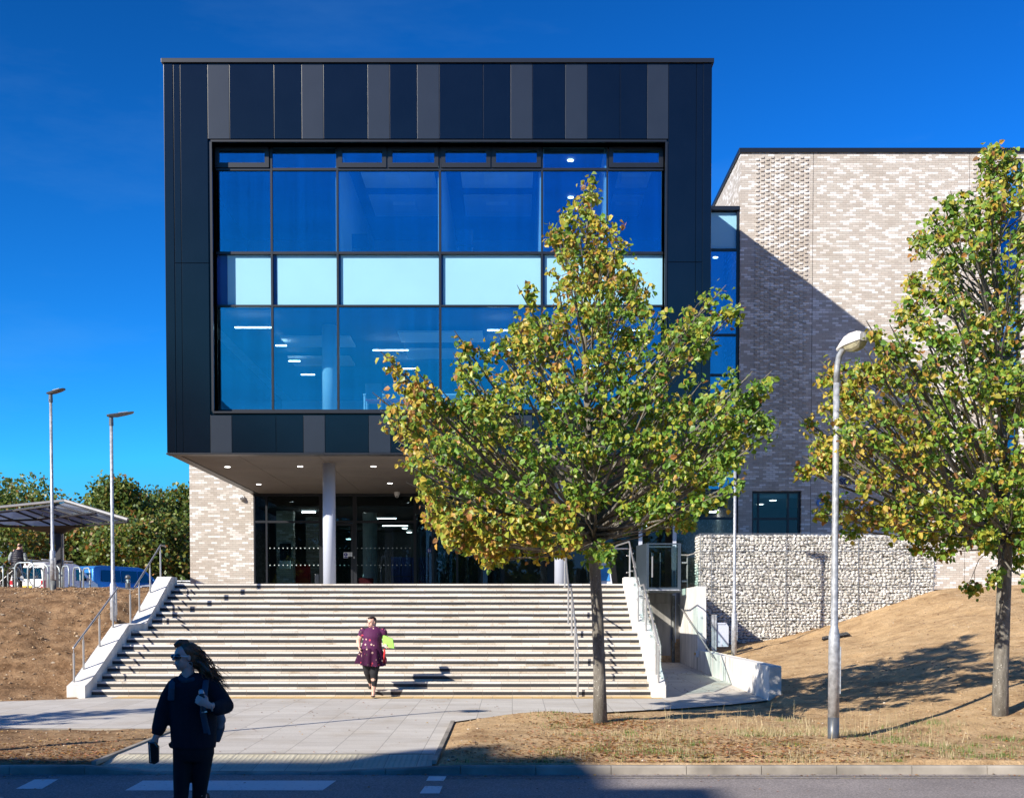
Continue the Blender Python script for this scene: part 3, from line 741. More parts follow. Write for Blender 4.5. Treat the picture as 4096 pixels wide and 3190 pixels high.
# columns: porch shaft, then on through the first floor
YC = 36.1
for u, v in ((1317, 2100), (2243, 2250)):
    xc = X(u, v, YC)
    m = MB(); m.lathe(xc, YC, [(0.185, LAND-0.02), (0.185, SOF+0.015)], 32); obj('column', m, COLPAINT, bb, smooth=False, label='round pale grey entrance column')
    m = MB(); m.lathe(xc, YC+0.2, [(0.21, opB-0.02), (0.21, zr(1238))], 32); obj('inner_column', m, INTWHITE, bb)
for o in bb.children:
    if o.name.startswith(('column', 'inner_column')):
        for p in o.data.polygons: p.use_smooth = len(p.vertices) == 4
# soffit in large boards with open joints, recessed downlights
bx = [xL+0.30, -7.6, -5.4, -3.0, -0.6, 1.8, 4.0, xRt-0.05]; by = [YF+0.36, 35.6, 37.2, 39.6, 42.0, YG-0.02]
for i in range(len(bx)-1):
    for j in range(len(by)-1):
        m = MB(); m.box(bx[i]+0.006, bx[i+1]-0.006, by[j]+0.006, by[j+1]-0.006, SOF+0.015, SOF+0.05); obj('soffit_board', m, SOFFIT, bb)
m = MB(); m.box(xL+0.02, xL+0.29, YF+0.36, YG+1, SOF+0.0, SOF+0.17, bev=0.01); obj('soffit_edge_trim', m, FRAME, bb)
m = MB(); m.box(xL+0.3, xRt-0.05, YF+0.36, YG+8, SOF+0.06, SOF+0.195); obj('soffit_void', m, BLACKIN, bb)
for u, v in ((910, 1868), (1201, 1866), (1494, 1866), (1790, 1866), (2090, 1866), (1035, 1937), (1560, 1933), (2100, 1933)):
    y = 34.0*(2470-1817)/(2470-v)*1.0
    x = X(u, v, y); m = MB(); m.tube([(x, y, SOF+0.004), (x, y, SOF+0.03)], 0.08, 20); obj('downlight', m, LIGHT, bb)

# ---------- ground floor glazing
def xg(u, v=2200): return X(u, v, YG)
gz = lambda v: Z(v, YG)
zh = SOF+0.02; ztr = gz(2086)
gL = xg(1016); gR = 5.55
f = MB()
for a, b in ((1016, 1022), (1064, 1071), (1278, 1291), (1412, 1428), (1655, 1668), (2003, 2018), (2188, 2226), (2560, 2572)):
    f.box(xg(a), xg(b), YG-0.05, YG+0.08, LAND, zh-0.10)
f.box(gL, xg(1668), YG-0.048, YG+0.078, ztr-0.04, ztr+0.04); f.box(xg(2003), gR, YG-0.048, YG+0.078, gz(2073)-0.04, gz(2073)+0.04)
f.box(gL, gR, YG-0.055, YG+0.085, zh-0.098, zh); f.box(gL, xg(1668), YG-0.052, YG+0.082, LAND, LAND+0.05); f.box(xg(2003), gR, YG-0.052, YG+0.082, LAND, LAND+0.05)
obj('entrance_frame', f, FRAME, bb)
for a, b in ((1019, 1068), (1068, 1285), (1285, 1420), (1420, 1660), (2010, 2200), (2205, 2566), (2566, 2760)):
    m = MB(); m.box(xg(a), min(xg(b), gR), YG, YG+0.014, LAND+0.01, zh-0.05); obj('entrance_pane', m, CLEARGL, bb)
# entrance door beside the column
dr = MB(); dx0, dx1 = xg(1292), xg(1412); dr.wall(dx0, dx1, LAND+0.01, ztr-0.06, YG-0.07, YG-0.01, [(dx0+0.1, dx1-0.07, LAND+0.12, ztr-0.14)])
dro = obj('side_door', dr, FRAME, bb)
m = MB(); m.box(dx0+0.09, dx1-0.06, YG-0.045, YG-0.035, LAND+0.11, ztr-0.13); obj('pane', m, CLEARGL, dro)
m = MB(); m.box(xg(1415), xg(1420), YG-0.09, YG-0.05, gz(2233), gz(2225)); obj('push_button', m, STEEL, dro)
# door notice
sg = thing('door_notice', 'small white and blue notice with an exclamation mark on the side door glass', 'sign', (xg(1385), YG-0.075, gz(2215)))
nz0, nz1 = gz(2231), gz(2208)
m = MB(); m.box(xg(1375.5), xg(1393), YG-0.08, YG-0.074, nz0, nz1); obj('symbol_plate', m, WHITEP, sg)
m = MB(); m.box(xg(1393.3), xg(1410), YG-0.08, YG-0.074, gz(2225), nz1); obj('text_plate', m, WHITEP, sg)
NAVY = M('navy_ink', (0.01, 0.015, 0.20), 0.5, var=0.03)
xcn = xg(1384.4); zcn = gz(2217)
m = MB(); m.tube([(xcn, YG-0.0805, zcn), (xcn, YG-0.084, zcn)], 0.066, 24); obj('blue_disc', m, NAVY, sg)
b = text_bm('!', 0.13, 0.003, bold=0.002); bmesh.ops.translate(b, vec=(xcn, YG-0.087, zcn-0.045), verts=b.verts); obj('exclamation_mark', b, WHITEP, sg)
m = MB(); m.box(xg(1378), xg(1391.5), YG-0.083, YG-0.081, gz(2230), gz(2225.5)); obj('blue_band', m, NAVY, sg)
for k, w in enumerate(('Push', 'Button', 'to', 'Open')):
    b = text_bm(w, 0.030, 0.002); bmesh.ops.translate(b, vec=(xg(1401.5), YG-0.082, gz(2211.5)-0.036*k), verts=b.verts); obj('lettering', b, BLACKP, sg)
# manifestation dots
DOT = M('frosted_dot', (0.42, 0.50, 0.50), 0.9, var=0.02)
for v in (2191, 2259):
    m = MB(); u = 1080
    while u < 1650:
        if not 1280 < u < 1290: 
            xx = xg(u); m.tube([(xx, YG-0.004, gz(v)), (xx, YG-0.001, gz(v))], 0.022, 10)
        u += 17.5
    obj('dot_row', m, DOT, bb)
# revolving door drum
dcx, dcy, drr = xg(1836), YG-0.15, (xg(2008)-xg(1664))/2
drum = thing('entrance_drum', 'curved glass entrance drum under a dark round canopy at the top of the steps', 'doorway', (dcx, dcy, LAND))
def arc(a0, a1, z0, z1, r, t, n=18):
    m = MB(); pts = []
    for k in range(n+1):
        a = rad(a0+(a1-a0)*k/n); pts.append((math.cos(a), -math.sin(a)))
    for k in range(n):
        (c0, s0), (c1, s1) = pts[k], pts[k+1]
        q = [(dcx+c0*r, dcy+s0*r), (dcx+c1*r, dcy+s1*r), (dcx+c1*(r-t), dcy+s1*(r-t)), (dcx+c0*(r-t), dcy+s0*(r-t))]
        for z in (z0, z1): m.face([(x, y, z) for x, y in q])
        m.face([(*q[0], z0), (*q[1], z0), (*q[1], z1), (*q[0], z1)]); m.face([(*q[3], z0), (*q[2], z0), (*q[2], z1), (*q[3], z1)])
    return m
m = arc(0, 360, gz(2062), zh-0.02, drr, drr-0.01, 48); obj('canopy', m, BLACKP, drum)
m = arc(125, 178, LAND+0.03, gz(2062), drr-0.03, 0.014); obj('curved_pane', m, CLEARGL, drum)
m = arc(2, 55, LAND+0.03, gz(2062), drr-0.03, 0.014); obj('curved_pane', m, CLEARGL, drum)
m = arc(182, 358, LAND+0.03, gz(2062), drr-0.03, 0.014, 30); obj('curved_pane', m, CLEARGL, drum)
for a in (3, 55, 90, 125, 177):
    c, s = math.cos(rad(a)), -math.sin(rad(a)); r = drr-0.05 if a != 90 else drr-0.25
    m = MB(); m.box(dcx+c*r-0.035, dcx+c*r+0.035, dcy+s*r-0.05, dcy+s*r+0.05, LAND, gz(2062)); obj('door_post', m, FRAME, drum)
for a, b_ in ((-0.72, -0.03), (0.03, 0.72)):
    m = MB(); m.box(dcx+a, dcx+b_, dcy-drr+0.24, dcy-drr+0.255, LAND+0.04, gz(2075)); obj('sliding_pane', m, CLEARGL, drum)
for u in (1727, 1934):
    xx = xg(u); s_ = thing('door_symbol', 'round navy sticker with two white figures on the %s side of the entrance drum' % ('left' if u < 1800 else 'right'), 'sign', (xx, dcy-drr-0.01, gz(2209)))
    m = MB(); ys_ = dcy-math.sqrt(max(0.01, drr**2-(xx-dcx)**2))-0.02
    m.tube([(xx, ys_, gz(2209)), (xx, ys_-0.006, gz(2209))], 0.085, 24); obj('disc', m, NAVY, s_)
    m = MB()
    for dx, h in ((-0.025, 0.10), (0.035, 0.07)):
        zb = gz(2209)-0.05; m.box(xx+dx-0.010, xx+dx+0.010, ys_-0.010, ys_-0.007, zb, zb+h*0.75); m.ball((xx+dx, ys_-0.008, zb+h), (0.012, 0.003, 0.012), 1)
        m.box(xx+dx-0.022, xx+dx+0.022, ys_-0.0095, ys_-0.0075, zb+h*0.45, zb+h*0.6)
    obj('figures', m, WHITEP, s_)
# lobby: floor, ceiling, brick pier, lockers, seats, lights
m = MB(); m.box(gL, gR+2, YG+0.09, 58, LAND-0.05, LAND); obj('lobby_floor', m, INTGREY, bb)
m = MB(); m.box(gL, gR+2.1, YG+0.3, 58, SOF-0.45, SOF-0.40); obj('lobby_ceiling', m, INTDARK, bb)
m = MB(); m.box(gL-2, gR+2.1, 57.9, 58.1, LAND, SOF); obj('lobby_back_wall', m, INTGREY, bb)
m = MB(); m.box(xg(1080), xg(1150), YG+1.2, YG+1.6, LAND, SOF-0.5); obj('lobby_brick_pier', m, BRICK, bb)
m = MB(); m.box(xg(1150), xg(1270), YG+4.0, YG+4.3, LAND, SOF-0.5); obj('lobby_brick_wall', m, BRICK, bb)
m = MB(); m.lathe(X(1480, 2200, 47.5), 47.5, [(0.28, LAND), (0.28, SOF-0.42)], 24); obj('lobby_column', m, INTWHITE, bb)
for u, v, w, y in ((1235, 2050, .5, 46.5), (1525, 2033, 1.2, 50), (1545, 2055, .8, 52), (1580, 2072, 1.1, 54), (2560, 2026, 1.0, 50), (2530, 2053, 1.4, 52), (2510, 2070, 1.8, 54), (2830, 2006, 1.2, 47)):
    m = MB(); xx = X(u, v, y); z = min(Z(v, y), SOF-0.47); m.box(xx-w/2, xx+w/2, y-0.06, y+0.06, z, z+0.05); obj('strip_light', m, STRIP, bb)
for u, v, y in ((1395, 2155, 56), (1496, 2149, 56), (1619, 2112, 55), (1637, 2128, 57)):
    xx = X(u, v, y); m = MB(); m.ball((xx, y, Z(v, y)), (0.13, 0.13, 0.03), 2); obj('pendant_lamp', m, LIGHT, bb)
lk = thing('locker_bank', 'blue lockers along the back of the lobby, seen through the entrance glazing', 'lockers', (X(1600, 2250, 54), 54, LAND))
for k in range(4):
    for j in range(2):
        xx = X(1568, 2250, 54)+k*0.44; m = MB(); m.box(xx, xx+0.42, 53.6, 54.0, LAND+0.1+j*0.85, LAND+0.1+j*0.85+0.82); obj('locker_door', m, INTBLUE, lk)
m = MB(); m.box(X(1566, 2250, 54), X(1566, 2250, 54)+1.78, 53.65, 54.1, LAND, LAND+0.09); obj('plinth', m, INTGREY, lk)
se = thing('tub_seat', 'red upholstered tub seat inside the lobby, right of the side door', 'seat', (X(1463, 2300, 46), 46, LAND))
m = MB(); x0, x1 = X(1434, 2300, 46), X(1492, 2300, 46); m.box(x0, x1, 45.8, 46.2, LAND+0.08, LAND+0.62, bev=0.04); obj('backrest', m, REDFAB, se)
m = MB(); m.box(x0+.02, x1-.02, 46.2, 46.7, LAND+0.08, LAND+0.42, bev=0.04); obj('seat', m, REDFAB, se)
m = MB()
for a in (x0+.05, x1-.05):
    for y_ in (45.85, 46.6): m.tube([(a, y_, LAND), (a, y_, LAND+0.09)], 0.015, 8)
obj('leg', m, STEEL, se)
se2 = thing('dark_red_armchair', 'dark red high-backed armchair inside the lobby, beside the brick pier', 'seat', (X(1185, 2300, 47), 47, LAND))
m = MB(); x0 = X(1165, 2300, 47); m.box(x0, x0+0.75, 46.8, 46.98, LAND+0.1, LAND+1.15, bev=0.05); obj('backrest', m, REDFAB, se2)
m = MB(); m.box(x0, x0+0.75, 47.0, 47.6, LAND+0.1, LAND+0.45, bev=0.05); obj('seat', m, REDFAB, se2)
m = MB(); m.box(x0+.05, x0+0.70, 46.9, 47.5, LAND, LAND+0.095); obj('base', m, BLACKP, se2)
wb = thing('wall_cabinet', 'black screen and white cabinet fixed to the brick pier inside the lobby', 'cabinet', (xg(1120), YG+1.15, LAND+1.0))
m = MB(); m.box(xg(1098), xg(1142), YG+1.05, YG+1.19, gz(2232), gz(2165)); obj('screen', m, BLACKP, wb)
m = MB(); m.box(xg(1095), xg(1142), YG+1.0, YG+1.19, gz(2268), gz(2236)); obj('cabinet_box', m, WHITEP, wb)
fp = thing('upright_display_board', 'slim dark display board with rounded top standing by the entrance column', 'board', (xg(1268), YG-0.6, LAND))
m = MB(); fx = X(1268, 2280, YG-0.6); m.box(fx-0.075, fx+0.075, YG-0.65, YG-0.58, LAND+0.03, LAND+0.70, bev=0.02); obj('panel', m, GREYP, fp)
m = MB(); m.box(fx-0.12, fx+0.12, YG-0.8, YG-0.45, LAND, LAND+0.03); obj('foot', m, BLACKP, fp)
# furniture behind the lower window band
def table(x, y, z, w, lab, grp):
    t = thing('office_table', lab, 'table', (x, y, z), group=grp)
    m = MB(); m.box(x, x+w, y, y+0.7, z+0.70, z+0.74, bev=0.005); obj('table_top', m, WHITEP, t)
    for xx in (x+0.04, x+w-0.04):
        m = MB(); m.tube([(xx, y+0.06, z), (xx, y+0.06, z+0.70)], 0.03, 8); m.tube([(xx, y+0.64, z), (xx, y+0.64, z+0.70)], 0.03, 8); obj('leg', m, WHITEP, t)
def chair(x, y, z, lab, grp, fab):
    t = thing('office_chair', lab, 'chair', (x, y, z), group=grp)
    m = MB(); m.box(x-.23, x+.23, y, y+0.45, z+0.44, z+0.49, bev=0.01); obj('seat', m, fab, t)
    m = MB(); m.box(x-.23, x+.23, y-0.05, y-0.01, z+0.50, z+0.92, bev=0.015); obj('backrest', m, BLACKP, t)
    for a in (-.2, .2):
        for b_ in (0.02, 0.42): m = MB(); m.tube([(x+a, y+b_, z), (x+a, y+b_, z+0.44)], 0.012, 6); obj('leg', m, STEEL, t)
fz = opB-0.02
table(X(1452, 1600, 35.3), 35.3, fz, 1.6, 'white table against the lower window band, left of its middle', None)
table(X(1770, 1600, 35.3), 35.3, fz, 1.7, 'white table against the lower window band, half behind the tree', None)
chair(X(1500, 1600, 35.0), 34.75, fz, 'red-seated black chair at the left table in the lower windows, nearer the column', None, REDFAB)
chair(X(1575, 1600, 35.0), 34.75, fz, 'red-seated black chair at the left table in the lower windows, nearer the tree', None, REDFAB)
fz2 = zr(1020)
table(X(1000, 980, 36), 36.0, fz2-0.3, 1.8, 'white desk behind the upper windows, at their left end', None)
chair(X(1860, 980, 35.2), 35.2, fz2, 'dark chair with its back to the upper windows, left of the tree top', None, BLACKP)
chair(X(1440, 980, 35.4), 35.4, fz2-0.05, 'dark chair behind the third upper window from the left', None, BLACKP)

# ------------------------------------------------------------------ link and brick wing
YW = 42.8; zw = lambda v: Z(v, YW); xw = lambda u, v=1500: X(u, v, YW)
br = thing('brick_wing', 'pale brick wing with bands of projecting headers right of the black building', 'building', (16, YW, LAND))
WX0 = 7.84; WX1 = 24.0; WT = zw(612)
holes = [(xw(3008, 2050), xw(3205, 2050), LAND, zw(1962)), (xw(4003, 900), xw(4092, 900), zw(1950), zw(632))]
m = MB(); m.wall(WX0, WX1, LAND-0.4, WT, YW, YW+0.35, holes); obj('brick_front_wall', m, BRICK, br)
m = MB(); m.box(WX0, WX0+0.35, YW+0.352, 62, LAND-0.4, WT-0.002); obj('brick_return_wall', m, BRICKY, br)
m = MB(); m.box(WX0+0.4, WX1, YW+0.4, 62, WT-0.6, WT-0.3); m.box(WX1-0.3, WX1, YW+0.352, 62, LAND, WT-0.61); m.box(WX0+.4, WX1-.31, 61.7, 62, LAND, WT-0.61); obj('rear_shell', m, INTGREY, br)
m = MB(); m.box(WX0-0.06, WX1+0.05, YW-0.07, YW+0.45, WT+0.002, zw(594), bev=0.006); m.box(WX0-0.06, WX0+0.45, YW+0.452, 62, WT+0.002, zw(594)-0.002); obj('parapet_coping', m, FRAME, br)
def headers(u0, u1, z0, z1, name):
    m = MB(); xa, xb = xw(u0), xw(u1); r = math.ceil(z0/0.075)
    while (r+1)*0.075 < z1:
        x = xa+(0.169 if r % 2 else 0.0)
        while x+0.1 < xb:
            m.box(x, x+0.1025, YW-0.035, YW+0.0, r*0.075+0.010, r*0.075+0.075); x += 0.3375
        r += 1
    o = obj(name, m, BRICK, br, kind='stuff'); return o
headers(3018, 3226, zw(1955), WT-0.05, 'projecting_headers')
headers(3880, 4000, zw(1950), WT-0.05, 'projecting_headers')
m = MB()
for u in (3246, 3868):
    xx = xw(u); m.box(xx-0.006, xx+0.006, YW-0.002, YW+0.01, LAND, WT)
obj('movement_joint', m, BLACKIN, br)
# brick wing window with a door under it, and the tall window slot
def winbox(x0, x1, z0, z1, y, ntr, nm, par, glassm, mull=()):
    f = MB(); w = 0.075
    f.wall(x0, x1, z0, z1, y, y+0.10, [(x0+w, x1-w, z0+w, z1-w)])
    for z in ntr: f.box(x0+w-0.002, x1-w+0.002, y+0.003, y+0.097, z-0.04, z+0.04)
    for x in mull: f.box(x-0.035, x+0.035, y+0.006, y+0.094, z0+w-0.002, z1-w+0.002)
    fo = obj(nm, f, FRAME, par); m = MB(); m.box(x0+w-0.01, x1-w+0.01, y+0.04, y+0.052, z0+w-0.01, z1-w+0.01); obj('pane', m, glassm, fo); return fo
h = holes[0]; winbox(h[0], h[1], h[2], h[3], YW+0.16, [zw(2072)], 'door_window', br, CLEARGL, mull=(h[0]+0.25, h[1]-0.42))
m = MB(); m.tube([(h[0]+0.42, YW+0.10, LAND+0.3), (h[0]+0.42, YW+0.10, LAND+1.0)], 0.014, 8); obj('door_pull', m, STEEL, br)
h = holes[1]; winbox(h[0], h[1], h[2], h[3], YW+0.14, [zw(820), zw(1230), zw(1330), zw(1750)], 'tall_window', br, TINTGL)
m = MB(); m.box(h[0]+0.08, h[1]-0.08, YW+0.21, YW+0.23, zw(815), h[3]-0.08); m.box(h[0]+0.08, h[1]-0.08, YW+0.21, YW+0.23, zw(1325), zw(1235)); obj('window_backing_panel', m, SPANDREL, br)
m = MB(); m.box(WX0+0.36, WX1-0.31, 47.0, 47.2, LAND, WT-0.7); obj('inner_wall', m, INTGREY, br)
m = MB(); m.box(WX0+0.36, WX1-0.31, YW+0.36, 47, SOF-0.3, SOF-0.1); obj('inner_ceiling', m, INTWHITE, br)
for u, v, y in ((3092, 1973, 44), (3040, 2003, 45.5)):
    m = MB(); xx = X(u, v, y); m.tube([(xx, y, SOF-0.32), (xx, y, SOF-0.305)], 0.12, 16); obj('downlight', m, LIGHT, br)
# link: glazed slot between the two blocks
YK = YW+0.14; lk0, lk1 = xRt+0.02, WX0-0.005
xk = lambda u: X(u, 1400, YK); zk = lambda v: Z(v, YK)
ln = thing('glazed_link', 'narrow full-height strip of blue glazing joining the black building to the brick wing', 'link', ((lk0+lk1)/2, YK, LAND))
kx0 = 5.55
f = MB(); f.box(lk1-0.09, lk1, YK-0.05, YK+0.1, LAND, zk(844)); 
for v in (1000, 1340, 1500, 1960, 2072): f.box(kx0, lk1-0.092, YK-0.045, YK+0.095, zk(v)-0.04, zk(v)+0.04)
f.box(kx0, kx0+0.08, YK-0.047, YK+0.097, LAND, zk(844)); f.box(kx0+0.09, lk1-0.1, YK-0.044, YK+0.09, LAND, LAND+0.06)
obj('link_frame', f, FRAME, ln)
m = MB(); m.box(kx0, lk1+0.0, YK-0.12, YK+3, zk(844)+0.003, zk(828), bev=0.006); obj('link_coping', m, FRAME, ln)
for a, b_ in ((1000, 844), (1340, 1000), (1500, 1340), (1960, 1500), (2072, 1960), (2335, 2072)):
    m = MB(); m.box(kx0+0.07, lk1-0.08, YK, YK+0.013, max(LAND+.05, zk(a)+0.035), zk(b_)-0.035)
    obj('link_pane', m, SPGL if b_ in (844, 1960) else TINTGL if b_ < 1900 else CLEARGL, ln)
m = MB(); m.box(kx0+0.08, lk1-0.09, YK+0.07, YK+0.09, zk(996), zk(848)); obj('pale_backing_panel', m, SPANDREL, ln)
m = MB(); m.box(kx0+0.08, lk1-0.09, YK+0.07, YK+0.09, zk(1955), zk(1880)); obj('pale_backing_panel', m, SPANDREL, ln)
m = MB(); m.box(kx0+0.1, lk1-0.02, 46.0, 46.2, SOF+0.2, zk(850)); obj('link_back_wall', m, INTWHITE, ln)
m = MB(); m.tube([(X(2862, 1031, 44), 44, Z(1031, 44)), (X(2862, 1031, 44), 44, Z(1031, 44)+0.02)], 0.09, 16); obj('downlight', m, LIGHT, ln)
# raised lettering high on the brick
LETT = M('navy_letters', (0.008, 0.012, 0.10), 0.4, var=0.03)
sn = thing('wall_lettering', 'navy raised letters reading SCHOOL OF MEDICINE high on the shaded brick wall', 'sign', (xw(3560, 1925), YW-0.06, zw(1935)))
for w, uc in (('SCHOOL', 3425), ('OF', 3527), ('MEDICINE', 3652)):
    b = text_bm(w, 0.30, 0.04, bold=0.004); bmesh.ops.translate(b, vec=(xw(uc, 1925), YW-0.06, zw(1937)), verts=b.verts); obj('word', b, LETT, sn)
lg = thing('wall_plaque', 'round pale blue plaque on the shaded brick wall left of the right-hand tree', 'plaque', (xw(3285, 2010), YW-0.03, zw(2010)))
m = MB(); m.tube([(xw(3285, 2010), YW-0.01, zw(2010)), (xw(3285, 2010), YW-0.05, zw(2010))], 0.17, 28); obj('disc', m, M('pale_blue_plaque', (0.10, 0.24, 0.55), 0.5), lg)

# left brick block beyond the porch
lb = thing('brick_block', 'pale brick block standing behind the left end of the overhang', 'building', (-10.6, YG, 0.5))
bxl = X(760, 2200, YG-0.05)
m = MB(); m.box(bxl, gL-0.003, YG-0.05, YG+0.3, 0.5, 13.5); obj('brick_front_wall', m, BRICK, lb)
m = MB(); m.box(bxl, bxl+0.3, YG+0.302, 62, 0.5, 13.498); obj('brick_side_wall', m, BRICKY, lb)
m = MB(); m.box(bxl-0.03, gL, YG-0.08, 62, 13.502, 13.6); obj('coping', m, FRAME, lb)
def cctv(x, y, z, lab, down=False):
    t = thing('security_camera', lab, 'camera', (x, y, z))
    m = MB(); m.tube([(x, y, z), (x, y-0.10, z)] if not down else [(x, y, z), (x, y, z-0.10)], 0.10, 20); obj('housing', m, WHITEP, t)
    m = MB(); m.ball((x, y-0.12, z-0.02) if not down else (x, y, z-0.13), 0.075, 2); obj('dome', m, WHITEP, t, smooth=True)
    m = MB(); m.ball((x, y-0.175, z-0.035) if not down else (x, y-0.05, z-0.165), 0.035, 1); obj('lens', m, BLACKP, t, smooth=True)
cctv(X(967, 1990, YG-.05), YG-0.051, Z(1990, YG-.05), 'white dome security camera on the brick block wall')
cctv(X(1588, 1966, 44.2), 44.2, SOF+0.012, 'white dome security camera hanging from the soffit above the entrance', True)
# ------------------------------------------------------------------ lift recess, retaining wall
rw = thing('retaining_wall', 'white concrete retaining wall running back from the paving to the lift recess, low in front', 'wall', (5.15, 24.1, 0))
m = MB(); prof = [(24.05, -0.3), (24.05, 0.64), (24.12, 0.665), (33.4, 0.72), (33.46, 2.44), (33.52, 2.46), (38.4, 2.46), (38.4, -0.3)]
m.prism([(5.03, y, z) for y, z in prof], (0.24, 0, 0), bev=0.012); obj('wall', m, CONC, rw)
m = MB()
for y in (29.0, 31.2, 33.4): m.box(5.024, 5.031, y-0.012, y+0.012, 0.0, 0.69)
obj('movement_joint', m, BLACKIN, rw)
hb = thing('recess_handrail', 'thin dark rail bracketed to the inside face of the white retaining wall', 'handrail', (4.97, 30, 0.5))
m = MB(); m.tube([(4.95, 30.2, 0.62), (4.95, 36.6, 2.0)], 0.018, 10); obj('rail', m, STEEL, hb)
for y in (30.6, 32.5, 34.4, 36.2):
    z = 0.62+(y-30.2)/6.4*1.38; m = MB(); m.tube([(4.95, y, z), (4.95, y, z-0.06), (5.028, y, z-0.06)], 0.008, 8); obj('bracket', m, STEEL, hb)
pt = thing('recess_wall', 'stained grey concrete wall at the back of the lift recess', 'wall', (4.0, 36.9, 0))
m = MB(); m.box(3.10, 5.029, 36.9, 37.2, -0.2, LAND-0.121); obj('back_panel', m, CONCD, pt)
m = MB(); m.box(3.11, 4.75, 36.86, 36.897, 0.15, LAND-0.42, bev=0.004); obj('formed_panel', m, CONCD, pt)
m = MB(); m.box(3.105, 3.30, 31.7, 36.85, -0.2, LAND-0.005); obj('side_panel', m, CONC, pt)
m = MB(); m.tube([(4.82, 36.80, 0.2), (4.82, 36.80, LAND-0.2)], 0.05, 12); obj('guide_post', m, GALVD, pt)
LFT = M('blue_grey_aluminium', (0.09, 0.12, 0.15), 0.38, 0.6, 0.06, 3.0)
lf = thing('platform_lift', 'glass and aluminium platform lift cage raised level with the landing, above the concrete recess', 'lift', (4.0, 35.4, LAND))
lx0, lx1, ly0, ly1, lz0, lz1 = X(2561, 2250, 35.6), X(2724, 2250, 35.4), 35.4, 36.8, LAND-0.05, Z(2171, 35.4)
m = MB(); m.box(lx0, lx1, ly0, ly1, lz0-0.08, lz0-0.004, bev=0.004); obj('platform', m, GALVD, lf)
m = MB(); m.box(lx0+0.2, lx1-0.05, ly0-0.10, ly0-0.003, lz0-0.03, lz0+0.0); obj('ramp_plate', m, GALV, lf)
for a, b_, c, d in ((lx0+0.16, lx0+0.23, ly0, ly0+0.08), (lx1-0.09, lx1, ly0, ly0+0.08), (lx0, lx0+0.05, ly1-0.1, ly1), (lx1-0.1, lx1, ly1-0.1, ly1)):
    m = MB(); m.box(a, b_, c, d, lz0, lz1, bev=0.004); obj('corner_post', m, LFT, lf)
m = MB(); m.box(lx0+0.232, lx1-0.092, ly0, ly0+0.06, lz1-0.04, lz1-0.002); m.box(lx0+0.232, lx1-0.092, ly0, ly0+0.06, lz0+0.002, lz0+0.06); m.box(lx0+0.052, lx1-0.11, ly1-0.06, ly1-0.01, lz1-0.05, lz1-0.002); m.box(lx0+0.052, lx1-0.11, ly1-0.06, ly1-0.01, lz0+0.002, lz0+0.08)
for xx in (lx0+0.45, lx1-0.45): m.box(xx, xx+0.03, ly1-0.055, ly1-0.015, lz0+0.08, lz1-0.2)
obj('gate_frame', m, LFT, lf)
m = MB(); m.box(lx0+0.23, lx1-0.09, ly0+0.02, ly0+0.03, lz0+0.08, lz1-0.05); obj('front_glass', m, RAILGL, lf)
m = MB(); m.prism([(lx0+0.16, ly0+0.04, lz0), (lx0, ly1-0.1, lz0), (lx0, ly1-0.1, lz1), (lx0+0.16, ly0+0.04, lz1)], (0.02, 0, 0)); obj('side_panel', m, LFT, lf)
m = MB(); m.prism([(lx1-0.03, ly0+0.09, lz0), (lx1-0.03, ly1-0.1, lz0), (lx1-0.03, ly1-0.1, lz1-.05), (lx1-0.03, ly0+0.09, lz1-.05)], (0.012, 0, 0)); obj('side_glass', m, RAILGL, lf)
m = MB(); m.box(lx0+0.30, lx0+0.34, ly0-0.03, ly0-0.01, lz0+0.35, lz0+0.95); obj('grab_handle', m, STEEL, lf)
for u in (2561, 2697):
    t = thing('lift_mast', 'pale aluminium mast rising above the lift cage, on its %s' % ('left' if u < 2600 else 'right'), 'post', (X(u, 2250, 36.95), 36.7, LAND-0.5))
    xx = X(u, 2200, 36.9); m = MB(); m.box(xx-0.055, xx+0.055, 36.83, 36.89, LAND-1.6, Z(2076, 36.9), bev=0.006); obj('channel', m, COLPAINT, t)
    m = MB(); m.box(xx-0.03, xx+0.03, 36.89, 36.92, Z(2095, 36.9)-0.08, Z(2095, 36.9), bev=0.004); obj('cap_bracket', m, STEEL, t)
gr = thing('landing_guardrail', 'short steel guardrail between the lift cage and the gabion wall', 'handrail', (5.1, 37.3, LAND))
m = MB(); m.tube([(lx1+0.03, 36.6, LAND+1.0), (5.25, 36.7, LAND+1.0), (5.55, 35.9, LAND+1.08)], 0.022, 10); obj('rail', m, STEEL, gr)
m = MB(); m.tube([(5.22, 36.75, LAND-0.1), (5.22, 36.75, LAND+0.98)], 0.022, 10); obj('post', m, STEEL, gr)
m = MB(); m.box(5.24, 5.55, 36.70, 36.712, LAND+0.08, LAND+0.92); obj('glass_panel', m, RAILGL, gr)
for zz in (0.75, 0.2):
    m = MB(); m.box(5.05, 5.22, 36.68, 36.72, LAND+zz, LAND+zz+0.05, bev=0.008); obj('clamp', m, STEEL, gr)
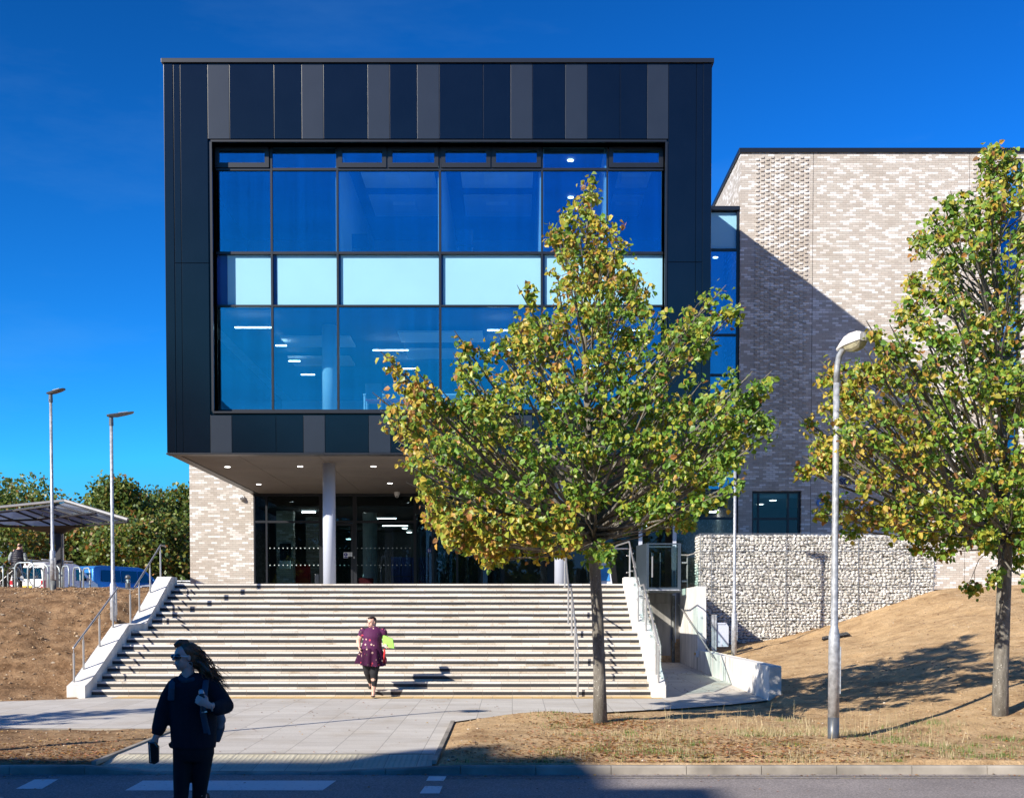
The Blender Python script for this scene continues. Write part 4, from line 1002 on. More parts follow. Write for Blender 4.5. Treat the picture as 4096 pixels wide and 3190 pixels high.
# a-board by the landing
ab = thing('pavement_sign', 'round-topped folding board sign with a blue panel standing on the landing behind the tree trunk', 'sign', (X(2440, 2330, 37.5), 37.5, LAND))
def aboard(u0, u1, vtop, y0, y1, mat_, nm):
    m = MB(); xa, xb = X(u0, 2330, y0), X(u1, 2330, y0); n = 14; pts = []
    h = Z(vtop, y0)-LAND; xm = (xa+xb)/2; w = (xb-xa)/2
    for k in range(n+1):
        a = math.pi*k/n; pts.append((xm+w*0.55*math.cos(a), 0.70+0.30*math.sin(a)))
    prof_ = [(xb, 0.0)]+pts+[(xa, 0.0)]
    P3 = [(x, y0+(y1-y0)*t, LAND+0.01+h*t) for x, t in prof_]
    m.prism(P3, (0, 0.03, 0)); return obj(nm, m, mat_, ab)
aboard(2402, 2474, 2190, 37.9, 37.6, GREYP, 'rear_leaf')
fl = aboard(2388, 2452, 2190, 37.2, 37.55, COLPAINT, 'front_leaf')
m = MB(); xa, xb = X(2398, 2330, 37.2), X(2440, 2330, 37.2); m.prism([(xa, 37.25, LAND+0.25), (xb, 37.25, LAND+0.25), (xb-.02, 37.40, LAND+0.72), (xa+.02, 37.40, LAND+0.72)], (0, -0.006, 0)); obj('blue_poster', m, M('poster_blue', (0.03, 0.20, 0.50), 0.5), fl)

# ------------------------------------------------------------------ gabion wall
gb = thing('gabion_wall', 'long wire-caged wall of pale stones standing in the right-hand earth bank', 'wall', (9.2, 37.3, 1))
YGB = 35.8; GX0, GX1 = X(2797, 2300, YGB), X(3736, 2250, YGB); GT = Z(2134, YGB)
m = MB(); m.box(GX0+0.05, GX1-0.05, YGB+0.10, YGB+0.85, 0.0, GT-0.07); obj('dark_backing', m, M('gabion_gap_dark', (0.24, 0.23, 0.21), 1.0), gb)  # backing box behind the stones, coloured dark to deepen the shade in the gaps
def rock(seed):
    r = random.Random(seed); b = bmesh.new()
    for k in range(15):
        v = Vector((r.gauss(0, 1), r.gauss(0, 1), r.gauss(0, 1))).normalized()*r.uniform(0.86, 1.0); b.verts.new(v)
    h = bmesh.ops.convex_hull(b, input=b.verts)
    bmesh.ops.delete(b, geom=[g for g in h['geom_interior'] if isinstance(g, bmesh.types.BMVert)], context='VERTS')
    b.verts.ensure_lookup_table(); b.verts.index_update()
    return [v.co.copy() for v in b.verts], [[v.index for v in f.verts] for f in b.faces]
ROCKS = [rock(k) for k in range(14)]
verts, faces, fcol = [], [], []
def put_rock(c, s, rz_, tilt, shade):
    vs, fs = ROCKS[rnd.randrange(14)]; b0 = len(verts)
    R = Matrix.Rotation(rz_, 3, 'Z') @ Matrix.Rotation(tilt, 3, 'Y')
    for v in vs: verts.append(tuple(R @ Vector((v.x*s[0], v.y*s[1], v.z*s[2]))+Vector(c)))
    for f in fs: faces.append([b0+i for i in f]); fcol.append(shade)
z = GT-0.04
while z > 0.2:
    hgt = rnd.uniform(0.065, 0.095); x = GX0+rnd.uniform(0, 0.08)
    while x < GX1:
        w = rnd.uniform(0.075, 0.155)
        if z > terr(x, 35.6)-0.35:
            put_rock((x+w/2, YGB+0.055+rnd.uniform(-0.012, 0.02), z-hgt/2+rnd.uniform(-0.012, 0.012)), (w*0.68, 0.10, hgt*rnd.uniform(0.68, 0.80)), rnd.uniform(-0.3, 0.3), rnd.uniform(-0.25, 0.25), rnd.random())
        x += w
    # left return face and top
    yy_ = YGB+0.1
    while yy_ < YGB+0.9:
        d = rnd.uniform(0.09, 0.16); put_rock((GX0+0.05, yy_+d/2, z-hgt/2), (0.06, d*0.56, hgt*0.58), 0, 0, rnd.random()); yy_ += d
    z -= hgt
yy_ = YGB+0.13
while yy_ < YGB+0.9:
    x = GX0
    while x < GX1:
        w = rnd.uniform(0.1, 0.18); put_rock((x+w/2, yy_, GT-0.06), (w*0.56, 0.08, 0.055), 0, 0, rnd.random()); x += w
    yy_ += 0.14
me = bpy.data.meshes.new('stone_fill'); me.from_pydata(verts, [], faces)
ca = me.color_attributes.new('shade', 'FLOAT_COLOR', 'CORNER')
li = 0; buf = []
for f, s_ in zip(me.polygons, fcol):
    buf += [s_, s_, s_, 1.0]*len(f.vertices)
ca.data.foreach_set('color', buf)
gm_, n, b = newmat('gabion_limestone'); at = nd(n, 'ShaderNodeVertexColor'); at.layer_name = 'shade'
c = ramp(n, at.outputs[0], [(0.0, (0.62, 0.61, 0.57)), (0.5, (0.75, 0.735, 0.69)), (0.85, (0.81, 0.79, 0.755)), (1.0, (0.58, 0.57, 0.55))])
c = mixc(n, 0.6, c, ramp(n, noise_n(n, geo(n), 18, 5), [(0.3, (0.8, 0.77, 0.72)), (0.7, (1.1, 1.1, 1.1))]), 'MULTIPLY')
L(n, c, b.inputs['Base Color']); b.inputs['Roughness'].default_value = 0.9; bump(n, b, noise_n(n, geo(n), 40, 5), 0.4, 0.01)
obj('stone_fill', me, gm_, gb)
WIRE = M('galvanised_wire', (0.30, 0.32, 0.34), 0.5, 0.7)
m = MB(); r = 0.0028
x = GX0
while x < GX1: m.box(x-r, x+r, YGB-0.028, YGB-0.022, 0.3, GT); x += 0.1
z = GT
while z > 0.4: m.box(GX0, GX1, YGB-0.034, YGB-0.029, z-r, z+r); z -= 0.1
obj('wire_mesh', m, WIRE, gb)
m = MB()
for k in range(8): m.box(GX0, GX1, YGB-0.045, YGB-0.035, GT-0.5*k-0.008, GT-0.5*k+0.008)
for x in (GX0+0.02, GX0+0.35, GX0+2.5, GX0+4.6, GX0+6.1, GX1-0.02): m.box(x-0.009, x+0.009, YGB-0.056, YGB-0.046, 0.3, GT)
m.box(GX0-0.004, GX0+0.012, YGB+0.0, YGB+0.9, GT-0.01, GT+0.006)
obj('basket_seams', m, WIRE, gb)

# control cabinet and its posts
cbx = lambda u: X(u, 2500, 33.0)
cz = lambda v: Z(v, 33.0)
cb = thing('utility_cabinet', 'grey metal utility cabinet with a cut corner on galvanised channel posts before the gabion wall', 'cabinet', (cbx(2875), 33.0, cz(2605)))
m = MB(); m.prism([(cbx(2866), 32.95, cz(2585)), (cbx(2914), 32.95, cz(2585)), (cbx(2914), 32.95, cz(2505)), (cbx(2903), 32.95, cz(2489)), (cbx(2866), 32.95, cz(2489))], (0, 0.22, 0), bev=0.008); ho = obj('housing', m, COLPAINT, cb)
m = MB(); m.box(cbx(2868), cbx(2900), 32.93, 32.947, cz(2495), cz(2489.5)); obj('hood', m, COLPAINT, ho)
for a, b_ in ((2846, 2854), (2856, 2864)):
    m = MB(); m.box(cbx(a), cbx(b_), 32.9, 33.0, cz(2625), cz(2457)); obj('channel_post', m, GALV, cb)
bt = thing('call_box', 'small white call box with a yellow button on the corner of the white retaining wall', 'button', (5.0, 33.3, 1.0))
m = MB(); m.box(4.93, 5.02, 33.0, 33.12, 0.55, 0.72, bev=0.008); obj('housing', m, WHITEP, bt)
m = MB(); m.tube([(4.93, 33.05, 0.64), (4.90, 33.05, 0.64)], 0.035, 14); obj('button', m, M('yellow_plastic', (0.75, 0.42, 0.02), 0.5), bt)
gt = thing('drain_grating', 'dark square grating lying flat in the earth bank between the lamp and the gabion wall', 'grating', (0, 0, 0))
def onbank(u, v):
    D = 26.0
    for _ in range(40):
        p = P(u, v, D); zt = terr(p.x, p.y); D += (p.z-zt)*6.0*(1 if v > VHP else 1) if abs(p.z-zt) > 1e-3 else 0
        D = max(18, min(37, D))
    return P(u, v, D)
m = MB(); q = [(8.15, 32.4), (8.95, 32.6), (9.0, 33.1), (8.3, 32.95)]
q3 = [(x, y, terr(x, y)+0.05) for x, y in q]; m.prism(q3, (0, 0, 0.03)); obj('frame', m, BLACKP, gt)
m = MB()
for k in range(9):
    t_ = (k+0.5)/9; a = Vector(q3[0]).lerp(Vector(q3[1]), t_)+Vector((0, 0, .034)); c_ = Vector(q3[3]).lerp(Vector(q3[2]), t_)+Vector((0, 0, .034)); m.tube([a, c_], 0.012, 5)
obj('bars', m, GREYMETAL, gt)

# ------------------------------------------------------------------ lamp columns
def modern_lamp(x, y, z, h, label, az, stained=True, hs=1.0):
    t = thing('lamp_column', label, 'street lamp', (x, y, z), group='slim lamp columns with flat grey heads')
    if stained:
        m = MB(); m.lathe(x, y, [(0.076, z-0.3), (0.076, z+0.32)], 20); obj('painted_base', m, GALVD, t, smooth=True)
    m = MB(); m.lathe(x, y, [(0.072, z+(0.32 if stained else -0.3)), (0.072, z+1.05), (0.045, z+1.10), (0.040, z+2.0), (0.036, z+h-0.25)], 20); obj('pole', m, GALV, t, smooth=True)
    m = MB(); m.box(x+0.068, x+0.082, y-0.05, y+0.03, z+0.35, z+0.9, bev=0.004); obj('access_door', m, GALV, t)
    d = Vector((math.cos(az), math.sin(az), 0)); s_ = Vector((-d.y, d.x, 0)); up = Vector((0, 0, 1)); tilt = 0.17
    d2 = (d+up*tilt).normalized(); n2 = d2.cross(s_).normalized()*-1
    top = Vector((x, y, z+h-0.25))
    m = MB(); m.tube([top, top+up*0.22], [0.052, 0.046], 14); m.tube([top+up*0.05+s_*0.05, top+up*0.05-s_*0.07], 0.012, 6); obj('head_bracket', m, GREYMETAL, t)
    m = MB(); c = top+up*0.24-d2*0.10; rings = []
    for f_, w, hh in ((0, 0.07, 0.02), (0.06, 0.11, 0.055), (0.25, 0.145, 0.075), (0.48, 0.15, 0.055), (0.62, 0.12, 0.03), (0.66, 0.08, 0.012)):
        p = c+d2*f_*hs; w *= hs; hh *= hs
        rings.append([p+s_*w*0.98, p+s_*w*0.75+n2*hh*0.7, p+n2*hh, p-s_*w*0.75+n2*hh*0.7, p-s_*w*0.98, p-s_*w*0.6-n2*0.02, p+s_*w*0.6-n2*0.02])
    R = [[m.bm.verts.new(q) for q in rg] for rg in rings]
    for a, b_ in zip(R, R[1:]):
        for k in range(7): m.bm.faces.new([a[k], a[(k+1) % 7], b_[(k+1) % 7], b_[k]])
    m.bm.faces.new(R[0]); m.bm.faces.new(R[-1]); hd = obj('lamp_head', m, GREYMETAL, t)
    m = MB(); p = c+d2*0.40*hs-n2*0.024
    m.prism([p+s_*0.07+d2*0.1, p+s_*0.07-d2*0.1, p-s_*0.07-d2*0.1, p-s_*0.07+d2*0.1], -n2*0.006); obj('led_window', m, INTWHITE, hd)
    return t
modern_lamp(X(208, 2000, 31.2), 31.2, 2.22, 5.05, 'tall galvanised lamp column on top of the left bank, leftmost of the lamp columns', rad(-18), True, 0.78)
modern_lamp(-9.22, 28.5, 1.32, 4.95, 'galvanised lamp column rising behind the left flank wall of the steps', rad(18), False, 0.92)
modern_lamp(X(2937, 2400, 32.75), 32.75, 0.66, 5.1, 'thin galvanised lamp column before the gabion wall, its head hidden in the tree', rad(192), False)
# old street lamp on the right verge
lx, ly = X(3333, 2960, 17.2), 17.2; lz = terr(lx, ly)
lamp = thing('street_lamp', 'big galvanised street lamp with bulky dusty lantern on the right verge', 'street lamp', (lx, ly, lz))
LH = Z(1400, ly)-lz
m = MB(); m.lathe(lx, ly, [(0.079, lz-0.2), (0.078, lz+0.29)], 28); obj('painted_base', m, GREYMETAL, lamp, smooth=True)
m = MB(); m.lathe(lx, ly, [(0.078, lz+0.29), (0.077, lz+1.42), (0.074, lz+1.45), (0.050, lz+1.56), (0.049, lz+1.7), (0.045, lz+3.5), (0.042, lz+LH-0.45)], 28); obj('pole', m, GALV, lamp, smooth=True)
m = MB(); m.box(lx+0.070, lx+0.086, ly-0.06, ly+0.03, lz+0.62, lz+1.28, bev=0.007); obj('access_door', m, GALV, lamp)
hdv = Vector((0.52, -0.85, 0)).normalized(); hs_ = Vector((-hdv.y, hdv.x, 0)); up = Vector((0, 0, 1))
pt_ = Vector((lx, ly, lz+LH-0.45))
m = MB(); m.tube([pt_, pt_+up*0.22+hdv*0.01, pt_+up*0.36+hdv*0.045, pt_+up*0.45+hdv*0.13, pt_+up*0.50+hdv*0.25], [0.042]*5, 20); obj('bent_neck', m, GALV, lamp, smooth=True)
LANT = M('dusty_lantern_grey', (0.62, 0.60, 0.57), 0.6, 0.0, 0.12, 9.0, bmp=(40, 0.2, 0.003))
dl = (hdv+up*0.10).normalized(); nl = (up-dl*up.dot(dl)).normalized(); o0 = pt_+up*0.45+hdv*0.06
def lring(f_, w, hh, low):
    p = o0+dl*f_
    return [p+hs_*w, p+hs_*w*0.93+nl*hh*0.62, p+hs_*w*0.62+nl*hh, p-hs_*w*0.62+nl*hh, p-hs_*w*0.93+nl*hh*0.62, p-hs_*w, p-hs_*w*0.7-nl*low, p+hs_*w*0.7-nl*low]
sh_ = MB(); R = [[sh_.bm.verts.new(q) for q in lring(*a)] for a in (tuple(0.74*q for q in e) for e in ((-0.05, 0.05, 0.04, 0.02), (0.04, 0.075, 0.10, 0.02), (0.18, 0.12, 0.175, 0.015), (0.32, 0.135, 0.20, 0.01), (0.50, 0.135, 0.19, 0.01), (0.60, 0.12, 0.15, 0.01)))]
for a, b_ in zip(R, R[1:]):
    for k in range(8): sh_.bm.faces.new([a[k], a[(k+1) % 8], b_[(k+1) % 8], b_[k]])
sh_.bm.faces.new(R[0]); sh_.bm.faces.new(R[-1])
lant = obj('lantern', sh_, LANT, lamp)
m = MB(); bl = [(0.15, 0.09, 0.012, 0.02), (0.20, 0.105, 0.012, 0.10), (0.36, 0.115, 0.012, 0.14), (0.50, 0.115, 0.012, 0.12), (0.58, 0.10, 0.012, 0.03)]
R = []
for f_, w, hh, low in [tuple(0.74*q for q in e) for e in bl]:
    p = o0+dl*f_; R.append([m.bm.verts.new(q) for q in (p+hs_*w-nl*0.012, p+hs_*w*0.9-nl*low*0.7, p+hs_*w*0.5-nl*low, p-hs_*w*0.5-nl*low, p-hs_*w*0.9-nl*low*0.7, p-hs_*w-nl*0.012)])
for a, b_ in zip(R, R[1:]):
    for k in range(6): m.bm.faces.new([a[k], a[(k+1) % 6], b_[(k+1) % 6], b_[k]])
m.bm.faces.new(R[0]); m.bm.faces.new(R[-1]); obj('lens_bowl', m, M('yellowed_bowl', (0.34, 0.31, 0.20), 0.22, 0.0, 0.3, 7.0, spec=0.8), lant)
m = MB(); p = o0+dl*0.445+nl*0.025; m.box(p.x-0.02, p.x+0.02, p.y-0.02, p.y+0.01, p.z-0.03, p.z+0.05, bev=0.004); obj('latch', m, STEEL, lant)
# the other verge lamp, west of the view, whose thin shadow crosses the paving
l2 = copy_tree(lamp, None, 'street lamp on the left verge, outside the photograph, casting a thin shadow over the paving')
l2.location = (-7.9, 12.9+2.35, -0.17); l2['label'] = 'street lamp standing beyond the left edge of the view'

# ------------------------------------------------------------------ trees
def leaf_mat(name, tr=0.35):
    m, n, b = newmat(name); at = nd(n, 'ShaderNodeVertexColor'); at.layer_name = 'leaf'
    L(n, at.outputs[0], b.inputs['Base Color']); b.inputs['Roughness'].default_value = 0.42; b.inputs['Specular IOR Level'].default_value = 0.45
    t = nd(n, 'ShaderNodeBsdfTranslucent'); L(n, mixc(n, 1.0, at.outputs[0], (1.35, 1.25, 0.6), 'MULTIPLY'), t.inputs[0])
    mx = nd(n, 'ShaderNodeMixShader'); mx.inputs[0].default_value = tr
    L(n, b.outputs[0], mx.inputs[1]); L(n, t.outputs[0], mx.inputs[2]); L(n, mx.outputs[0], n.nodes['Material Output'].inputs[0]); return m
LEAF = leaf_mat('tree_leaf')
def bark_mat():
    m, n, b = newmat('mottled_bark'); g = geo(n)
    mp = n.nodes.new('ShaderNodeMapping'); mp.inputs['Scale'].default_value = (1, 1, 0.3); n.links.new(g, mp.inputs[0])
    a = noise_n(n, mp.outputs[0], 14, 6, 0.7); s_ = noise_n(n, g, 34, 3, 0.6)
    c = ramp(n, a, [(0.3, (0.085, 0.075, 0.060)), (0.55, (0.19, 0.175, 0.15)), (0.75, (0.30, 0.28, 0.24))])
    c = mixc(n, ramp(n, s_, [(0.64, (0, 0, 0)), (0.68, (1, 1, 1))]), c, (0.46, 0.45, 0.40))
    L(n, c, b.inputs['Base Color']); b.inputs['Roughness'].default_value = 0.9; bump(n, b, a, 0.9, 0.02); return m
BARK = bark_mat()
GREENS = [(0.12, 0.25, 0.035), (0.17, 0.32, 0.045), (0.08, 0.17, 0.028), (0.24, 0.38, 0.06), (0.20, 0.30, 0.045)]
MIDS = [(0.36, 0.41, 0.05), (0.30, 0.35, 0.045), (0.44, 0.41, 0.06)]
WARMS = [(0.54, 0.38, 0.05), (0.50, 0.30, 0.06), (0.42, 0.20, 0.06), (0.58, 0.45, 0.08), (0.60, 0.46, 0.10), (0.30, 0.15, 0.06)]
def leaves_mesh(name, pts, size, r, warmf):
    """pts: (position, droop direction); every leaf is two quads folded on the midrib"""
    vs, fs, cols = [], [], []
    for p, out in pts:
        s = size*r.uniform(0.6, 1.25)
        nrm = (out*0.4-SUNV*0.55+Vector((r.gauss(0, .6), r.gauss(0, .6)-0.15, r.gauss(0, .5)+0.1))).normalized()
        ax = Vector((r.gauss(0, 1), r.gauss(0, 1), -0.9+r.gauss(0, .5))); ax = (ax-nrm*ax.dot(nrm)).normalized(); sd_ = nrm.cross(ax)
        fold = r.uniform(0.1, 0.4)*s
        b0 = len(vs)
        vs += [p, p+ax*s*0.30+sd_*s*0.46+nrm*fold*0.6, p+ax*s*0.80+sd_*s*0.27+nrm*fold*0.4, p+ax*s*1.08-nrm*fold*0.3, p+ax*s*0.80-sd_*s*0.27+nrm*fold*0.4, p+ax*s*0.30-sd_*s*0.46+nrm*fold*0.6]
        fs += [(b0, b0+1, b0+2, b0+3), (b0, b0+3, b0+4, b0+5)]
        w = warmf(p); q = r.random()
        c = r.choice(WARMS) if q < w*0.8 else (r.choice(MIDS) if q < w*1.25+0.22 else r.choice(GREENS))
        k = r.uniform(0.8, 1.2); cols.append((c[0]*k, c[1]*k, c[2]*k, 1.0))
    me = bpy.data.meshes.new(name); me.from_pydata([tuple(v) for v in vs], [], fs)
    ca = me.color_attributes.new('leaf', 'FLOAT_COLOR', 'CORNER'); buf = []
    for c in cols: buf += list(c)*8
    ca.data.foreach_set('color', buf); return me

def street_tree(name, label, D, trunk_px, trunk_r, blobs, nleaf, seed, warmf, leaf=0.080, zbase=None, extra_dx=0.0, xscale=1.0):
    r = random.Random(seed)
    px2m = D/FPX
    tp = [P(u, v, D) for u, v in trunk_px]
    if zbase is not None: tp[0].z = zbase-0.1
    if extra_dx:
        for p in tp: p.x += extra_dx
    base = Vector((tp[0].x, D, tp[0].z)); t = thing(name, label, 'tree', base)
    tb = MB(); 
    tb.tube(tp, trunk_r, 14); tr_ = obj('trunk', tb, BARK, t, smooth=True)
    wood = MB(); pts = []
    # crown: clumps surveyed in the picture plane, spread through the depth of the crown
    allb = []
    for (u, v, ru, rv) in blobs:
        c = P(u, v, D); c.x += extra_dx
        R = max(0.35, abs(c.x-tp[-1].x)*0.35+1.0*min(1.0, (v-blobs[0][1])/900.0+0.12)*2.3)
        dx = abs(c.x-tp[0].x); RR = math.sqrt(max(0.0, R*R*1.3-dx*dx*0.55))
        n = 1 if RR < 0.35 else 3 if RR > 1.0 else 2
        offs = [0.0] if n == 1 else ([-RR*0.6, RR*0.05] if n == 2 else [-RR*0.75, -0.35, RR*0.10])
        for k, o_ in enumerate(offs):
            allb.append((c+Vector((r.uniform(-.1, .1), o_+r.uniform(-.2, .2), r.uniform(-.1, .1))), ru*px2m*0.88, rv*px2m*0.84, (ru*rv)**0.75*20/max(1, n)*(1.9 if v > 2020 else 0.62 if v < 1300 else 0.85 if v < 1600 else 1.0)))
    tot = sum(b_[3] for b_ in allb)
    def along(z):
        for a, b_ in zip(tp, tp[1:]):
            if z <= b_.z: return a.lerp(b_, max(0, (z-a.z)/max(1e-3, (b_.z-a.z))))
        return tp[-1].copy()
    zlow = tp[3].z+0.28
    for c, rx, rz_, wgt in allb:
        hd = math.hypot(c.x-tp[0].x, c.y-D)
        s0 = along(max(zlow+r.uniform(0, .35), c.z-hd*0.62-0.25)); mid = s0.lerp(c, 0.5)+Vector((r.gauss(0, .05), r.gauss(0, .05), -0.06*hd))
        lr = min(0.030, 0.011+0.0065*hd)*(0.62 if c.z < zlow+0.9 else 1.0)
        wood.tube([s0, s0.lerp(mid, .5)+Vector((r.gauss(0, .03), r.gauss(0, .03), -0.03)), mid, c, c+(c-mid)*0.12], [lr*1.15, lr, lr*0.7, lr*0.4, lr*0.15], 6)
        nt_ = max(4, int(nleaf*wgt/tot/18))
        for _ in range(nt_):
            d = Vector((r.gauss(0, 1), r.gauss(0, 1), r.gauss(0, 1))).normalized()
            rr = r.random()**0.40
            tip = c+Vector((d.x*rx*rr, d.y*(rx+rz_)*0.40*rr, d.z*rz_*rr+0.04))
            st_ = mid.lerp(c, r.uniform(0.2, 1.0)); m_ = st_.lerp(tip, 0.55)+Vector((r.gauss(0, .04), r.gauss(0, .04), r.gauss(0, .04)-0.03))
            wood.tube([st_, m_, tip], [lr*0.30+0.002, 0.0045, 0.002], 4, cap=False)
            for q in range(18):
                f_ = r.random()**0.5; base_p = m_.lerp(tip, f_) if f_ > 0.25 else st_.lerp(m_, 0.5+f_)
                jit = Vector((r.gauss(0, .055), r.gauss(0, .055), r.gauss(0, .05)-0.02))
                pts.append((base_p+jit, jit.normalized()))
    br_ = obj('branches', wood, BARK, t)
    me = leaves_mesh('crown', pts, leaf, r, warmf)
    obj('crown', me, LEAF, t)
    return t
B1 = [(2352, 790, 32, 62), (2348, 880, 70, 60), (2300, 950, 110, 60), (2400, 960, 80, 70), (2240, 1040, 95, 80), (2350, 1060, 120, 80), (2450, 1060, 60, 90), (2230, 960, 40, 40), (2520, 1140, 60, 60),
      (2400, 1180, 140, 90), (2520, 1250, 90, 75), (2300, 1180, 80, 80), (2240, 1260, 110, 75), (2090, 1290, 50, 60), (2070, 1390, 80, 80), (2180, 1380, 130, 90), (2400, 1320, 190, 90), (2570, 1370, 90, 70),
      (2790, 1300, 70, 60), (2730, 1380, 90, 60), (2880, 1380, 70, 45), (2670, 1450, 80, 50), (2020, 1500, 120, 80), (2170, 1530, 140, 80), (2400, 1480, 190, 90), (2620, 1540, 150, 80), (1880, 1490, 40, 50), (1870, 1590, 90, 50),
      (1640, 1570, 35, 45), (1690, 1640, 50, 70), (1610, 1700, 45, 60), (1640, 1800, 55, 60), (1730, 1760, 60, 80), (1750, 1660, 50, 50), (1850, 1690, 110, 75), (2000, 1660, 150, 85), (2220, 1680, 170, 90), (2450, 1660, 180, 90), (2680, 1650, 150, 75), (2830, 1640, 120, 60), (2950, 1620, 75, 55), (2990, 1690, 50, 45),
      (1790, 1850, 90, 70), (1930, 1800, 150, 80), (2130, 1830, 170, 90), (2350, 1840, 170, 90), (2570, 1800, 180, 90), (2790, 1780, 160, 90), (2960, 1760, 110, 70), (2975, 1850, 50, 45), (1740, 1940, 70, 60), (1880, 1960, 120, 65), (2080, 1990, 160, 80), (2320, 2000, 160, 80), (2540, 1960, 160, 75), (2740, 1920, 140, 75), (2920, 1920, 100, 50), (2830, 2000, 60, 35),
      (1760, 2060, 70, 40), (1880, 2110, 120, 55), (2050, 2130, 140, 55), (2200, 2110, 120, 55), (2600, 2060, 100, 45), (2730, 2060, 60, 35), (1870, 2180, 70, 30), (2130, 2190, 110, 30), (2260, 2160, 60, 50), (1830, 2140, 90, 40), (1960, 2185, 120, 35), (2090, 2165, 110, 40), (1720, 2010, 60, 50), (2370, 2230, 35, 60), (2500, 2080, 60, 40), (1940, 2215, 60, 20)]
def warm1(p):
    u = (p.x/19.2)*FPX+CXP; v = VHP-(p.z-EYE)/19.2*FPX
    w = 0.10
    if u < 1800: w = 0.55-(u-1600)/200*0.2
    if v < 1250: w = max(w, 0.42)
    elif v < 1600: w = max(w, 0.28)
    if v > 2050 and u < 2300: w = max(w, 0.45)
    if u > 2500 and v > 1300: w = min(w, 0.12)
    w += 0.18*noise.noise((p.x*1.1, p.y*1.1, p.z*1.1))
    return max(0.02, w)
street_tree('street_tree', 'autumn lime tree with green and yellow leaves on the verge in front of the steps', 19.2,
            [(2402, 2925), (2398, 2700), (2390, 2450), (2378, 2250), (2366, 2080), (2360, 1850), (2345, 1550), (2338, 1300), (2345, 1050), (2352, 790)],
            [0.118, 0.095, 0.090, 0.088, 0.080, 0.062, 0.048, 0.034, 0.020, 0.006], [(u-(55 if u > 2850 else 0), v, a, b) for u, v, a, b in B1], 27000, 5, warm1, zbase=-0.10)
B2 = [(3955, 590, 25, 55), (3900, 680, 60, 50), (3985, 680, 70, 70), (4060, 700, 80, 90), (3880, 790, 90, 70), (4000, 820, 120, 90), (3840, 900, 60, 60), (3930, 930, 120, 80), (4080, 950, 120, 100),
      (3680, 900, 35, 30), (3690, 990, 70, 60), (3760, 1010, 90, 70), (3880, 1060, 130, 90), (4050, 1100, 140, 100), (3650, 1130, 60, 70), (3740, 1170, 110, 90), (3900, 1230, 140, 100), (4080, 1280, 140, 100),
      (3610, 1240, 50, 60), (3640, 1330, 90, 80), (3780, 1360, 140, 90), (3950, 1420, 150, 100), (4110, 1450, 120, 110), (3480, 1440, 80, 40), (3420, 1500, 70, 55), (3540, 1480, 90, 70), (3660, 1500, 120, 90), (3300, 1490, 20, 35), (3310, 1570, 30, 40),
      (3400, 1600, 80, 60), (3520, 1610, 110, 80), (3690, 1640, 140, 90), (3860, 1600, 150, 100), (4040, 1640, 150, 110), (3280, 1680, 40, 45), (3260, 1760, 60, 40), (3210, 1850, 30, 20), (3360, 1730, 90, 70), (3500, 1760, 120, 80), (3680, 1810, 150, 90), (3870, 1800, 150, 100), (4060, 1850, 140, 110),
      (3270, 1860, 60, 35), (3380, 1870, 90, 55), (3520, 1910, 110, 60), (3680, 1950, 130, 70), (3850, 1980, 140, 80), (4040, 2040, 130, 90), (3270, 2020, 40, 25), (3400, 2020, 80, 45), (3540, 2050, 100, 50), (3700, 2090, 100, 50), (3430, 2110, 60, 35), (3580, 2130, 80, 30), (3760, 2160, 80, 30), (3900, 2130, 90, 60), (3720, 2210, 60, 25), (4080, 2150, 60, 60), (3900, 2330, 35, 16), (4090, 2230, 25, 30)]
def warm2(p):
    u = (p.x/19.0)*FPX+CXP; v = VHP-(p.z-EYE)/19.0*FPX
    w = 0.20
    if u < 3500: w = 0.36
    if v > 1900 and u > 3800: w = 0.12
    if v < 900: w = 0.25
    return max(0.03, w+0.2*noise.noise((p.x*1.1, p.y*1.1, p.z*1.1)))
B2 = [(u, v, ru*(0.68 if v < 960 else 0.88 if v < 1500 else 1.0), rv*(0.8 if v < 960 else 1.0)) for u, v, ru, rv in B2]
B2R = B2+[(4200, 800, 70, 80), (4230, 1000, 90, 90), (4290, 1200, 110, 100), (4350, 1400, 120, 110), (4450, 1600, 130, 110), (4600, 1750, 150, 110), (4330, 1700, 150, 110), (4250, 1500, 150, 110), (4250, 1880, 150, 100), (4450, 1900, 150, 100), (4680, 1880, 110, 80), (4350, 2050, 130, 70), (4550, 2050, 110, 60)]
t2 = street_tree('street_tree', 'autumn lime tree with yellowing leaves at the right edge of the view', 19.0,
            [(4000, 2905), (4003, 2700), (4012, 2450), (4020, 2250), (4022, 2100), (4015, 1850), (4000, 1500), (3985, 1150), (3965, 850), (3955, 600)],
            [0.130, 0.116, 0.108, 0.104, 0.095, 0.070, 0.050, 0.034, 0.020, 0.006], B2R, 23000, 9, warm2, zbase=-0.08)
# the next tree of the row, west of the view: its shade falls over the left end of the paving
t3 = copy_tree(t2, None, 'lime tree standing beyond the left edge of the view'); t3.location = (-13.2, 15.8, -0.2); t3.scale = (0.62, 0.62, 0.62)

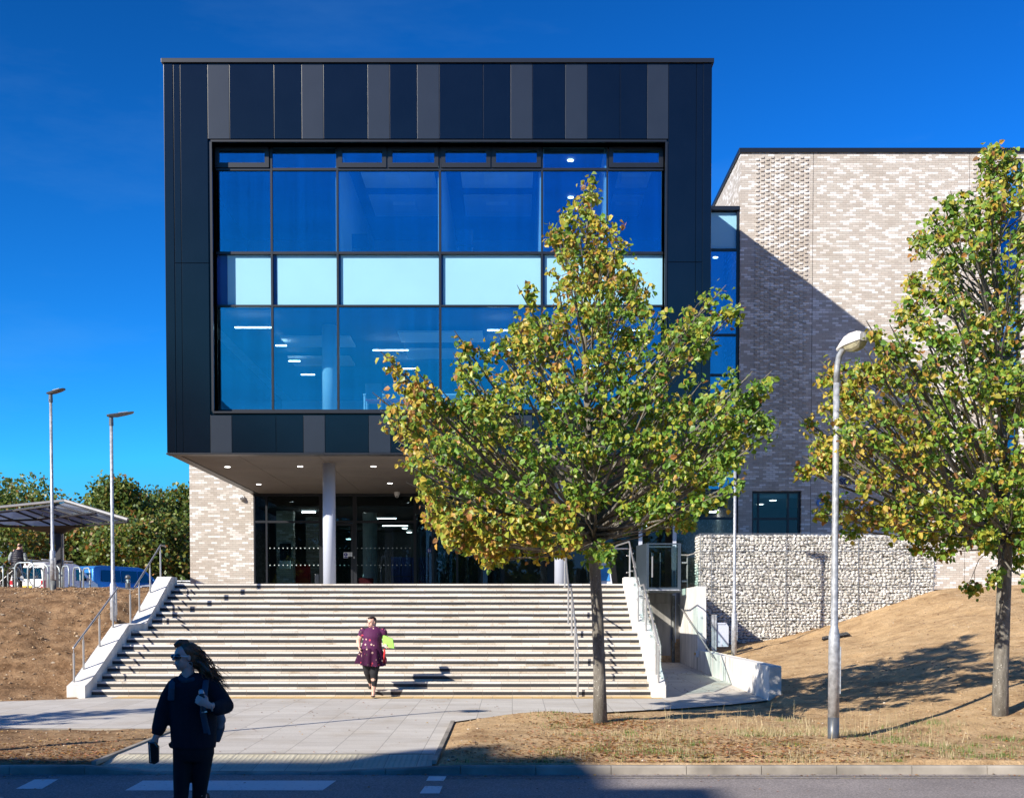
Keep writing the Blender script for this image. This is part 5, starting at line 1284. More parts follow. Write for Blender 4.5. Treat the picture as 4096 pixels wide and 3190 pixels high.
# woodland edge and hedge: many separate broadleaf trees
BGG = [(0.10, 0.17, 0.035), (0.07, 0.125, 0.027), (0.17, 0.24, 0.055), (0.25, 0.28, 0.07), (0.14, 0.18, 0.04)]
BGW = [(0.26, 0.15, 0.04), (0.22, 0.18, 0.04), (0.30, 0.13, 0.03)]
def bgtree(name, label, x, y, z0, h, w, n, seed, warm=0.08, leaf=0.28, group='trees along the edge of the car park', birch=False):
    r = random.Random(seed); t = thing(name, label, 'tree', (x, y, z0), group=group)
    tb = MB(); lean = r.uniform(-.3, .3)
    tb.tube([(x, y, z0-0.2), (x+lean*0.4, y, z0+h*0.4), (x+lean, y, z0+h*0.93)], [0.16 if not birch else 0.10, 0.11, 0.02], 8); 
    br_pts = []
    bl = []
    for k in range(26):
        f_ = r.uniform(0.10, 0.97); ww = w*0.5*math.sin(math.pi*min(1, (f_*0.86+0.16)))**0.7
        a = r.uniform(0, 2*math.pi); q = r.uniform(0.3, 0.95)
        c = Vector((x+math.cos(a)*ww*q, y+math.sin(a)*ww*q, z0+f_*h)); bl.append((c, r.uniform(0.13, 0.24)*w))
        tb.tube([(x+lean*f_*.7, y, z0+f_*h*0.8), c], [0.05, 0.012], 5)
    obj('trunk', tb, BARK if not birch else BIRCH, t)
    vs, fs, cols = [], [], []
    for _ in range(n):
        c, rr = r.choice(bl); d = Vector((r.gauss(0, 1), r.gauss(0, 1), r.gauss(0, 0.8))).normalized()*rr*r.random()**0.35
        p = c+d; nr = Vector((r.gauss(0, 1), r.gauss(0, 1)-0.4, r.gauss(0, 1)+0.3)).normalized(); ax = nr.orthogonal().normalized(); ax = Matrix.Rotation(r.uniform(0, 6.28), 3, nr) @ ax; sd_ = nr.cross(ax); s = leaf*r.uniform(0.5, 1.1)
        b0 = len(vs); vs += [p-ax*s*.5, p+sd_*s*.34, p+ax*s*.5, p-sd_*s*.34]; fs.append((b0, b0+1, b0+2, b0+3))
        cc = r.choice(BGW) if r.random() < warm else r.choice(BGG); k = r.uniform(0.7, 1.3); cols += [cc[0]*k, cc[1]*k, cc[2]*k, 1.0]*4
    me = bpy.data.meshes.new('crown'); me.from_pydata([tuple(v) for v in vs], [], fs)
    ca = me.color_attributes.new('leaf', 'FLOAT_COLOR', 'CORNER'); ca.data.foreach_set('color', cols)
    obj('crown', me, LEAF, t); return t
BIRCH = M('birch_bark', (0.55, 0.53, 0.48), 0.8, 0, 0.3, 8.0)
def ub(u, D): return X(u, 2200, D)
spec_ = [(-60, 84, 11.4, 9.0, 'dense dark tree at the far left edge, behind the cycle shelter', .10, False),
         (110, 92, 12.3, 9.5, 'dark green tree rising above the left half of the cycle shelter roof', .10, False),
         (250, 96, 10.0, 8.0, 'low dark tree seen under the right half of the cycle shelter roof', .06, False),
         (205, 78, 5.6, 6.0, 'small orange-brown tree right of the shelter post', .75, False),
         (365, 92, 10.6, 7.5, 'green tree between the shelter roof tip and the tall birch', .10, False),
         (455, 84, 11.6, 7.0, 'tall leafy tree directly behind the second lamp column', .12, False),
         (575, 90, 12.0, 6.5, 'grey-green birch with thin pale stems behind the left handrail', .15, True),
         (660, 100, 11.8, 6.5, 'open dark tree with sky gaps left of the brick block', .10, False),
         (745, 88, 12.0, 7.0, 'dark tree partly hidden behind the corner of the brick block', .06, False),
         (820, 96, 10.5, 8.0, 'tree mostly hidden behind the brick block', .06, False),
         (20, 74, 5.5, 8.0, 'bushy green shrub behind the man in the padded waistcoat', .22, False),
         (520, 76, 6.0, 7.0, 'low bush at the foot of the birch, behind the blue van', .18, False),
         (690, 78, 6.2, 6.5, 'low yellowish-green bush left of the brick block', .20, False),
         (360, 78, 5.8, 7.0, 'rounded dark bush behind the nose of the white van', .25, False)]
for k, (u, D, h, w, lab, wm, bi) in enumerate(spec_):
    bgtree('broadleaf_tree' if h > 7 else 'bush', lab, ub(u, D), D, 2.3, h*(0.72 if h > 7 else 0.85), w, 9500 if h > 7 else 5500, 40+k, wm, 0.34 if not bi else 0.27, birch=bi)
rr_ = random.Random(3)
for k, x in enumerate((-21, -17, -13, -9.5, -5.5, -2, 1.5, 5, 8.5, 12, 15.5, 19, 23, 27)):
    bgtree('broadleaf_tree', 'tree across the road behind the viewpoint, number %s from the office block' % ('one', 'two', 'three', 'four', 'five', 'six', 'seven', 'eight', 'nine', 'ten', 'eleven', 'twelve', 'thirteen', 'fourteen')[k], x, -20-rr_.uniform(0, 3), -0.2, rr_.uniform(5.0, 6.5) if x > -4 else rr_.uniform(13, 14.5), 6.5 if x > -4 else 8.5, 3800 if x > -4 else 7000, 80+k, 0.12, 0.42 if x > -4 else 0.5, 'trees across the road')
# building across the road: it throws the shade on the carriageway
r_b = thing('hall_across_road', 'low hall across the road, seen only as a reflection in the entrance glazing', 'building', (-30, -40, -0.2))
m = MB(); m.box(-46, -13, -60, -40, -0.2, 9.0); obj('hall_wall', m, GREYP, r_b)
for k in range(6):
    m = MB(); m.box(-44+k*5.2, -41+k*5.2, -40.0, -39.95, 2, 6.5); obj('hall_window', m, SPANDREL, r_b)
ob = thing('office_block', 'tall office block across the road whose shadow falls over the carriageway', 'building', (-45, -9, -0.2))
def shx(x, y, Yb=-8.0): return x-1.02*(y-Yb)
def shz(y, Yb=-8.0): return -0.27+0.77*(y-Yb)
m = MB(); m.box(-80, shx(0.0, 14.6), -30, -8, -0.2, shz(15.7)-0.0); obj('main_block', m, GREYP, ob)
m = MB(); m.box(shx(-1.6, 16.2), shx(-0.5, 16.2), -14, -8.01, shz(15.7)+0.01, shz(16.8)); obj('roof_plant', m, GREYP, ob)
m = MB(); m.box(shx(0.05, 14.6)+0.02, shx(2.3, 13.8), -30, -8.02, -0.2, shz(13.75)); obj('lower_block', m, GREYP, ob)
for k in range(5):
    m = MB(); m.box(-79, -26, -8.0, -7.95, 2+3.3*k, 3.6+3.3*k); obj('window_band', m, FRAME, ob)
# ------------------------------------------------------------------ car park: shelter, racks, vehicles
PZ = 2.40
PANELM = M('dusty_polycarbonate', (0.30, 0.36, 0.52), 0.35, 0, 0.12, 5.0, spec=0.6)
DKST = M('dark_painted_steel', (0.035, 0.035, 0.042), 0.5, 0.2, 0.1, 4.0)
LTST = M('pale_aluminium_edge', (0.42, 0.41, 0.40), 0.45, 0.5, 0.06, 4.0)
PANELT, pn, pb = newmat('translucent_roof_sheet'); pn.nodes.remove(pb)
_t = nd(pn, 'ShaderNodeBsdfTranslucent'); _t.inputs[0].default_value = (0.45, 0.52, 0.66, 1); _d = nd(pn, 'ShaderNodeBsdfDiffuse'); _d.inputs[0].default_value = (0.3, 0.34, 0.42, 1)
_m = nd(pn, 'ShaderNodeMixShader'); _m.inputs[0].default_value = 0.62; L(pn, _d.outputs[0], _m.inputs[1]); L(pn, _t.outputs[0], _m.inputs[2]); L(pn, _m.outputs[0], pn.nodes['Material Output'].inputs[0])
sh = thing('cycle_shelter', 'cantilevered cycle shelter with a butterfly roof of pale panels in dark steel ribs', 'shelter', (X(238, 2200, 42), 42, PZ))
# roof plane corners surveyed: near-left, near apex, right tip, far right / valley
A_ = P(-120, 2062, 40.0); B_ = P(260, 2008, 41.5); C_ = P(512, 2080, 40.2); V_ = P(235, 2106, 43.2); W_ = P(-200, 2090, 43.5)
def quadlat(a, b, c, d, nu, nv, w, th=0.05):
    """ribs and panels of a roof slope a-b-c-d"""
    def q(s, t): return (a.lerp(b, s)).lerp(d.lerp(c, s), t)
    for i in range(nu):
        for j in range(nv):
            m = MB(); e = 0.03
            c4 = [q((i+e)/nu, (j+e)/nv), q((i+1-e)/nu, (j+e)/nv), q((i+1-e)/nu, (j+1-e)/nv), q((i+e)/nu, (j+1-e)/nv)]
            m.prism(c4, (0, 0, 0.012)); obj('roof_panel', m, PANELT, sh)
    for i in range(nu+1):
        m = MB(); m.tube([q(i/nu, 0)+Vector((0, 0, -.02)), q(i/nu, 1)+Vector((0, 0, -.02))], w, 6); obj('roof_rib', m, DKST, sh)
    for j in range(nv+1):
        m = MB(); m.tube([q(0, j/nv)+Vector((0, 0, -.05)), q(1, j/nv)+Vector((0, 0, -.05))], w*1.1, 6); obj('roof_rib', m, DKST, sh)
quadlat(V_, C_, B_, P(52, 2036, 41.9), 5, 2, 0.035)
quadlat(W_, V_, P(52, 2036, 41.9), P(-300, 2076, 40.6), 4, 2, 0.035)
for a, b_ in ((P(-300, 2058, 40.8), B_+Vector((0, 0, .06))), (B_+Vector((0, 0, .06)), C_+Vector((0, 0, .03)))):
    m = MB(); m.tube([a, b_], 0.05, 6); obj('roof_edge', m, LTST, sh)
vv = V_+Vector((0, 0, -0.10))
m = MB(); m.box(vv.x-0.09, vv.x+0.09, vv.y-0.09, vv.y+0.09, PZ-0.3, vv.z-0.05, bev=0.01); obj('post', m, DKST, sh)
m = MB(); m.prism([(vv.x-0.09, vv.y, vv.z-0.16), (vv.x+0.09, vv.y, vv.z-0.16), (vv.x+1.1, vv.y-0.9, vv.z+0.10), (vv.x-1.6, vv.y, vv.z+0.10)], (0, 0.10, 0)); obj('bracket_arm', m, DKST, sh)
m = MB(); m.box(vv.x-0.30, vv.x-0.12, vv.y-0.1, vv.y+0.1, vv.z-0.5, vv.z-0.1); obj('gutter_box', m, DKST, sh)
m = MB(); m.tube([(vv.x+0.14, vv.y, PZ), (vv.x+0.14, vv.y, vv.z-0.1)], 0.035, 8); obj('downpipe', m, LTST, sh)
for k in range(4):
    p = V_.lerp(P(420, 2092, 41.2), (k+0.5)/4)+Vector((0, 0, 0.25)); p = P(130+k*52+40, 2044+k*9+6, 41.4); m = MB(); m.tube([p, p+Vector((0, 0, -0.08)), p+Vector((0.05, 0, -0.11))], 0.02, 6); obj('roof_hook', m, BLACKP, sh)

RACKM = M('galvanised_hoop', (0.50, 0.57, 0.58), 0.40, 0.35, 0.12, 8.0)
def hoop_bm(r=0.024, w=0.62, h=0.92):
    m = MB(); pts = [(-w/2, 0, -0.3), (-w/2, 0, h-0.20)]
    for k in range(1, 6): a = math.pi-k*math.pi/12; pts.append((-w/2+0.20+0.20*math.cos(a), 0, h-0.20+0.20*math.sin(a)))
    pts.append((-w/2+0.20, 0, h)); pts.append((w/2-0.20, 0, h))
    for k in range(1, 6): a = math.pi/2-k*math.pi/12; pts.append((w/2-0.20+0.20*math.cos(a), 0, h-0.20+0.20*math.sin(a)))
    pts += [(w/2, 0, h-0.20), (w/2, 0, -0.3)]
    m.tube(pts, r, 10); return m
places = ['farthest left, cut by the frame edge', 'second from the left, in front of the bicycle wheel', 'third from the left, tall, beside the man', 'left of the tallest lamp column, nearer the white van tail lamp', 'just left of the tallest lamp column base', 'just right of the tallest lamp column', 'before the white van bonnet', 'farthest right, before the blue van']
hp = None
for k, (uc, wpx, vt, D) in enumerate(((5, 50, 2267, 39.0), (48, 62, 2271, 40.0), (98, 92, 2249, 38.2), (152, 94, 2255, 38.6), (206, 84, 2261, 39.0), (262, 56, 2263, 39.2), (307, 56, 2268, 39.6), (346, 54, 2271, 40.0))):
    h_ = Z(vt, D)-PZ; ang = math.acos(max(0.2, min(0.98, wpx*D/FPX/0.78)))
    if hp is None:
        hp = obj('cycle_stand', hoop_bm(w=0.78, h=0.95), RACKM, None, smooth=True); o = hp
    else: o = hp.copy(); COL.objects.link(o)
    tag(o, 'galvanised cycle stand hoop, '+places[k], 'cycle stand', 'galvanised cycle stand hoops')
    o.location = (X(uc, 2300, D), D, PZ+h_-0.95); o.rotation_euler = (0, 0, -ang)

RUBBER = M('tyre_rubber', (0.015, 0.015, 0.016), 0.8)
def bicycle(name, label, x, y, z, rz, col, hx=0.0):
    t = thing(name, label, 'bicycle', (x, y, z), rz)
    for wx in (-0.52, 0.52):
        m = MB(); pts = [(wx+0.335*math.cos(a), 0, 0.345+0.335*math.sin(a)) for a in [2*math.pi*k/28 for k in range(29)]]
        m.tube(pts, 0.013, 6, cap=False); w_ = obj('wheel', m, RUBBER, t, local=True)
        m = MB()
        for k in range(12): a = 2*math.pi*k/12; m.tube([(wx, 0, 0.345), (wx+0.33*math.cos(a), 0, 0.345+0.33*math.sin(a))], 0.002, 4)
        m.tube([(wx, -0.04, 0.345), (wx, 0.04, 0.345)], 0.02, 8); obj('spokes', m, STEEL, w_, local=True)
        m = MB(); pts = [(wx+0.37*math.cos(a), 0, 0.345+0.37*math.sin(a)) for a in [math.pi*(0.1+0.8*k/14) for k in range(15)]]
        m.tube(pts, [(0.024, 0.004)]*15, 6, side=(0, 1, 0)); obj('mudguard', m, STEEL, t, local=True)
    bb_, st_, hd_, rr2, fr_ = (-0.08, 0, 0.30), (-0.20, 0, 0.80), (0.33, 0, 0.82), (-0.52, 0, 0.345), (0.52, 0, 0.345)
    m = MB()
    for a, b_ in ((bb_, st_), (bb_, (0.36, 0, 0.70)), (st_, hd_)): m.tube([a, b_], 0.018, 8)
    for s_ in (-0.03, 0.03):
        m.tube([(rr2[0], s_, rr2[2]), (bb_[0], s_*0.6, bb_[2])], 0.009, 6); m.tube([(rr2[0], s_, rr2[2]), (st_[0], s_*0.4, st_[2]-0.05)], 0.008, 6)
        m.tube([(0.37, s_*0.8, 0.68), (fr_[0], s_*1.3, fr_[2])], 0.011, 6)
    m.tube([(0.37, 0, 0.67), (0.31, 0, 0.90)], 0.016, 8); obj('bicycle_frame', m, col, t, local=True)
    m = MB(); m.tube([(0.30, -0.29, 0.98), (0.36, -0.1, 0.96), (0.36, 0.1, 0.96), (0.30, 0.29, 0.98)], 0.012, 8); m.tube([(0.31, 0, 0.90), (0.36, 0, 0.96)], 0.014, 6); obj('handlebar', m, BLACKP, t, local=True)
    m = MB(); m.tube([(-0.20, 0, 0.80), (-0.23, 0, 0.93)], 0.013, 6); m.ball((-0.25, 0, 0.95), (0.14, 0.07, 0.035), 2); obj('saddle', m, BLACKP, t, local=True)
    m = MB(); m.tube([(-0.08, -0.06, 0.30), (-0.08, -0.045, 0.30)], 0.085, 16); m.tube([(-0.08, -0.07, 0.30), (0.06, -0.07, 0.20)], 0.008, 6); m.box(0.02, 0.10, -0.13, -0.07, 0.19, 0.21); obj('crank', m, STEEL, t, local=True)
    return t
bicycle('bicycle', 'dark bicycle with silver mudguards locked to the stands beside the man', X(100, 2300, 39.6), 39.6, PZ+0.17, rad(-28), M('dark_blue_bike_paint', (0.02, 0.05, 0.12), 0.3, 0.3))
bicycle('bicycle', 'black bicycle half outside the left edge of the photo', X(5, 2300, 40.6), 40.6, PZ+0.05, rad(8), M('black_bike_paint', (0.02, 0.02, 0.022), 0.3, 0.3))

CARGL = glass('vehicle_glass', (0.10, 0.13, 0.15), 1.4, 0.10, rcol=(0.7, 0.88, 1))
TAIL = M('red_tail_lamp', (0.55, 0.01, 0.01), 0.15, spec=0.8)
PLATE = M('yellow_number_plate', (0.75, 0.50, 0.03), 0.5)
def van(name, label, x, y, z, rz, paint, prof, width, L_, win, roofbars=False, plate='', tall_lamp=True, frontwin=None):
    """prof: side outline (y along the vehicle from the tail, z); rear faces -y; tumblehome above the belt"""
    t = thing(name, label, 'van' if L_ > 4.3 else 'car', (x, y, z), rz)
    W = width/2; belt, roof = win['belt'], max(p[1] for p in prof)
    def hw(zz): return W if zz < belt else W-(zz-belt)/(roof-belt)*win.get('tumble', 0.13)
    m = MB(); left = [m.bm.verts.new((-hw(b_), a, b_)) for a, b_ in prof]; right = [m.bm.verts.new((hw(b_), a, b_)) for a, b_ in prof]
    n_ = len(prof); m.bm.faces.new(left); m.bm.faces.new(list(reversed(right)))
    for i in range(n_): m.bm.faces.new([left[i], right[i], right[(i+1) % n_], left[(i+1) % n_]])
    bmesh.ops.bevel(m.bm, geom=list(m.bm.edges), offset=0.055, segments=3, affect='EDGES', profile=0.55)
    body = obj('body', m, paint, t, local=True, smooth=True)
    def on_rear(zz):
        for (a, b_), (c, d) in zip(prof, prof[1:]):
            if min(b_, d) <= zz <= max(b_, d) and a < 0.8: return a+(c-a)*((zz-b_)/(d-b_) if d != b_ else 0)
        return 0.0
    z0, z1 = win['rear']
    m = MB(); pts = [(-hw(z0)+0.13, on_rear(z0)-0.012, z0), (hw(z0)-0.13, on_rear(z0)-0.012, z0), (hw(z1)-0.15, on_rear(z1)-0.012, z1), (-hw(z1)+0.15, on_rear(z1)-0.012, z1)]
    m.prism(pts, (0, 0.01, 0), bev=0.004); obj('rear_window', m, win.get('rmat', CARGL), t, local=True)
    for k, (a, b_, c, d) in enumerate(win['side']):
        for s_ in (-1, 1):
            off = 0.006*s_; z0s, z1s = win['sz']
            m = MB(); pts = [(s_*hw(z0s)+off, a, z0s), (s_*hw(z0s)+off, b_, z0s), (s_*hw(z1s)+off, d, z1s), (s_*hw(z1s)+off, c, z1s)]
            m.prism(pts, (0.008*s_, 0, 0)); obj('side_window', m, win.get('smat', CARGL), t, local=True)
    if frontwin:
        (a, zb), (c, zt) = frontwin
        m = MB(); m.prism([(-hw(zb)+0.1, a+0.03, zb), (hw(zb)-0.1, a+0.03, zb), (hw(zt)-0.12, c+0.03, zt), (-hw(zt)+0.12, c+0.03, zt)], (0, 0.01, 0.01)); obj('windscreen', m, CARGL, t, local=True)
    lz0, lz1 = (belt-0.42, belt+0.02) if tall_lamp else (belt-0.34, belt-0.12)
    for s_ in (-1, 1):
        yr = on_rear((lz0+lz1)/2); m = MB(); xa, xb = s_*(W-0.17), s_*(W+0.008); m.box(min(xa, xb), max(xa, xb), yr-0.03, yr+(0.10 if tall_lamp else 0.22), lz0, lz1, bev=0.012); tl = obj('tail_lamp', m, TAIL, t, local=True)
        m = MB(); m.box(min(xa, xb)+0.03, max(xa, xb)-0.03, yr-0.036, yr-0.02, lz0+0.15, lz0+0.24); obj('reversing_lamp', m, WHITEP, tl, local=True)
        m = MB(); ym = win['mirror']; m.box(min(s_*(W+0.02), s_*(W+0.22)), max(s_*(W+0.02), s_*(W+0.22)), ym, ym+0.12, belt+0.02, belt+0.24, bev=0.02); obj('wing_mirror', m, paint, t, local=True)
    for yy in (0.85, L_-0.85):
        for s_ in (-1, 1):
            m = MB(); xa = s_*(W-0.2); m.tube([(xa, yy, 0.33), (s_*(W-0.005), yy, 0.33)], 0.33, 24); w_ = obj('wheel', m, RUBBER, t, local=True)
            m = MB(); m.tube([(s_*(W-0.01), yy, 0.33), (s_*(W+0.004), yy, 0.33)], 0.2, 20); obj('rim', m, GREYMETAL, w_, local=True)
    m = MB(); m.box(-0.26, 0.26, on_rear(belt-0.30)-0.035, on_rear(belt-0.30)-0.02, belt-0.36, belt-0.24); pl = obj('number_plate', m, PLATE, t, local=True)
    if plate:
        b = text_bm(plate, 0.10, 0.004); bmesh.ops.translate(b, vec=(0, on_rear(belt-0.30)-0.038, belt-0.338), verts=b.verts); obj('plate_lettering', b, BLACKP, pl, local=True)
    if roofbars:
        for s_ in (-0.45, 0.45):
            m = MB(); m.box(s_-0.02, s_+0.02, 0.5, 2.9, roof+0.10, roof+0.14); obj('roof_rail', m, INTWHITE, t, local=True)
        for yy in (0.8, 1.7, 2.6):
            m = MB(); m.box(-0.7, 0.7, yy-0.025, yy+0.025, roof+0.05, roof+0.09); m.box(-0.72, -0.68, yy-.03, yy+.03, roof-0.06, roof+0.05); m.box(0.68, 0.72, yy-.03, yy+.03, roof-0.06, roof+0.05); obj('roof_bar', m, BLACKP, t, local=True)
    return t
WVAN = M('white_van_paint', (0.72, 0.72, 0.72), 0.25, coat=0.6, var=0.02); BVAN = M('blue_van_paint', (0.05, 0.24, 0.60), 0.22, 0.3, coat=0.8, var=0.03)
van('parked_van', 'small white panel van with roof bars parked behind the cycle stands, tail to the view', X(108, 2300, 57), 57, PZ-0.13, rad(-14), WVAN,
    [(0.02, 0.30), (0.0, 0.65), (0.02, 1.05), (0.10, 1.70), (0.22, 1.88), (0.6, 1.93), (2.7, 1.92), (3.0, 1.84), (3.75, 1.20), (4.35, 1.02), (4.45, 0.65), (4.42, 0.30)], 1.80, 4.45,
    dict(belt=1.05, rear=(1.13, 1.66), side=[(2.55, 3.55, 2.60, 3.0)], sz=(1.13, 1.66), mirror=3.35, tumble=0.12), roofbars=True, plate='GU05', frontwin=((3.72, 1.22), (3.02, 1.82)))
van('parked_van', 'blue panel van with dark rear window parked right of the white van', X(322, 2300, 64), 64, PZ-0.05, rad(-30), BVAN,
    [(0.02, 0.30), (0.0, 0.60), (0.0, 1.05), (0.10, 1.80), (0.25, 1.94), (0.7, 1.98), (3.2, 1.96), (3.6, 1.86), (4.35, 1.22), (4.95, 1.02), (5.05, 0.65), (5.02, 0.30)], 1.92, 5.05,
    dict(belt=1.08, rear=(1.16, 1.82), side=[(0.55, 1.85, 0.60, 1.85), (1.95, 3.0, 1.95, 3.0), (3.1, 4.1, 3.1, 3.55)], sz=(1.16, 1.74), mirror=3.9, tumble=0.15), plate='GF59 KC', tall_lamp=False, frontwin=((4.32, 1.25), (3.62, 1.84)))
SILV = M('silver_car_paint', (0.50, 0.53, 0.56), 0.25, 0.5, coat=0.7, var=0.02)
van('parked_car', 'pale silver car, only its roof showing over the bank between the handrail posts', X(555, 2340, 64)-0.9, 64, PZ-0.52, rad(-78), SILV,
    [(0.02, 0.30), (0.0, 0.85), (0.35, 0.98), (0.95, 1.38), (1.5, 1.46), (2.4, 1.43), (3.1, 0.98), (4.1, 0.80), (4.2, 0.35)], 1.76, 4.2,
    dict(belt=0.95, rear=(1.0, 1.32), side=[(0.85, 2.95, 1.1, 2.45)], sz=(0.98, 1.34), mirror=2.6, tumble=0.24), tall_lamp=False)
van('parked_van', 'white van with a roof rack just left of the brick block corner', X(700, 2330, 60)-0.5, 60, PZ-1.05, rad(-75), WVAN,
    [(0.02, 0.30), (0.0, 0.65), (0.02, 1.05), (0.10, 1.70), (0.22, 1.88), (0.6, 1.93), (2.7, 1.92), (3.0, 1.84), (3.75, 1.20), (4.35, 1.02), (4.45, 0.65), (4.42, 0.30)], 1.80, 4.45,
    dict(belt=1.05, rear=(1.13, 1.66), side=[(2.55, 3.55, 2.60, 3.0)], sz=(1.13, 1.66), mirror=3.35, tumble=0.12), roofbars=True, frontwin=((3.72, 1.22), (3.02, 1.82)))
def bollard(u, D, vtop, label):
    x = X(u, 2320, D); zt = Z(vtop, D); t = thing('bollard_light', label, 'bollard', (x, D, zt-1.0), group='round-topped bollard lights')
    m = MB(); m.lathe(x, D, [(0.095, zt-1.1), (0.095, zt-0.32)], 20); obj('post', m, GREYMETAL, t)
    m = MB(); m.lathe(x, D, [(0.09, zt-0.319), (0.09, zt-0.15)], 20); obj('lens', m, RAILGL, t)
    m = MB(); m.lathe(x, D, [(0.03, zt-0.318), (0.05, zt-0.2), (0.02, zt-0.151)], 12); obj('lamp', m, WHITEP, t)
    m = MB(); m.lathe(x, D, [(0.10, zt-0.149), (0.10, zt-0.09), (0.075, zt-0.035), (0.03, zt-0.005)], 20); obj('domed_cap', m, GREYMETAL, t, smooth=True)
bollard(511, 47, 2297, 'grey bollard light with domed cap at the nose of the blue van')
bollard(635, 62, 2326, 'far bollard light beside the third handrail post')

# ------------------------------------------------------------------ people
SKIN = M('skin', (0.72, 0.42, 0.32), 0.5, var=0.05); SKIN.node_tree.nodes['Principled BSDF'].inputs['Subsurface Weight'].default_value = 0.08
HAIRB = M('dark_brown_hair', (0.035, 0.018, 0.010), 0.45, var=0.3, vs=30, stretch=(3, 3, .5)); HAIRR = M('auburn_hair', (0.20, 0.07, 0.025), 0.4, var=0.35, vs=40, stretch=(3, 3, 0.6))
NAVYK = M('navy_knit', (0.007, 0.008, 0.014), 0.95, var=0.15, vs=60, bmp=(160, 0.4, 0.004)); BLKTR = M('black_trousers', (0.005, 0.005, 0.007), 0.9, var=0.1, vs=20, bmp=(50, 0.2, 0.004))
def sub(root, name, mb, mat, vox=0.011, sm=5, label=None):
    me = fused(mb, vox, sm, name); me.transform(Matrix.Translation(-Vector(root.location)))
    me.materials.clear(); me.materials.append(mat); o = bpy.data.objects.new(name, me); COL.objects.link(o); o.parent = root; OFF[o.name] = Vector(root.location)
    if label: o['label'] = label
    return o
def hand(m, wrist, dirv, palm_n, s=1.0, curl=0.5, side=1):
    """palm and five bent fingers; dirv: from wrist to knuckles, palm_n: where the palm looks, side: which side the thumb leaves"""
    d = Vector(dirv).normalized(); n_ = Vector(palm_n); n_ = (n_-d*n_.dot(d)).normalized(); w = d.cross(n_).normalized()*side; wr = Vector(wrist)
    m.tube([wr-d*0.02*s, wr+d*0.03*s, wr+d*0.085*s], [(0.026*s, 0.020*s), (0.036*s, 0.018*s), (0.040*s, 0.014*s)], 10, side=w)
    for k, (o_, ln) in enumerate(((0.030, 0.070), (0.011, 0.079), (-0.009, 0.073), (-0.028, 0.058))):
        p = wr+d*0.082*s+w*o_*s; a1 = curl*0.7; pts = [p]; dd = d.copy(); 
        for q in range(3):
            ang = curl*(0.55+0.35*q); dd = (d*math.cos(ang)+n_*math.sin(ang)).normalized(); pts.append(pts[-1]+dd*ln*s*(0.45, 0.32, 0.23)[q])
        m.tube(pts, [0.0088*s, 0.0082*s, 0.0076*s, 0.0062*s], 8)
    p = wr+d*0.028*s+w*0.032*s
    m.tube([p-w*0.012*s, p+w*0.018*s+d*0.018*s+n_*0.010*s, p+w*0.024*s+d*0.045*s+n_*0.024*s, p+w*0.018*s+d*0.062*s+n_*0.036*s], [0.013*s, 0.011*s, 0.0095*s, 0.0075*s], 8)
def headm(m, c, face, s=1.0):
    """skull, jaw, nose, ears; face: unit direction the face looks"""
    f = Vector(face).normalized(); up_ = Vector((0, 0, 1)); sd_ = f.cross(up_).normalized(); c = Vector(c)
    R = Matrix((( sd_.x, f.x, up_.x), (sd_.y, f.y, up_.y), (sd_.z, f.z, up_.z))).to_4x4()
    m.ball(c+up_*0.025*s, (0.075*s, 0.092*s, 0.088*s), 3, R)
    m.ball(c+f*0.022*s-up_*0.045*s, (0.058*s, 0.066*s, 0.062*s), 3, R); m.ball(c+f*0.052*s-up_*0.088*s, (0.026*s, 0.022*s, 0.018*s), 2, R)
    m.tube([c+f*0.085*s+up_*0.022*s, c+f*0.108*s-up_*0.020*s], [0.009*s, 0.014*s], 8)
    m.ball(c+f*0.082*s-up_*0.052*s, (0.024*s, 0.012*s, 0.010*s), 2, R)
    m.ball(c+f*0.066*s+up_*0.035*s, (0.048*s, 0.020*s, 0.012*s), 2, R)
    for q in (-1, 1):
        m.ball(c+sd_*q*0.075*s-f*0.004*s-up_*0.002*s, (0.010*s, 0.018*s, 0.030*s), 2, R); m.ball(c+sd_*q*0.034*s+f*0.056*s-up_*0.028*s, (0.022*s, 0.02*s, 0.018*s), 2, R)
    return f, sd_, up_

# --- woman walking past on the road, in the shade
DW = 10.5
def W1(u, v, dy=0.0): return P(u, v, DW+dy)
w1 = thing('person', 'woman in sunglasses, navy sweater and rucksack walking across the shaded road, black pouch in hand', 'person', (X(775, 3300, DW), DW, roadz(DW)))
gz0 = roadz(DW)
hc = W1(741, 2628); face = Vector((-0.80, -0.60, -0.02))
m = MB(); f, sd_, up_ = headm(m, hc, face, 1.02)
m.tube([hc+Vector((0.02, 0.01, -0.03)), W1(752, 2700), W1(762, 2745)], [0.052, 0.055, 0.075], 14)
# torso core, arms and legs under the clothes keep the body one piece
m.tube([W1(765, 2735), W1(772, 2820), W1(772, 2950), W1(775, 3010)], [(0.13, 0.09), (0.16, 0.11), (0.14, 0.10), (0.15, 0.11)], 16, side=(1, 0, 0))
m.tube([W1(700, 2738), W1(652, 2850, -0.02), W1(625, 2945, -0.06)], [0.048, 0.040, 0.028], 12)
m.tube([W1(848, 2742), W1(898, 2818, -0.10), W1(842, 2822, -0.28)], [0.048, 0.042, 0.028], 12)
hip = gz0+0.86
m.tube([W1(735, 3000), W1(728, 3170, -0.02), Vector((X(735, 3300, DW)-0.02, DW-0.10, gz0+0.10))], [0.085, 0.055, 0.04], 12)
m.tube([W1(815, 3000), W1(800, 3170, 0.05), Vector((X(790, 3300, DW), DW+0.28, gz0+0.14))], [0.085, 0.055, 0.04], 12)
hand(m, W1(622, 2950, -0.07), (-0.25, -0.10, -1), (0.6, -0.5, 0.0), 1.05, 0.9, 1)
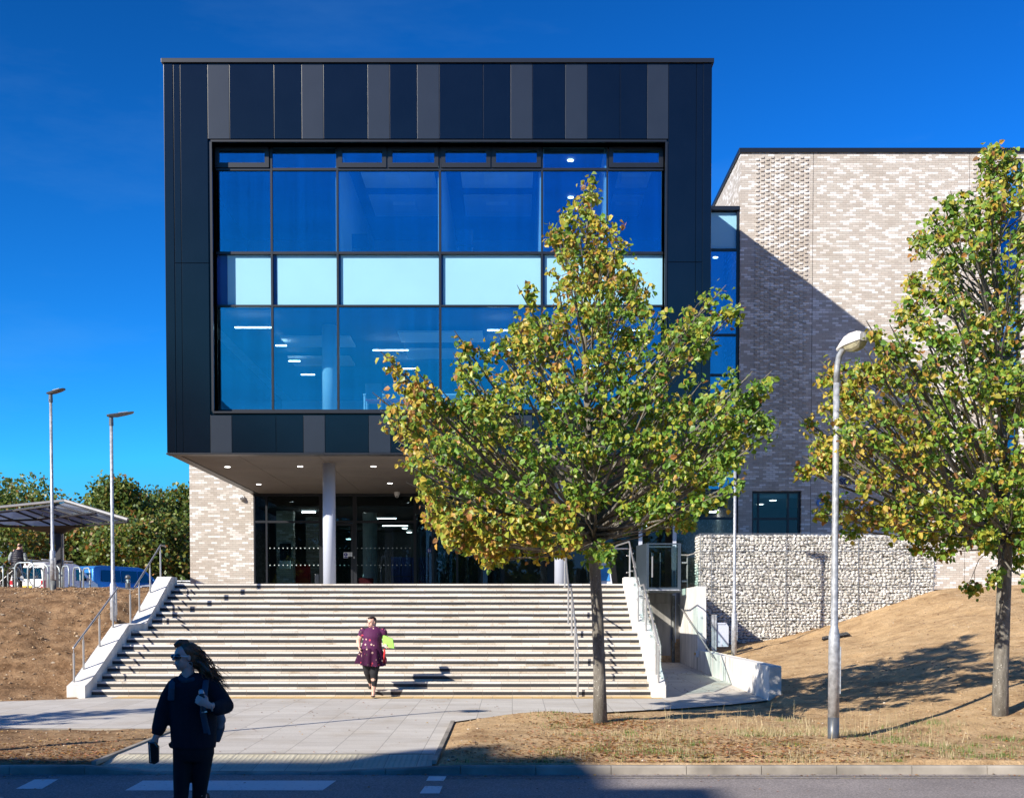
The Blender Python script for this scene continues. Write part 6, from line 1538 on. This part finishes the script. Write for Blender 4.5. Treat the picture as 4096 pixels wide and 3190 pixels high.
hand(m, W1(836, 2820, -0.30), (-0.85, -0.1, 0.45), (0.1, 0.9, -0.1), 1.0, 1.15, -1)
sub(w1, 'body', m, SKIN, 0.0062, 3)
m = MB()   # sweater with roomy sleeves, cowl and ribbed hem
m.tube([W1(757, 2706), W1(766, 2718), W1(768, 2738), W1(772, 2800), W1(773, 2880), W1(775, 2950), W1(775, 2988)], [(0.07, 0.07), (0.15, 0.105), (0.20, 0.13), (0.208, 0.15), (0.20, 0.155), (0.195, 0.15), (0.188, 0.145)], 20, side=(1, 0, 0))
m.tube([W1(708, 2742), W1(676, 2790), W1(652, 2852, -0.02), W1(634, 2915, -0.05), W1(627, 2938, -0.06)], [0.085, 0.078, 0.072, 0.060, 0.042], 14)
m.tube([W1(840, 2745), W1(872, 2785, -0.02), W1(900, 2822, -0.08), W1(868, 2832, -0.20), W1(848, 2826, -0.26)], [0.088, 0.088, 0.078, 0.062, 0.044], 14)
m.tube([W1(694, 2975), W1(688, 2990)], [0.05, 0.03], 8); m.ball(W1(716, 2734), (0.085, 0.09, 0.07), 2); m.ball(W1(835, 2734), (0.085, 0.09, 0.07), 2)
sub(w1, 'sweater', m, NAVYK, 0.011, 3)
m = MB(); m.tube([W1(722, 2712, -0.05), W1(742, 2722, -0.10), W1(772, 2720, -0.09), W1(790, 2704, 0.0), W1(770, 2694, 0.08), W1(732, 2697, 0.04), W1(722, 2712, -0.05)], 0.028, 10); sub(w1, 'cowl_collar', m, M('teal_scarf', (0.015, 0.05, 0.075), 0.9, bmp=(60, .4, .01)), 0.010, 3)
m = MB()
m.tube([W1(775, 2965), W1(774, 3010), W1(774, 3040)], [(0.175, 0.13), (0.178, 0.13), (0.155, 0.11)], 18, side=(1, 0, 0))
m.tube([W1(735, 3010), W1(727, 3100, -0.02), W1(724, 3185, -0.03), Vector((X(735, 3300, DW)-0.02, DW-0.08, gz0+0.30)), Vector((X(735, 3300, DW)-0.02, DW-0.06, gz0+0.08))], [0.092, 0.074, 0.062, 0.060, 0.050], 16)
m.tube([W1(812, 3010), W1(804, 3100, 0.02), W1(796, 3185, 0.06), Vector((X(790, 3300, DW), DW+0.20, gz0+0.36)), Vector((X(790, 3300, DW), DW+0.32, gz0+0.12))], [0.092, 0.074, 0.060, 0.058, 0.048], 16)
sub(w1, 'trousers', m, BLKTR, 0.011, 3)
for fx_, fy_, fz_ in ((X(735, 3300, DW)-0.04, DW-0.13, gz0), (X(790, 3300, DW)-0.02, DW+0.26, gz0+0.03)):
    m = MB(); m.tube([(fx_+0.03, fy_+0.09, fz_+0.05), (fx_, fy_+0.02, fz_+0.05), (fx_-0.07, fy_-0.10, fz_+0.035), (fx_-0.10, fy_-0.15, fz_+0.03)], [0.042, 0.045, 0.04, 0.026], 12); sub(w1, 'shoe', m, BLACKP, 0.01, 3)
m = MB()   # hair: cap swept back from the brow and a long loose tail blown to the right
R3 = Matrix.Rotation(0.3, 4, 'Z')
m.ball(hc+Vector((0.026, 0.015, 0.052)), (0.098, 0.090, 0.082), 3); m.ball(hc+Vector((0.062, 0.02, 0.0)), (0.068, 0.076, 0.09), 3)
m.tube([hc+Vector((-0.085, -0.03, 0.098)), hc+Vector((-0.04, -0.02, 0.125)), hc+Vector((0.03, 0.0, 0.125))], [0.018, 0.034, 0.03], 10)
r = random.Random(2)
for k in range(26):
    a = hc+Vector((0.08+r.gauss(0, .02), 0.02+r.gauss(0, .03), -0.01+r.gauss(0, .04))); e_ = W1(r.uniform(830, 905), r.uniform(2705, 2762), r.gauss(0.05, .05)); b_ = W1(r.uniform(806, 838), r.uniform(2650, 2712), r.gauss(0.04, .04))
    m.tube([a, a.lerp(b_, .5)+Vector((0.015, 0, 0.02)), b_, b_.lerp(e_, .6), e_], [0.026, 0.026, 0.019, 0.010, 0.003], 7)
sub(w1, 'hair', m, HAIRR, 0.0075, 1)
m = MB()
for k in range(110):
    a = hc+Vector((0.09+r.gauss(0, .02), 0.0+r.gauss(0, .04), r.uniform(-0.08, 0.10))); e_ = W1(r.uniform(815, 925), r.uniform(2690, 2775), r.gauss(0.03, .07)); b_ = W1(r.uniform(800, 850), r.uniform(2630, 2715), r.gauss(0.02, .06))
    m.tube([a, a.lerp(b_, .5)+Vector((0.01, 0, 0.02)), b_, b_.lerp(e_, .6)+Vector((0, 0, r.gauss(0, .01))), e_], [0.004, 0.004, 0.0035, 0.0025, 0.001], 4)
obj('loose_strands', m, HAIRR, w1)
def facing(c, f, s_, u_, a, b_, d): return c+f*a+s_*b_+u_*d
m = MB()   # sunglasses: wrap lenses and a pale arm
for q in (-1, 1):
    m.ball(hc+f*0.082+sd_*q*0.036+up_*0.012, (0.034, 0.034, 0.024), 2)
m.tube([hc+f*0.098+sd_*0.012+up_*0.020, hc+f*0.098-sd_*0.012+up_*0.020], 0.005, 6); sg_ = sub(w1, 'sunglasses', m, M('glossy_black_lens', (0.008, 0.010, 0.02), 0.08, spec=1.0, coat=0.5), 0.005, 1)
vs_side = sd_ if sd_.y < 0 else -sd_
m = MB(); m.tube([hc+f*0.070+vs_side*0.068+up_*0.018, hc-f*0.01+vs_side*0.082+up_*0.006], 0.0042, 6); obj('glasses_arm', m, WHITEP, w1)
m = MB(); ec = hc+vs_side*0.084-f*0.006-up_*0.058; m.tube([ec+f*0.022*math.cos(a)+up_*0.022*math.sin(a) for a in [2*math.pi*k/18 for k in range(19)]], 0.0025, 6, cap=False); obj('hoop_earring', m, STEEL, w1, smooth=True)
LIPS = M('lips', (0.36, 0.11, 0.10), 0.4)
m = MB(); m.ball(hc+f*0.090-up_*0.053, (0.018, 0.018, 0.0055), 2); obj('mouth', m, LIPS, w1, smooth=True)
# rucksack: body behind the right hip, straps over both shoulders
RUCK = M('blue_grey_rucksack_cloth', (0.035, 0.050, 0.075), 0.85, bmp=(120, .3, .003)); RUCKG = M('pale_grey_rucksack_cloth', (0.16, 0.165, 0.19), 0.85); STRAP = M('blue_grey_strap', (0.05, 0.075, 0.10), 0.8)
rs = thing('rucksack', 'dark rucksack with a pale grey side worn on the back of the woman in sunglasses', 'bag', tuple(W1(860, 2900, 0.15)))
m = MB(); m.tube([W1(845, 2760, 0.20), W1(850, 2830, 0.22), W1(852, 2910, 0.22), W1(848, 2965, 0.2)], [(0.09, 0.06), (0.105, 0.09), (0.105, 0.10), (0.07, 0.06)], 14, side=(1, 0, 0)); sub(rs, 'main_compartment', m, RUCK, 0.012, 4)
m = MB(); m.tube([W1(872, 2845, 0.16), W1(880, 2880, 0.16), W1(876, 2912, 0.16)], [(0.045, 0.05), (0.055, 0.06), (0.03, 0.04)], 12, side=(1, 0, 0)); sub(rs, 'side_pocket', m, RUCKG, 0.01, 4)
for pts in ([W1(700, 2712, 0.08), W1(690, 2722, -0.06), W1(686, 2752, -0.135), W1(684, 2800, -0.13)], [W1(832, 2712, 0.08), W1(824, 2722, -0.08), W1(818, 2770, -0.165), W1(812, 2850, -0.20), W1(828, 2930, -0.15)]):
    m = MB(); m.tube(pts, [(0.030, 0.010)]*len(pts), 8, side=(1, 0, 0)); sub(rs, 'shoulder_strap', m, STRAP, 0.006, 1)
m = MB(); m.tube([W1(832, 2905, -0.16), W1(838, 2935, -0.17)], [(0.010, 0.004), (0.010, 0.004)], 6, side=(1, 0, 0)); obj('strap_end', m, STRAP, rs)
bo = thing('drink_bottle', 'slim black bottle with a metal cap held at the chest of the woman in sunglasses', 'bottle', tuple(W1(805, 2800, -0.28)))
m = MB(); m.tube([W1(817, 2843, -0.30), W1(806, 2775, -0.27)], [0.026, 0.026], 16); obj('bottle_body', m, BLACKP, bo, smooth=False)
m = MB(); m.tube([W1(806, 2774, -0.27), W1(804, 2762, -0.265), W1(803, 2756, -0.262)], [0.024, 0.022, 0.012], 14); obj('metal_cap', m, STEEL, bo); m = MB(); m.tube([W1(818, 2848, -0.30), W1(817, 2843, -0.30)], 0.024, 14); obj('metal_base', m, STEEL, bo)
po = thing('pouch', 'glossy black zipped pouch held low in the hand of the woman in sunglasses', 'bag', tuple(W1(610, 3010, -0.1)))
m = MB(); m.prism([W1(590, 2966, -0.14), W1(618, 2966, -0.14), W1(633, 2985, -0.14), W1(632, 3046, -0.14), W1(618, 3055, -0.14), W1(595, 3050, -0.14)], (0.0, 0.045, 0), bev=0.008); pb_ = obj('pouch_body', m, M('glossy_black_leather', (0.007, 0.007, 0.010), 0.18, spec=0.8), po)
m = MB(); m.tube([W1(597, 2972, -0.146), W1(602, 3046, -0.146)], 0.004, 6); obj('zip', m, STEEL, pb_)
m = MB(); wc = W1(847, 2826, -0.27); m.tube([wc+Vector((0.0, 0, 0.0)), wc+Vector((0.012, 0, 0))], 0.036, 14); obj('bracelet', m, STEEL, w1)

# --- woman coming down the steps
D2 = 24.62
def W2(a, b, dy=0.0): return P(1350+a/3.78, 2400+b/3.78, D2+dy)
gzz = pave_z(0, D2)+0.008
w2 = thing('person', 'woman in a purple flowered dress and black leggings stepping off the bottom stair', 'person', (W2(545, 1450).x, D2, gzz))
hc = W2(516, 330); face = Vector((-0.50, -0.85, -0.12))
m = MB(); f, sd_, up_ = headm(m, hc, face, 0.98)
m.tube([hc+Vector((0.01, 0.01, -0.03)), W2(530, 420), W2(534, 455)], [0.055, 0.062, 0.095], 14)
m.tube([W2(540, 440), W2(535, 600), W2(520, 800), W2(500, 950)], [(0.15, 0.10), (0.16, 0.13), (0.20, 0.14), (0.16, 0.12)], 16, side=(1, 0, 0))
m.tube([W2(400, 430), W2(350, 540), W2(318, 620), W2(328, 700, -0.08)], [0.062, 0.060, 0.050, 0.032], 12)
m.tube([W2(690, 440), W2(720, 560, 0.02), W2(722, 640, -0.03), W2(728, 690, -0.10)], [0.062, 0.058, 0.046, 0.030], 12)
m.tube([W2(435, 930), W2(450, 1080, 0.05), W2(490, 1200, 0.16), W2(505, 1285, 0.26)], [0.09, 0.070, 0.046, 0.036], 12)
m.tube([W2(565, 930), W2(555, 1100, -0.03), W2(552, 1230), W2(546, 1330), W2(542, 1410)], [0.105, 0.078, 0.062, 0.045, 0.034], 12)
m.tube([W2(542, 1405, 0.02), W2(540, 1432, -0.04), W2(538, 1440, -0.13)], [0.036, 0.033, 0.022], 10)
hand(m, W2(328, 705, -0.09), (0.25, -0.35, -1), (0.9, 0.1, 0.0), 0.92, 0.7, 1)
hand(m, W2(728, 690, -0.10), (0.35, -0.55, -0.35), (0.2, 0.3, 0.9), 0.92, 1.0, -1)
sub(w2, 'body', m, SKIN, 0.0075, 3)
def dress_mat():
    m_, n, b = newmat('purple_flower_print'); g = geo(n)
    vo = nd(n, 'ShaderNodeTexVoronoi'); vo.inputs['Scale'].default_value = 13.0; L(n, g, vo.inputs['Vector'])
    vo2 = nd(n, 'ShaderNodeTexVoronoi'); vo2.inputs['Scale'].default_value = 9.0; L(n, g, vo2.inputs['Vector'])
    wn = nd(n, 'ShaderNodeTexWhiteNoise'); L(n, vo.outputs['Position'], wn.inputs['Vector'])
    fl_ = math_n(n, 'LESS_THAN', vo.outputs['Distance'], 0.27); pick = math_n(n, 'GREATER_THAN', wn.outputs[0], 0.50)
    fc = ramp(n, wn.outputs[0], [(0.0, (0.6, 0.45, 0.30)), (0.72, (0.72, 0.50, 0.42)), (0.8, (0.62, 0.05, 0.12)), (1.0, (0.75, 0.10, 0.16))])
    c = mixc(n, math_n(n, 'MULTIPLY', math_n(n, 'LESS_THAN', vo2.outputs['Distance'], 0.16), 0.7), (0.080, 0.007, 0.062), (0.10, 0.11, 0.06))
    c = mixc(n, math_n(n, 'MULTIPLY', fl_, pick), c, fc)
    L(n, c, b.inputs['Base Color']); b.inputs['Roughness'].default_value = 0.8; return m_
DRESS = dress_mat()
m = MB()
m.tube([W2(538, 400), W2(540, 432), W2(538, 480), W2(530, 545), W2(528, 610), W2(520, 690), W2(510, 760)], [(0.10, 0.075), (0.165, 0.09), (0.195, 0.135), (0.200, 0.165), (0.180, 0.150), (0.205, 0.165), (0.225, 0.17)], 20, side=(1, 0, 0))
m.tube([W2(412, 432), W2(372, 480), W2(350, 545)], [0.066, 0.070, 0.064], 14)
m.tube([W2(665, 432), W2(700, 480), W2(712, 530, 0.02)], [0.066, 0.070, 0.062], 14)
dme = sub(w2, 'dress', m, DRESS, 0.011, 3)
m = bmesh.new()   # flared skirt with hanging folds
nA = 72; rings = []
for j, (cx, cy, rx, ry, am) in enumerate(((512, 720, .205, .165, .004), (508, 790, .240, .185, .012), (502, 860, .262, .20, .022), (500, 920, .272, .205, .030), (500, 962, .275, .208, .034))):
    c = W2(cx, cy); rg = []
    for k in range(nA):
        a = 2*math.pi*k/nA; q = 1+am/0.25*math.sin(a*11+0.7)+am/0.5*math.sin(a*7+2+j*.2)
        zz = c.z-(0.045*math.cos(a+0.9) if j > 2 else 0)
        rg.append(m.verts.new((c.x+math.cos(a)*rx*q, c.y+math.sin(a)*ry*q, zz)))
    rings.append(rg)
for a, b_ in zip(rings, rings[1:]):
    for k in range(nA): m.faces.new([a[k], a[(k+1) % nA], b_[(k+1) % nA], b_[k]])
ms = bmesh.ops.solidify(m, geom=list(m.faces), thickness=0.008)
obj('skirt', m, DRESS, w2, smooth=True)
LEGG = M('black_leggings', (0.013, 0.013, 0.016), 0.85)
m = MB()
m.tube([W2(440, 900), W2(450, 1000, 0.02), W2(458, 1090, 0.06), W2(488, 1190, 0.15), W2(498, 1235, 0.20)], [0.112, 0.096, 0.080, 0.062, 0.050], 14)
m.tube([W2(568, 900), W2(562, 1010, -0.02), W2(552, 1110, -0.03), W2(556, 1190), W2(550, 1300)], [0.118, 0.098, 0.080, 0.073, 0.052], 14)
sub(w2, 'leggings', m, LEGG, 0.010, 3)
for pts in ([W2(545, 1442, 0.045), W2(542, 1447, -0.01), W2(538, 1450, -0.09), W2(535, 1452, -0.15)], [W2(512, 1330, 0.27), W2(502, 1326, 0.24), W2(490, 1314, 0.19), W2(482, 1308, 0.15)]):
    m = MB(); m.tube(pts, [(0.035, 0.020), (0.040, 0.022), (0.044, 0.020), (0.026, 0.014)], 12, side=(1, 0, 0)); sub(w2, 'flat_shoe', m, BLACKP, 0.008, 3)
m = MB(); m.ball(hc+Vector((0.014, 0.03, 0.045)), (0.082, 0.088, 0.076), 3); m.ball(hc+Vector((0.035, 0.055, 0.0)), (0.055, 0.055, 0.075), 3); m.ball(hc+f*0.045+up_*0.085, (0.055, 0.045, 0.028), 2); m.tube([hc+Vector((0.03, 0.09, 0.02)), hc+Vector((0.05, 0.12, -0.06)), hc+Vector((0.05, 0.11, -0.14))], [0.03, 0.026, 0.012], 8)
sub(w2, 'hair', m, HAIRB, 0.009, 2)
m = MB(); m.ball(hc+f*0.090-up_*0.052, (0.017, 0.017, 0.0055), 1); obj('mouth', m, LIPS, w2, smooth=True)
for q in (-1, 1):
    m = MB(); m.ball(hc+f*0.076+sd_*q*0.031+up_*0.010, (0.013, 0.013, 0.007), 1); obj('eye', m, BLACKP, w2, smooth=True)
    m = MB(); m.tube([hc+f*0.080+sd_*q*0.016+up_*0.030, hc+f*0.072+sd_*q*0.046+up_*0.030], 0.004, 6); obj('eyebrow', m, HAIRB, w2)
fo_ = thing('folder', 'bright lime green folder under the arm of the woman in the purple dress', 'folder', tuple(W2(770, 640)))
m = MB(); m.prism([W2(668, 512, -0.02), W2(832, 580, -0.16), W2(856, 722, -0.20), W2(765, 712, -0.14), W2(690, 668, -0.08)], (0.006, 0.03, 0.004)); obj('cover', m, M('lime_card', (0.24, 0.62, 0.05), 0.5, var=0.03), fo_)
m = MB(); m.prism([W2(688, 690, -0.15), W2(735, 655, -0.17), W2(765, 715, -0.13), W2(742, 726, -0.13)], (0.004, 0.02, 0)); obj('papers', m, WHITEP, fo_)
lan = thing('red_lanyard', 'red strap hanging beside the skirt of the woman in the purple dress', 'strap', tuple(W2(715, 820)))
m = MB(); m.tube([W2(708, 730, -0.06), W2(712, 790, -0.07), W2(700, 860, -0.07), W2(690, 935, -0.06)], [(0.014, 0.006), (0.020, 0.006), (0.018, 0.006), (0.016, 0.006)], 8, side=(1, 0, 0)); obj('strap', m, REDFAB, lan)
m = MB(); m.ball(W2(722, 905, -0.03), (0.035, 0.02, 0.075), 2); obj('purse', m, M('plum_cloth', (0.12, 0.01, 0.04), 0.8), lan, smooth=True)

# --- man in a padded waistcoat at the cycle stands, back to the view
D3 = 41.3
def W3(a, b, dy=0.0): return P(a/8.505, 2160+b/8.505, D3+dy)
w3 = thing('person', 'man in a dark padded waistcoat standing behind the cycle stands, back to the view', 'person', (W3(600, 800).x, D3, PZ))
hc = W3(680, 225); face = Vector((0.45, 0.85, -0.35))
m = MB(); f, sd_, up_ = headm(m, hc, face, 1.0)
m.tube([hc+Vector((-0.01, -0.01, -0.03)), W3(650, 300), W3(630, 340)], [0.06, 0.062, 0.09], 12)
m.tube([W3(620, 330), W3(600, 600), W3(590, 850)], [(0.17, 0.10), (0.16, 0.12), (0.15, 0.12)], 14, side=(1, 0, 0))
m.tube([W3(420, 440), W3(350, 600), W3(370, 760, 0.15)], [0.05, 0.045, 0.03], 10); m.tube([W3(830, 480), W3(870, 620), W3(900, 760, 0.15)], [0.05, 0.045, 0.03], 10)
hx3 = W3(590, 850)
for q in (-0.09, 0.09): m.tube([(hx3.x+q, D3, hx3.z), (hx3.x+q, D3-0.02, PZ+0.48), (hx3.x+q, D3, PZ+0.06)], [0.085, 0.06, 0.04], 12)
hand(m, W3(370, 760, 0.16), (0.2, 0.8, -0.4), (0, 0, -1), 1.0, 0.7, 1); hand(m, W3(900, 760, 0.16), (-0.2, 0.8, -0.4), (0, 0, -1), 1.0, 0.7, -1)
sub(w3, 'body', m, SKIN, 0.010, 3)
m = MB(); 
for k in range(9):
    b_ = 345+k*62; wv = [0.15, 0.235, 0.24, 0.235, 0.23, 0.228, 0.225, 0.225, 0.228][k]
    c = W3(625-k*4, b_); m.ball(c, (wv, 0.15, 0.042), 3)
m.tube([W3(622, 330), W3(610, 450), W3(600, 850)], [(0.13, 0.09), (0.215, 0.13), (0.205, 0.13)], 16, side=(1, 0, 0)); sub(w3, 'padded_waistcoat', m, M('dark_padded_nylon', (0.014, 0.015, 0.028), 0.45), 0.012, 1)
m = MB(); m.tube([W3(432, 420), W3(360, 540), W3(335, 640), W3(360, 740, 0.12)], [0.07, 0.068, 0.062, 0.045], 12); sub(w3, 'sleeve', m, M('pale_grey_sleeve', (0.30, 0.34, 0.34), 0.9), 0.012, 2)
m = MB(); m.tube([W3(810, 440), W3(860, 560), W3(880, 660), W3(895, 740, 0.12)], [0.07, 0.068, 0.062, 0.045], 12); sub(w3, 'sleeve', m, M('pale_grey_sleeve_b', (0.30, 0.34, 0.34), 0.9), 0.012, 2)
m = MB(); m.ball(hc+Vector((0, 0.0, 0.045)), (0.083, 0.095, 0.075), 2); sub(w3, 'hair', m, HAIRB, 0.01, 2)
m = MB()
for q in (-0.09, 0.09): m.tube([(hx3.x+q, D3, hx3.z), (hx3.x+q, D3-0.02, PZ+0.48), (hx3.x+q, D3, PZ+0.06)], [0.105, 0.078, 0.06], 12)
sub(w3, 'trousers', m, BLKTR, 0.012, 2)
for q in (-0.09, 0.09):
    m = MB(); m.tube([(hx3.x+q, D3-0.08, PZ+0.05), (hx3.x+q, D3+0.1, PZ+0.045), (hx3.x+q, D3+0.17, PZ+0.03)], [0.045, 0.045, 0.03], 10); obj('shoe', m, BLACKP, w3)

# ------------------------------------------------------------------ ground litter: grass, fallen leaves, clods
r = random.Random(77)
def gpt():
    while True:
        x, y = r.uniform(-0.8, 12.5), 15.08+abs(r.gauss(0, 1.0))*2.6
        if y < 20.3: return x, y
GRASSM = leaf_mat('grass_blade', 0.25)
vs, fs, cols = [], [], []
def blade(x, y, z, h, c, lean=0.35):
    a = r.uniform(0, 6.28); w = r.uniform(0.002, 0.005); dx, dy = math.cos(a), math.sin(a); l = lean*h*r.random(); b = r.uniform(0, 6.28)
    b0 = len(vs); vs.extend([(x-dx*w, y-dy*w, z), (x+dx*w, y+dy*w, z), (x+math.cos(b)*l, y+math.sin(b)*l, z+h)]); fs.append((b0, b0+1, b0+2)); cols.extend([*c, 1.0]*3)
STRAW = [(0.52, 0.44, 0.26), (0.60, 0.52, 0.33), (0.42, 0.34, 0.19)]; GG = [(0.10, 0.20, 0.03), (0.17, 0.28, 0.06), (0.07, 0.15, 0.02)]
tufts = []
for _ in range(620):
    x, y = gpt(); k = noise.noise((x*0.8, y*0.9, 4.0))
    if (x < 0.2 and y > 15.9) or (k < -0.05 and y > 15.5) or (x > 7 and y > 17.5): continue
    tufts.append((x, y, r.uniform(0.05, 0.22), r.random() < 0.72, r.randint(12, 60)))
for x in [r.uniform(3.4, 5.1) for _ in range(26)]: tufts.append((x, r.uniform(17.6, 18.6), 0.16, r.random() < 0.3, 60))
for x, y, s, green, n_ in tufts:
    for _ in range(n_):
        px_, py_ = x+r.gauss(0, s), y+r.gauss(0, s*0.7)
        if py_ < 15.07 or px_ < -0.85: continue
        blade(px_, py_, terr(px_, py_)-0.005, r.uniform(0.025, 0.08) if green else r.uniform(0.03, 0.11), r.choice(GG) if green and r.random() < .8 else r.choice(STRAW))
for _ in range(150):
    x, y = r.uniform(2.0, 6.5), r.uniform(16.5, 20.2); blade(x, y, terr(x, y), r.uniform(0.15, 0.42), r.choice(STRAW), 0.3)
for _ in range(900):   # flattened dry stalks
    x, y = r.uniform(-0.5, 8.0), 15.1+abs(r.gauss(0, 1))*2.2; a = r.uniform(-0.5, 0.5); l = r.uniform(0.06, 0.3)
    if y > 20 or y < 15.1: continue
    z = terr(x, y)+0.012; b0 = len(vs); c = r.choice(STRAW); vs.extend([(x, y, z), (x+l*math.cos(a), y+l*math.sin(a), z+0.01), (x+l*math.cos(a), y+l*math.sin(a)+0.006, z+0.01), (x, y+0.006, z)]); fs.append((b0, b0+1, b0+2, b0+3)); cols.extend([*c, 1.0]*4)
me = bpy.data.meshes.new('grass'); me.from_pydata(vs, [], fs); ca = me.color_attributes.new('leaf', 'FLOAT_COLOR', 'CORNER'); ca.data.foreach_set('color', cols)
obj('grass', me, GRASSM, label='patchy grass and dry stalks on the right verge', kind='stuff')
vs, fs, cols = [], [], []
FC = [(0.36, 0.15, 0.05), (0.50, 0.24, 0.08), (0.20, 0.09, 0.04), (0.55, 0.36, 0.12), (0.24, 0.14, 0.08), (0.16, 0.09, 0.05), (0.60, 0.27, 0.18)]
def fleaf(x, y, z, s):
    a = r.uniform(0, 6.28); t = r.uniform(-0.3, 0.3); dx, dy = math.cos(a)*s, math.sin(a)*s; b0 = len(vs)
    vs.extend([(x-dx, y-dy, z+0.006), (x+dy*.6, y-dx*.6, z+0.012+abs(t)*s), (x+dx, y+dy, z+0.008), (x-dy*.6, y+dx*.6, z+0.010+abs(t)*s*0.6)]); fs.append((b0, b0+1, b0+2, b0+3)); c = r.choice(FC); k = r.uniform(.7, 1.2); cols.extend([c[0]*k, c[1]*k, c[2]*k, 1.0]*4)
for _ in range(6500):
    q = r.random()
    if q < 0.50: x, y = r.gauss(2.0, 1.6), 15.1+abs(r.gauss(0, 1.6))
    elif q < 0.75: x, y = r.uniform(0, 13), 15.1+abs(r.gauss(0, 1.8))
    elif q < 0.90: x, y = -5.3-abs(r.gauss(0, 1.4)), 15.1+abs(r.gauss(0, 1.3))
    else: x, y = r.gauss(1.4, 0.5), r.gauss(19.1, 0.4)
    if (x < -0.85 and x > -5.2) or y < 15.06 or y > 20.3 or (x < -5 and y > 18.9): continue
    fleaf(x, y, terr(x, y), r.uniform(0.015, 0.038))
for _ in range(120):
    x, y = r.uniform(-5, 0), r.uniform(16, 24.5); fleaf(x, y, pave_z(0, y)+0.004, r.uniform(0.012, 0.028))
for _ in range(140): x, y = r.uniform(3.3, 5.0), r.uniform(25.5, 36.5); fleaf(x, y, pave_z(x, y)+0.004, r.uniform(0.015, 0.03))
for _ in range(150): x, y = r.uniform(-9, 12), 14.9-abs(r.gauss(0, 0.10)); fleaf(x, y, roadz(y), r.uniform(0.012, 0.03))
for _ in range(60): x, y = r.uniform(-8, 8), r.uniform(13.2, 14.7); fleaf(x, y, roadz(y), r.uniform(0.012, 0.022))
me = bpy.data.meshes.new('fallen_leaves'); me.from_pydata(vs, [], fs); ca = me.color_attributes.new('leaf', 'FLOAT_COLOR', 'CORNER'); ca.data.foreach_set('color', cols)
obj('fallen_leaves', me, GRASSM, label='brown and orange leaves fallen on the verge and paving', kind='stuff')
verts, faces, fcol = [], [], []
for _ in range(9000):
    q = r.random()
    if q < 0.36: x, y = r.uniform(-16, -8.95), r.uniform(22.6, 31.6)
    elif q < 0.74: x, y = r.uniform(5.4, 16), r.uniform(19, 35)
    elif q < 0.90: x, y = r.uniform(-0.85, 9), r.uniform(15.1, 21)
    else: x, y = r.uniform(-11, -5.25), r.uniform(15.1, 18.9)
    z = terr(x, y); s = 0.006+abs(r.gauss(0, 0.010))*(1.6 if q < 0.36 else 1.0)
    s = min(s, 0.05); rnd.seed(_)
    put_rock((x, y, z+s*0.25), (s, s, s*0.7), r.uniform(0, 3), 0, r.random())
me = bpy.data.meshes.new('clods'); me.from_pydata(verts, [], faces)
ca = me.color_attributes.new('shade', 'FLOAT_COLOR', 'CORNER'); buf = []
for f_, s_ in zip(me.polygons, fcol): buf += [s_, s_, s_, 1.0]*len(f_.vertices)
ca.data.foreach_set('color', buf)
cm, n, b = newmat('earth_clod'); at = nd(n, 'ShaderNodeVertexColor'); at.layer_name = 'shade'
L(n, ramp(n, at.outputs[0], [(0.0, (0.20, 0.13, 0.075)), (0.6, (0.36, 0.25, 0.15)), (0.93, (0.46, 0.34, 0.21)), (1.0, (0.62, 0.55, 0.44))]), b.inputs['Base Color']); b.inputs['Roughness'].default_value = 0.95
obj('earth_clods', me, cm, label='loose clods and small stones scattered over the bare earth banks', kind='stuff')
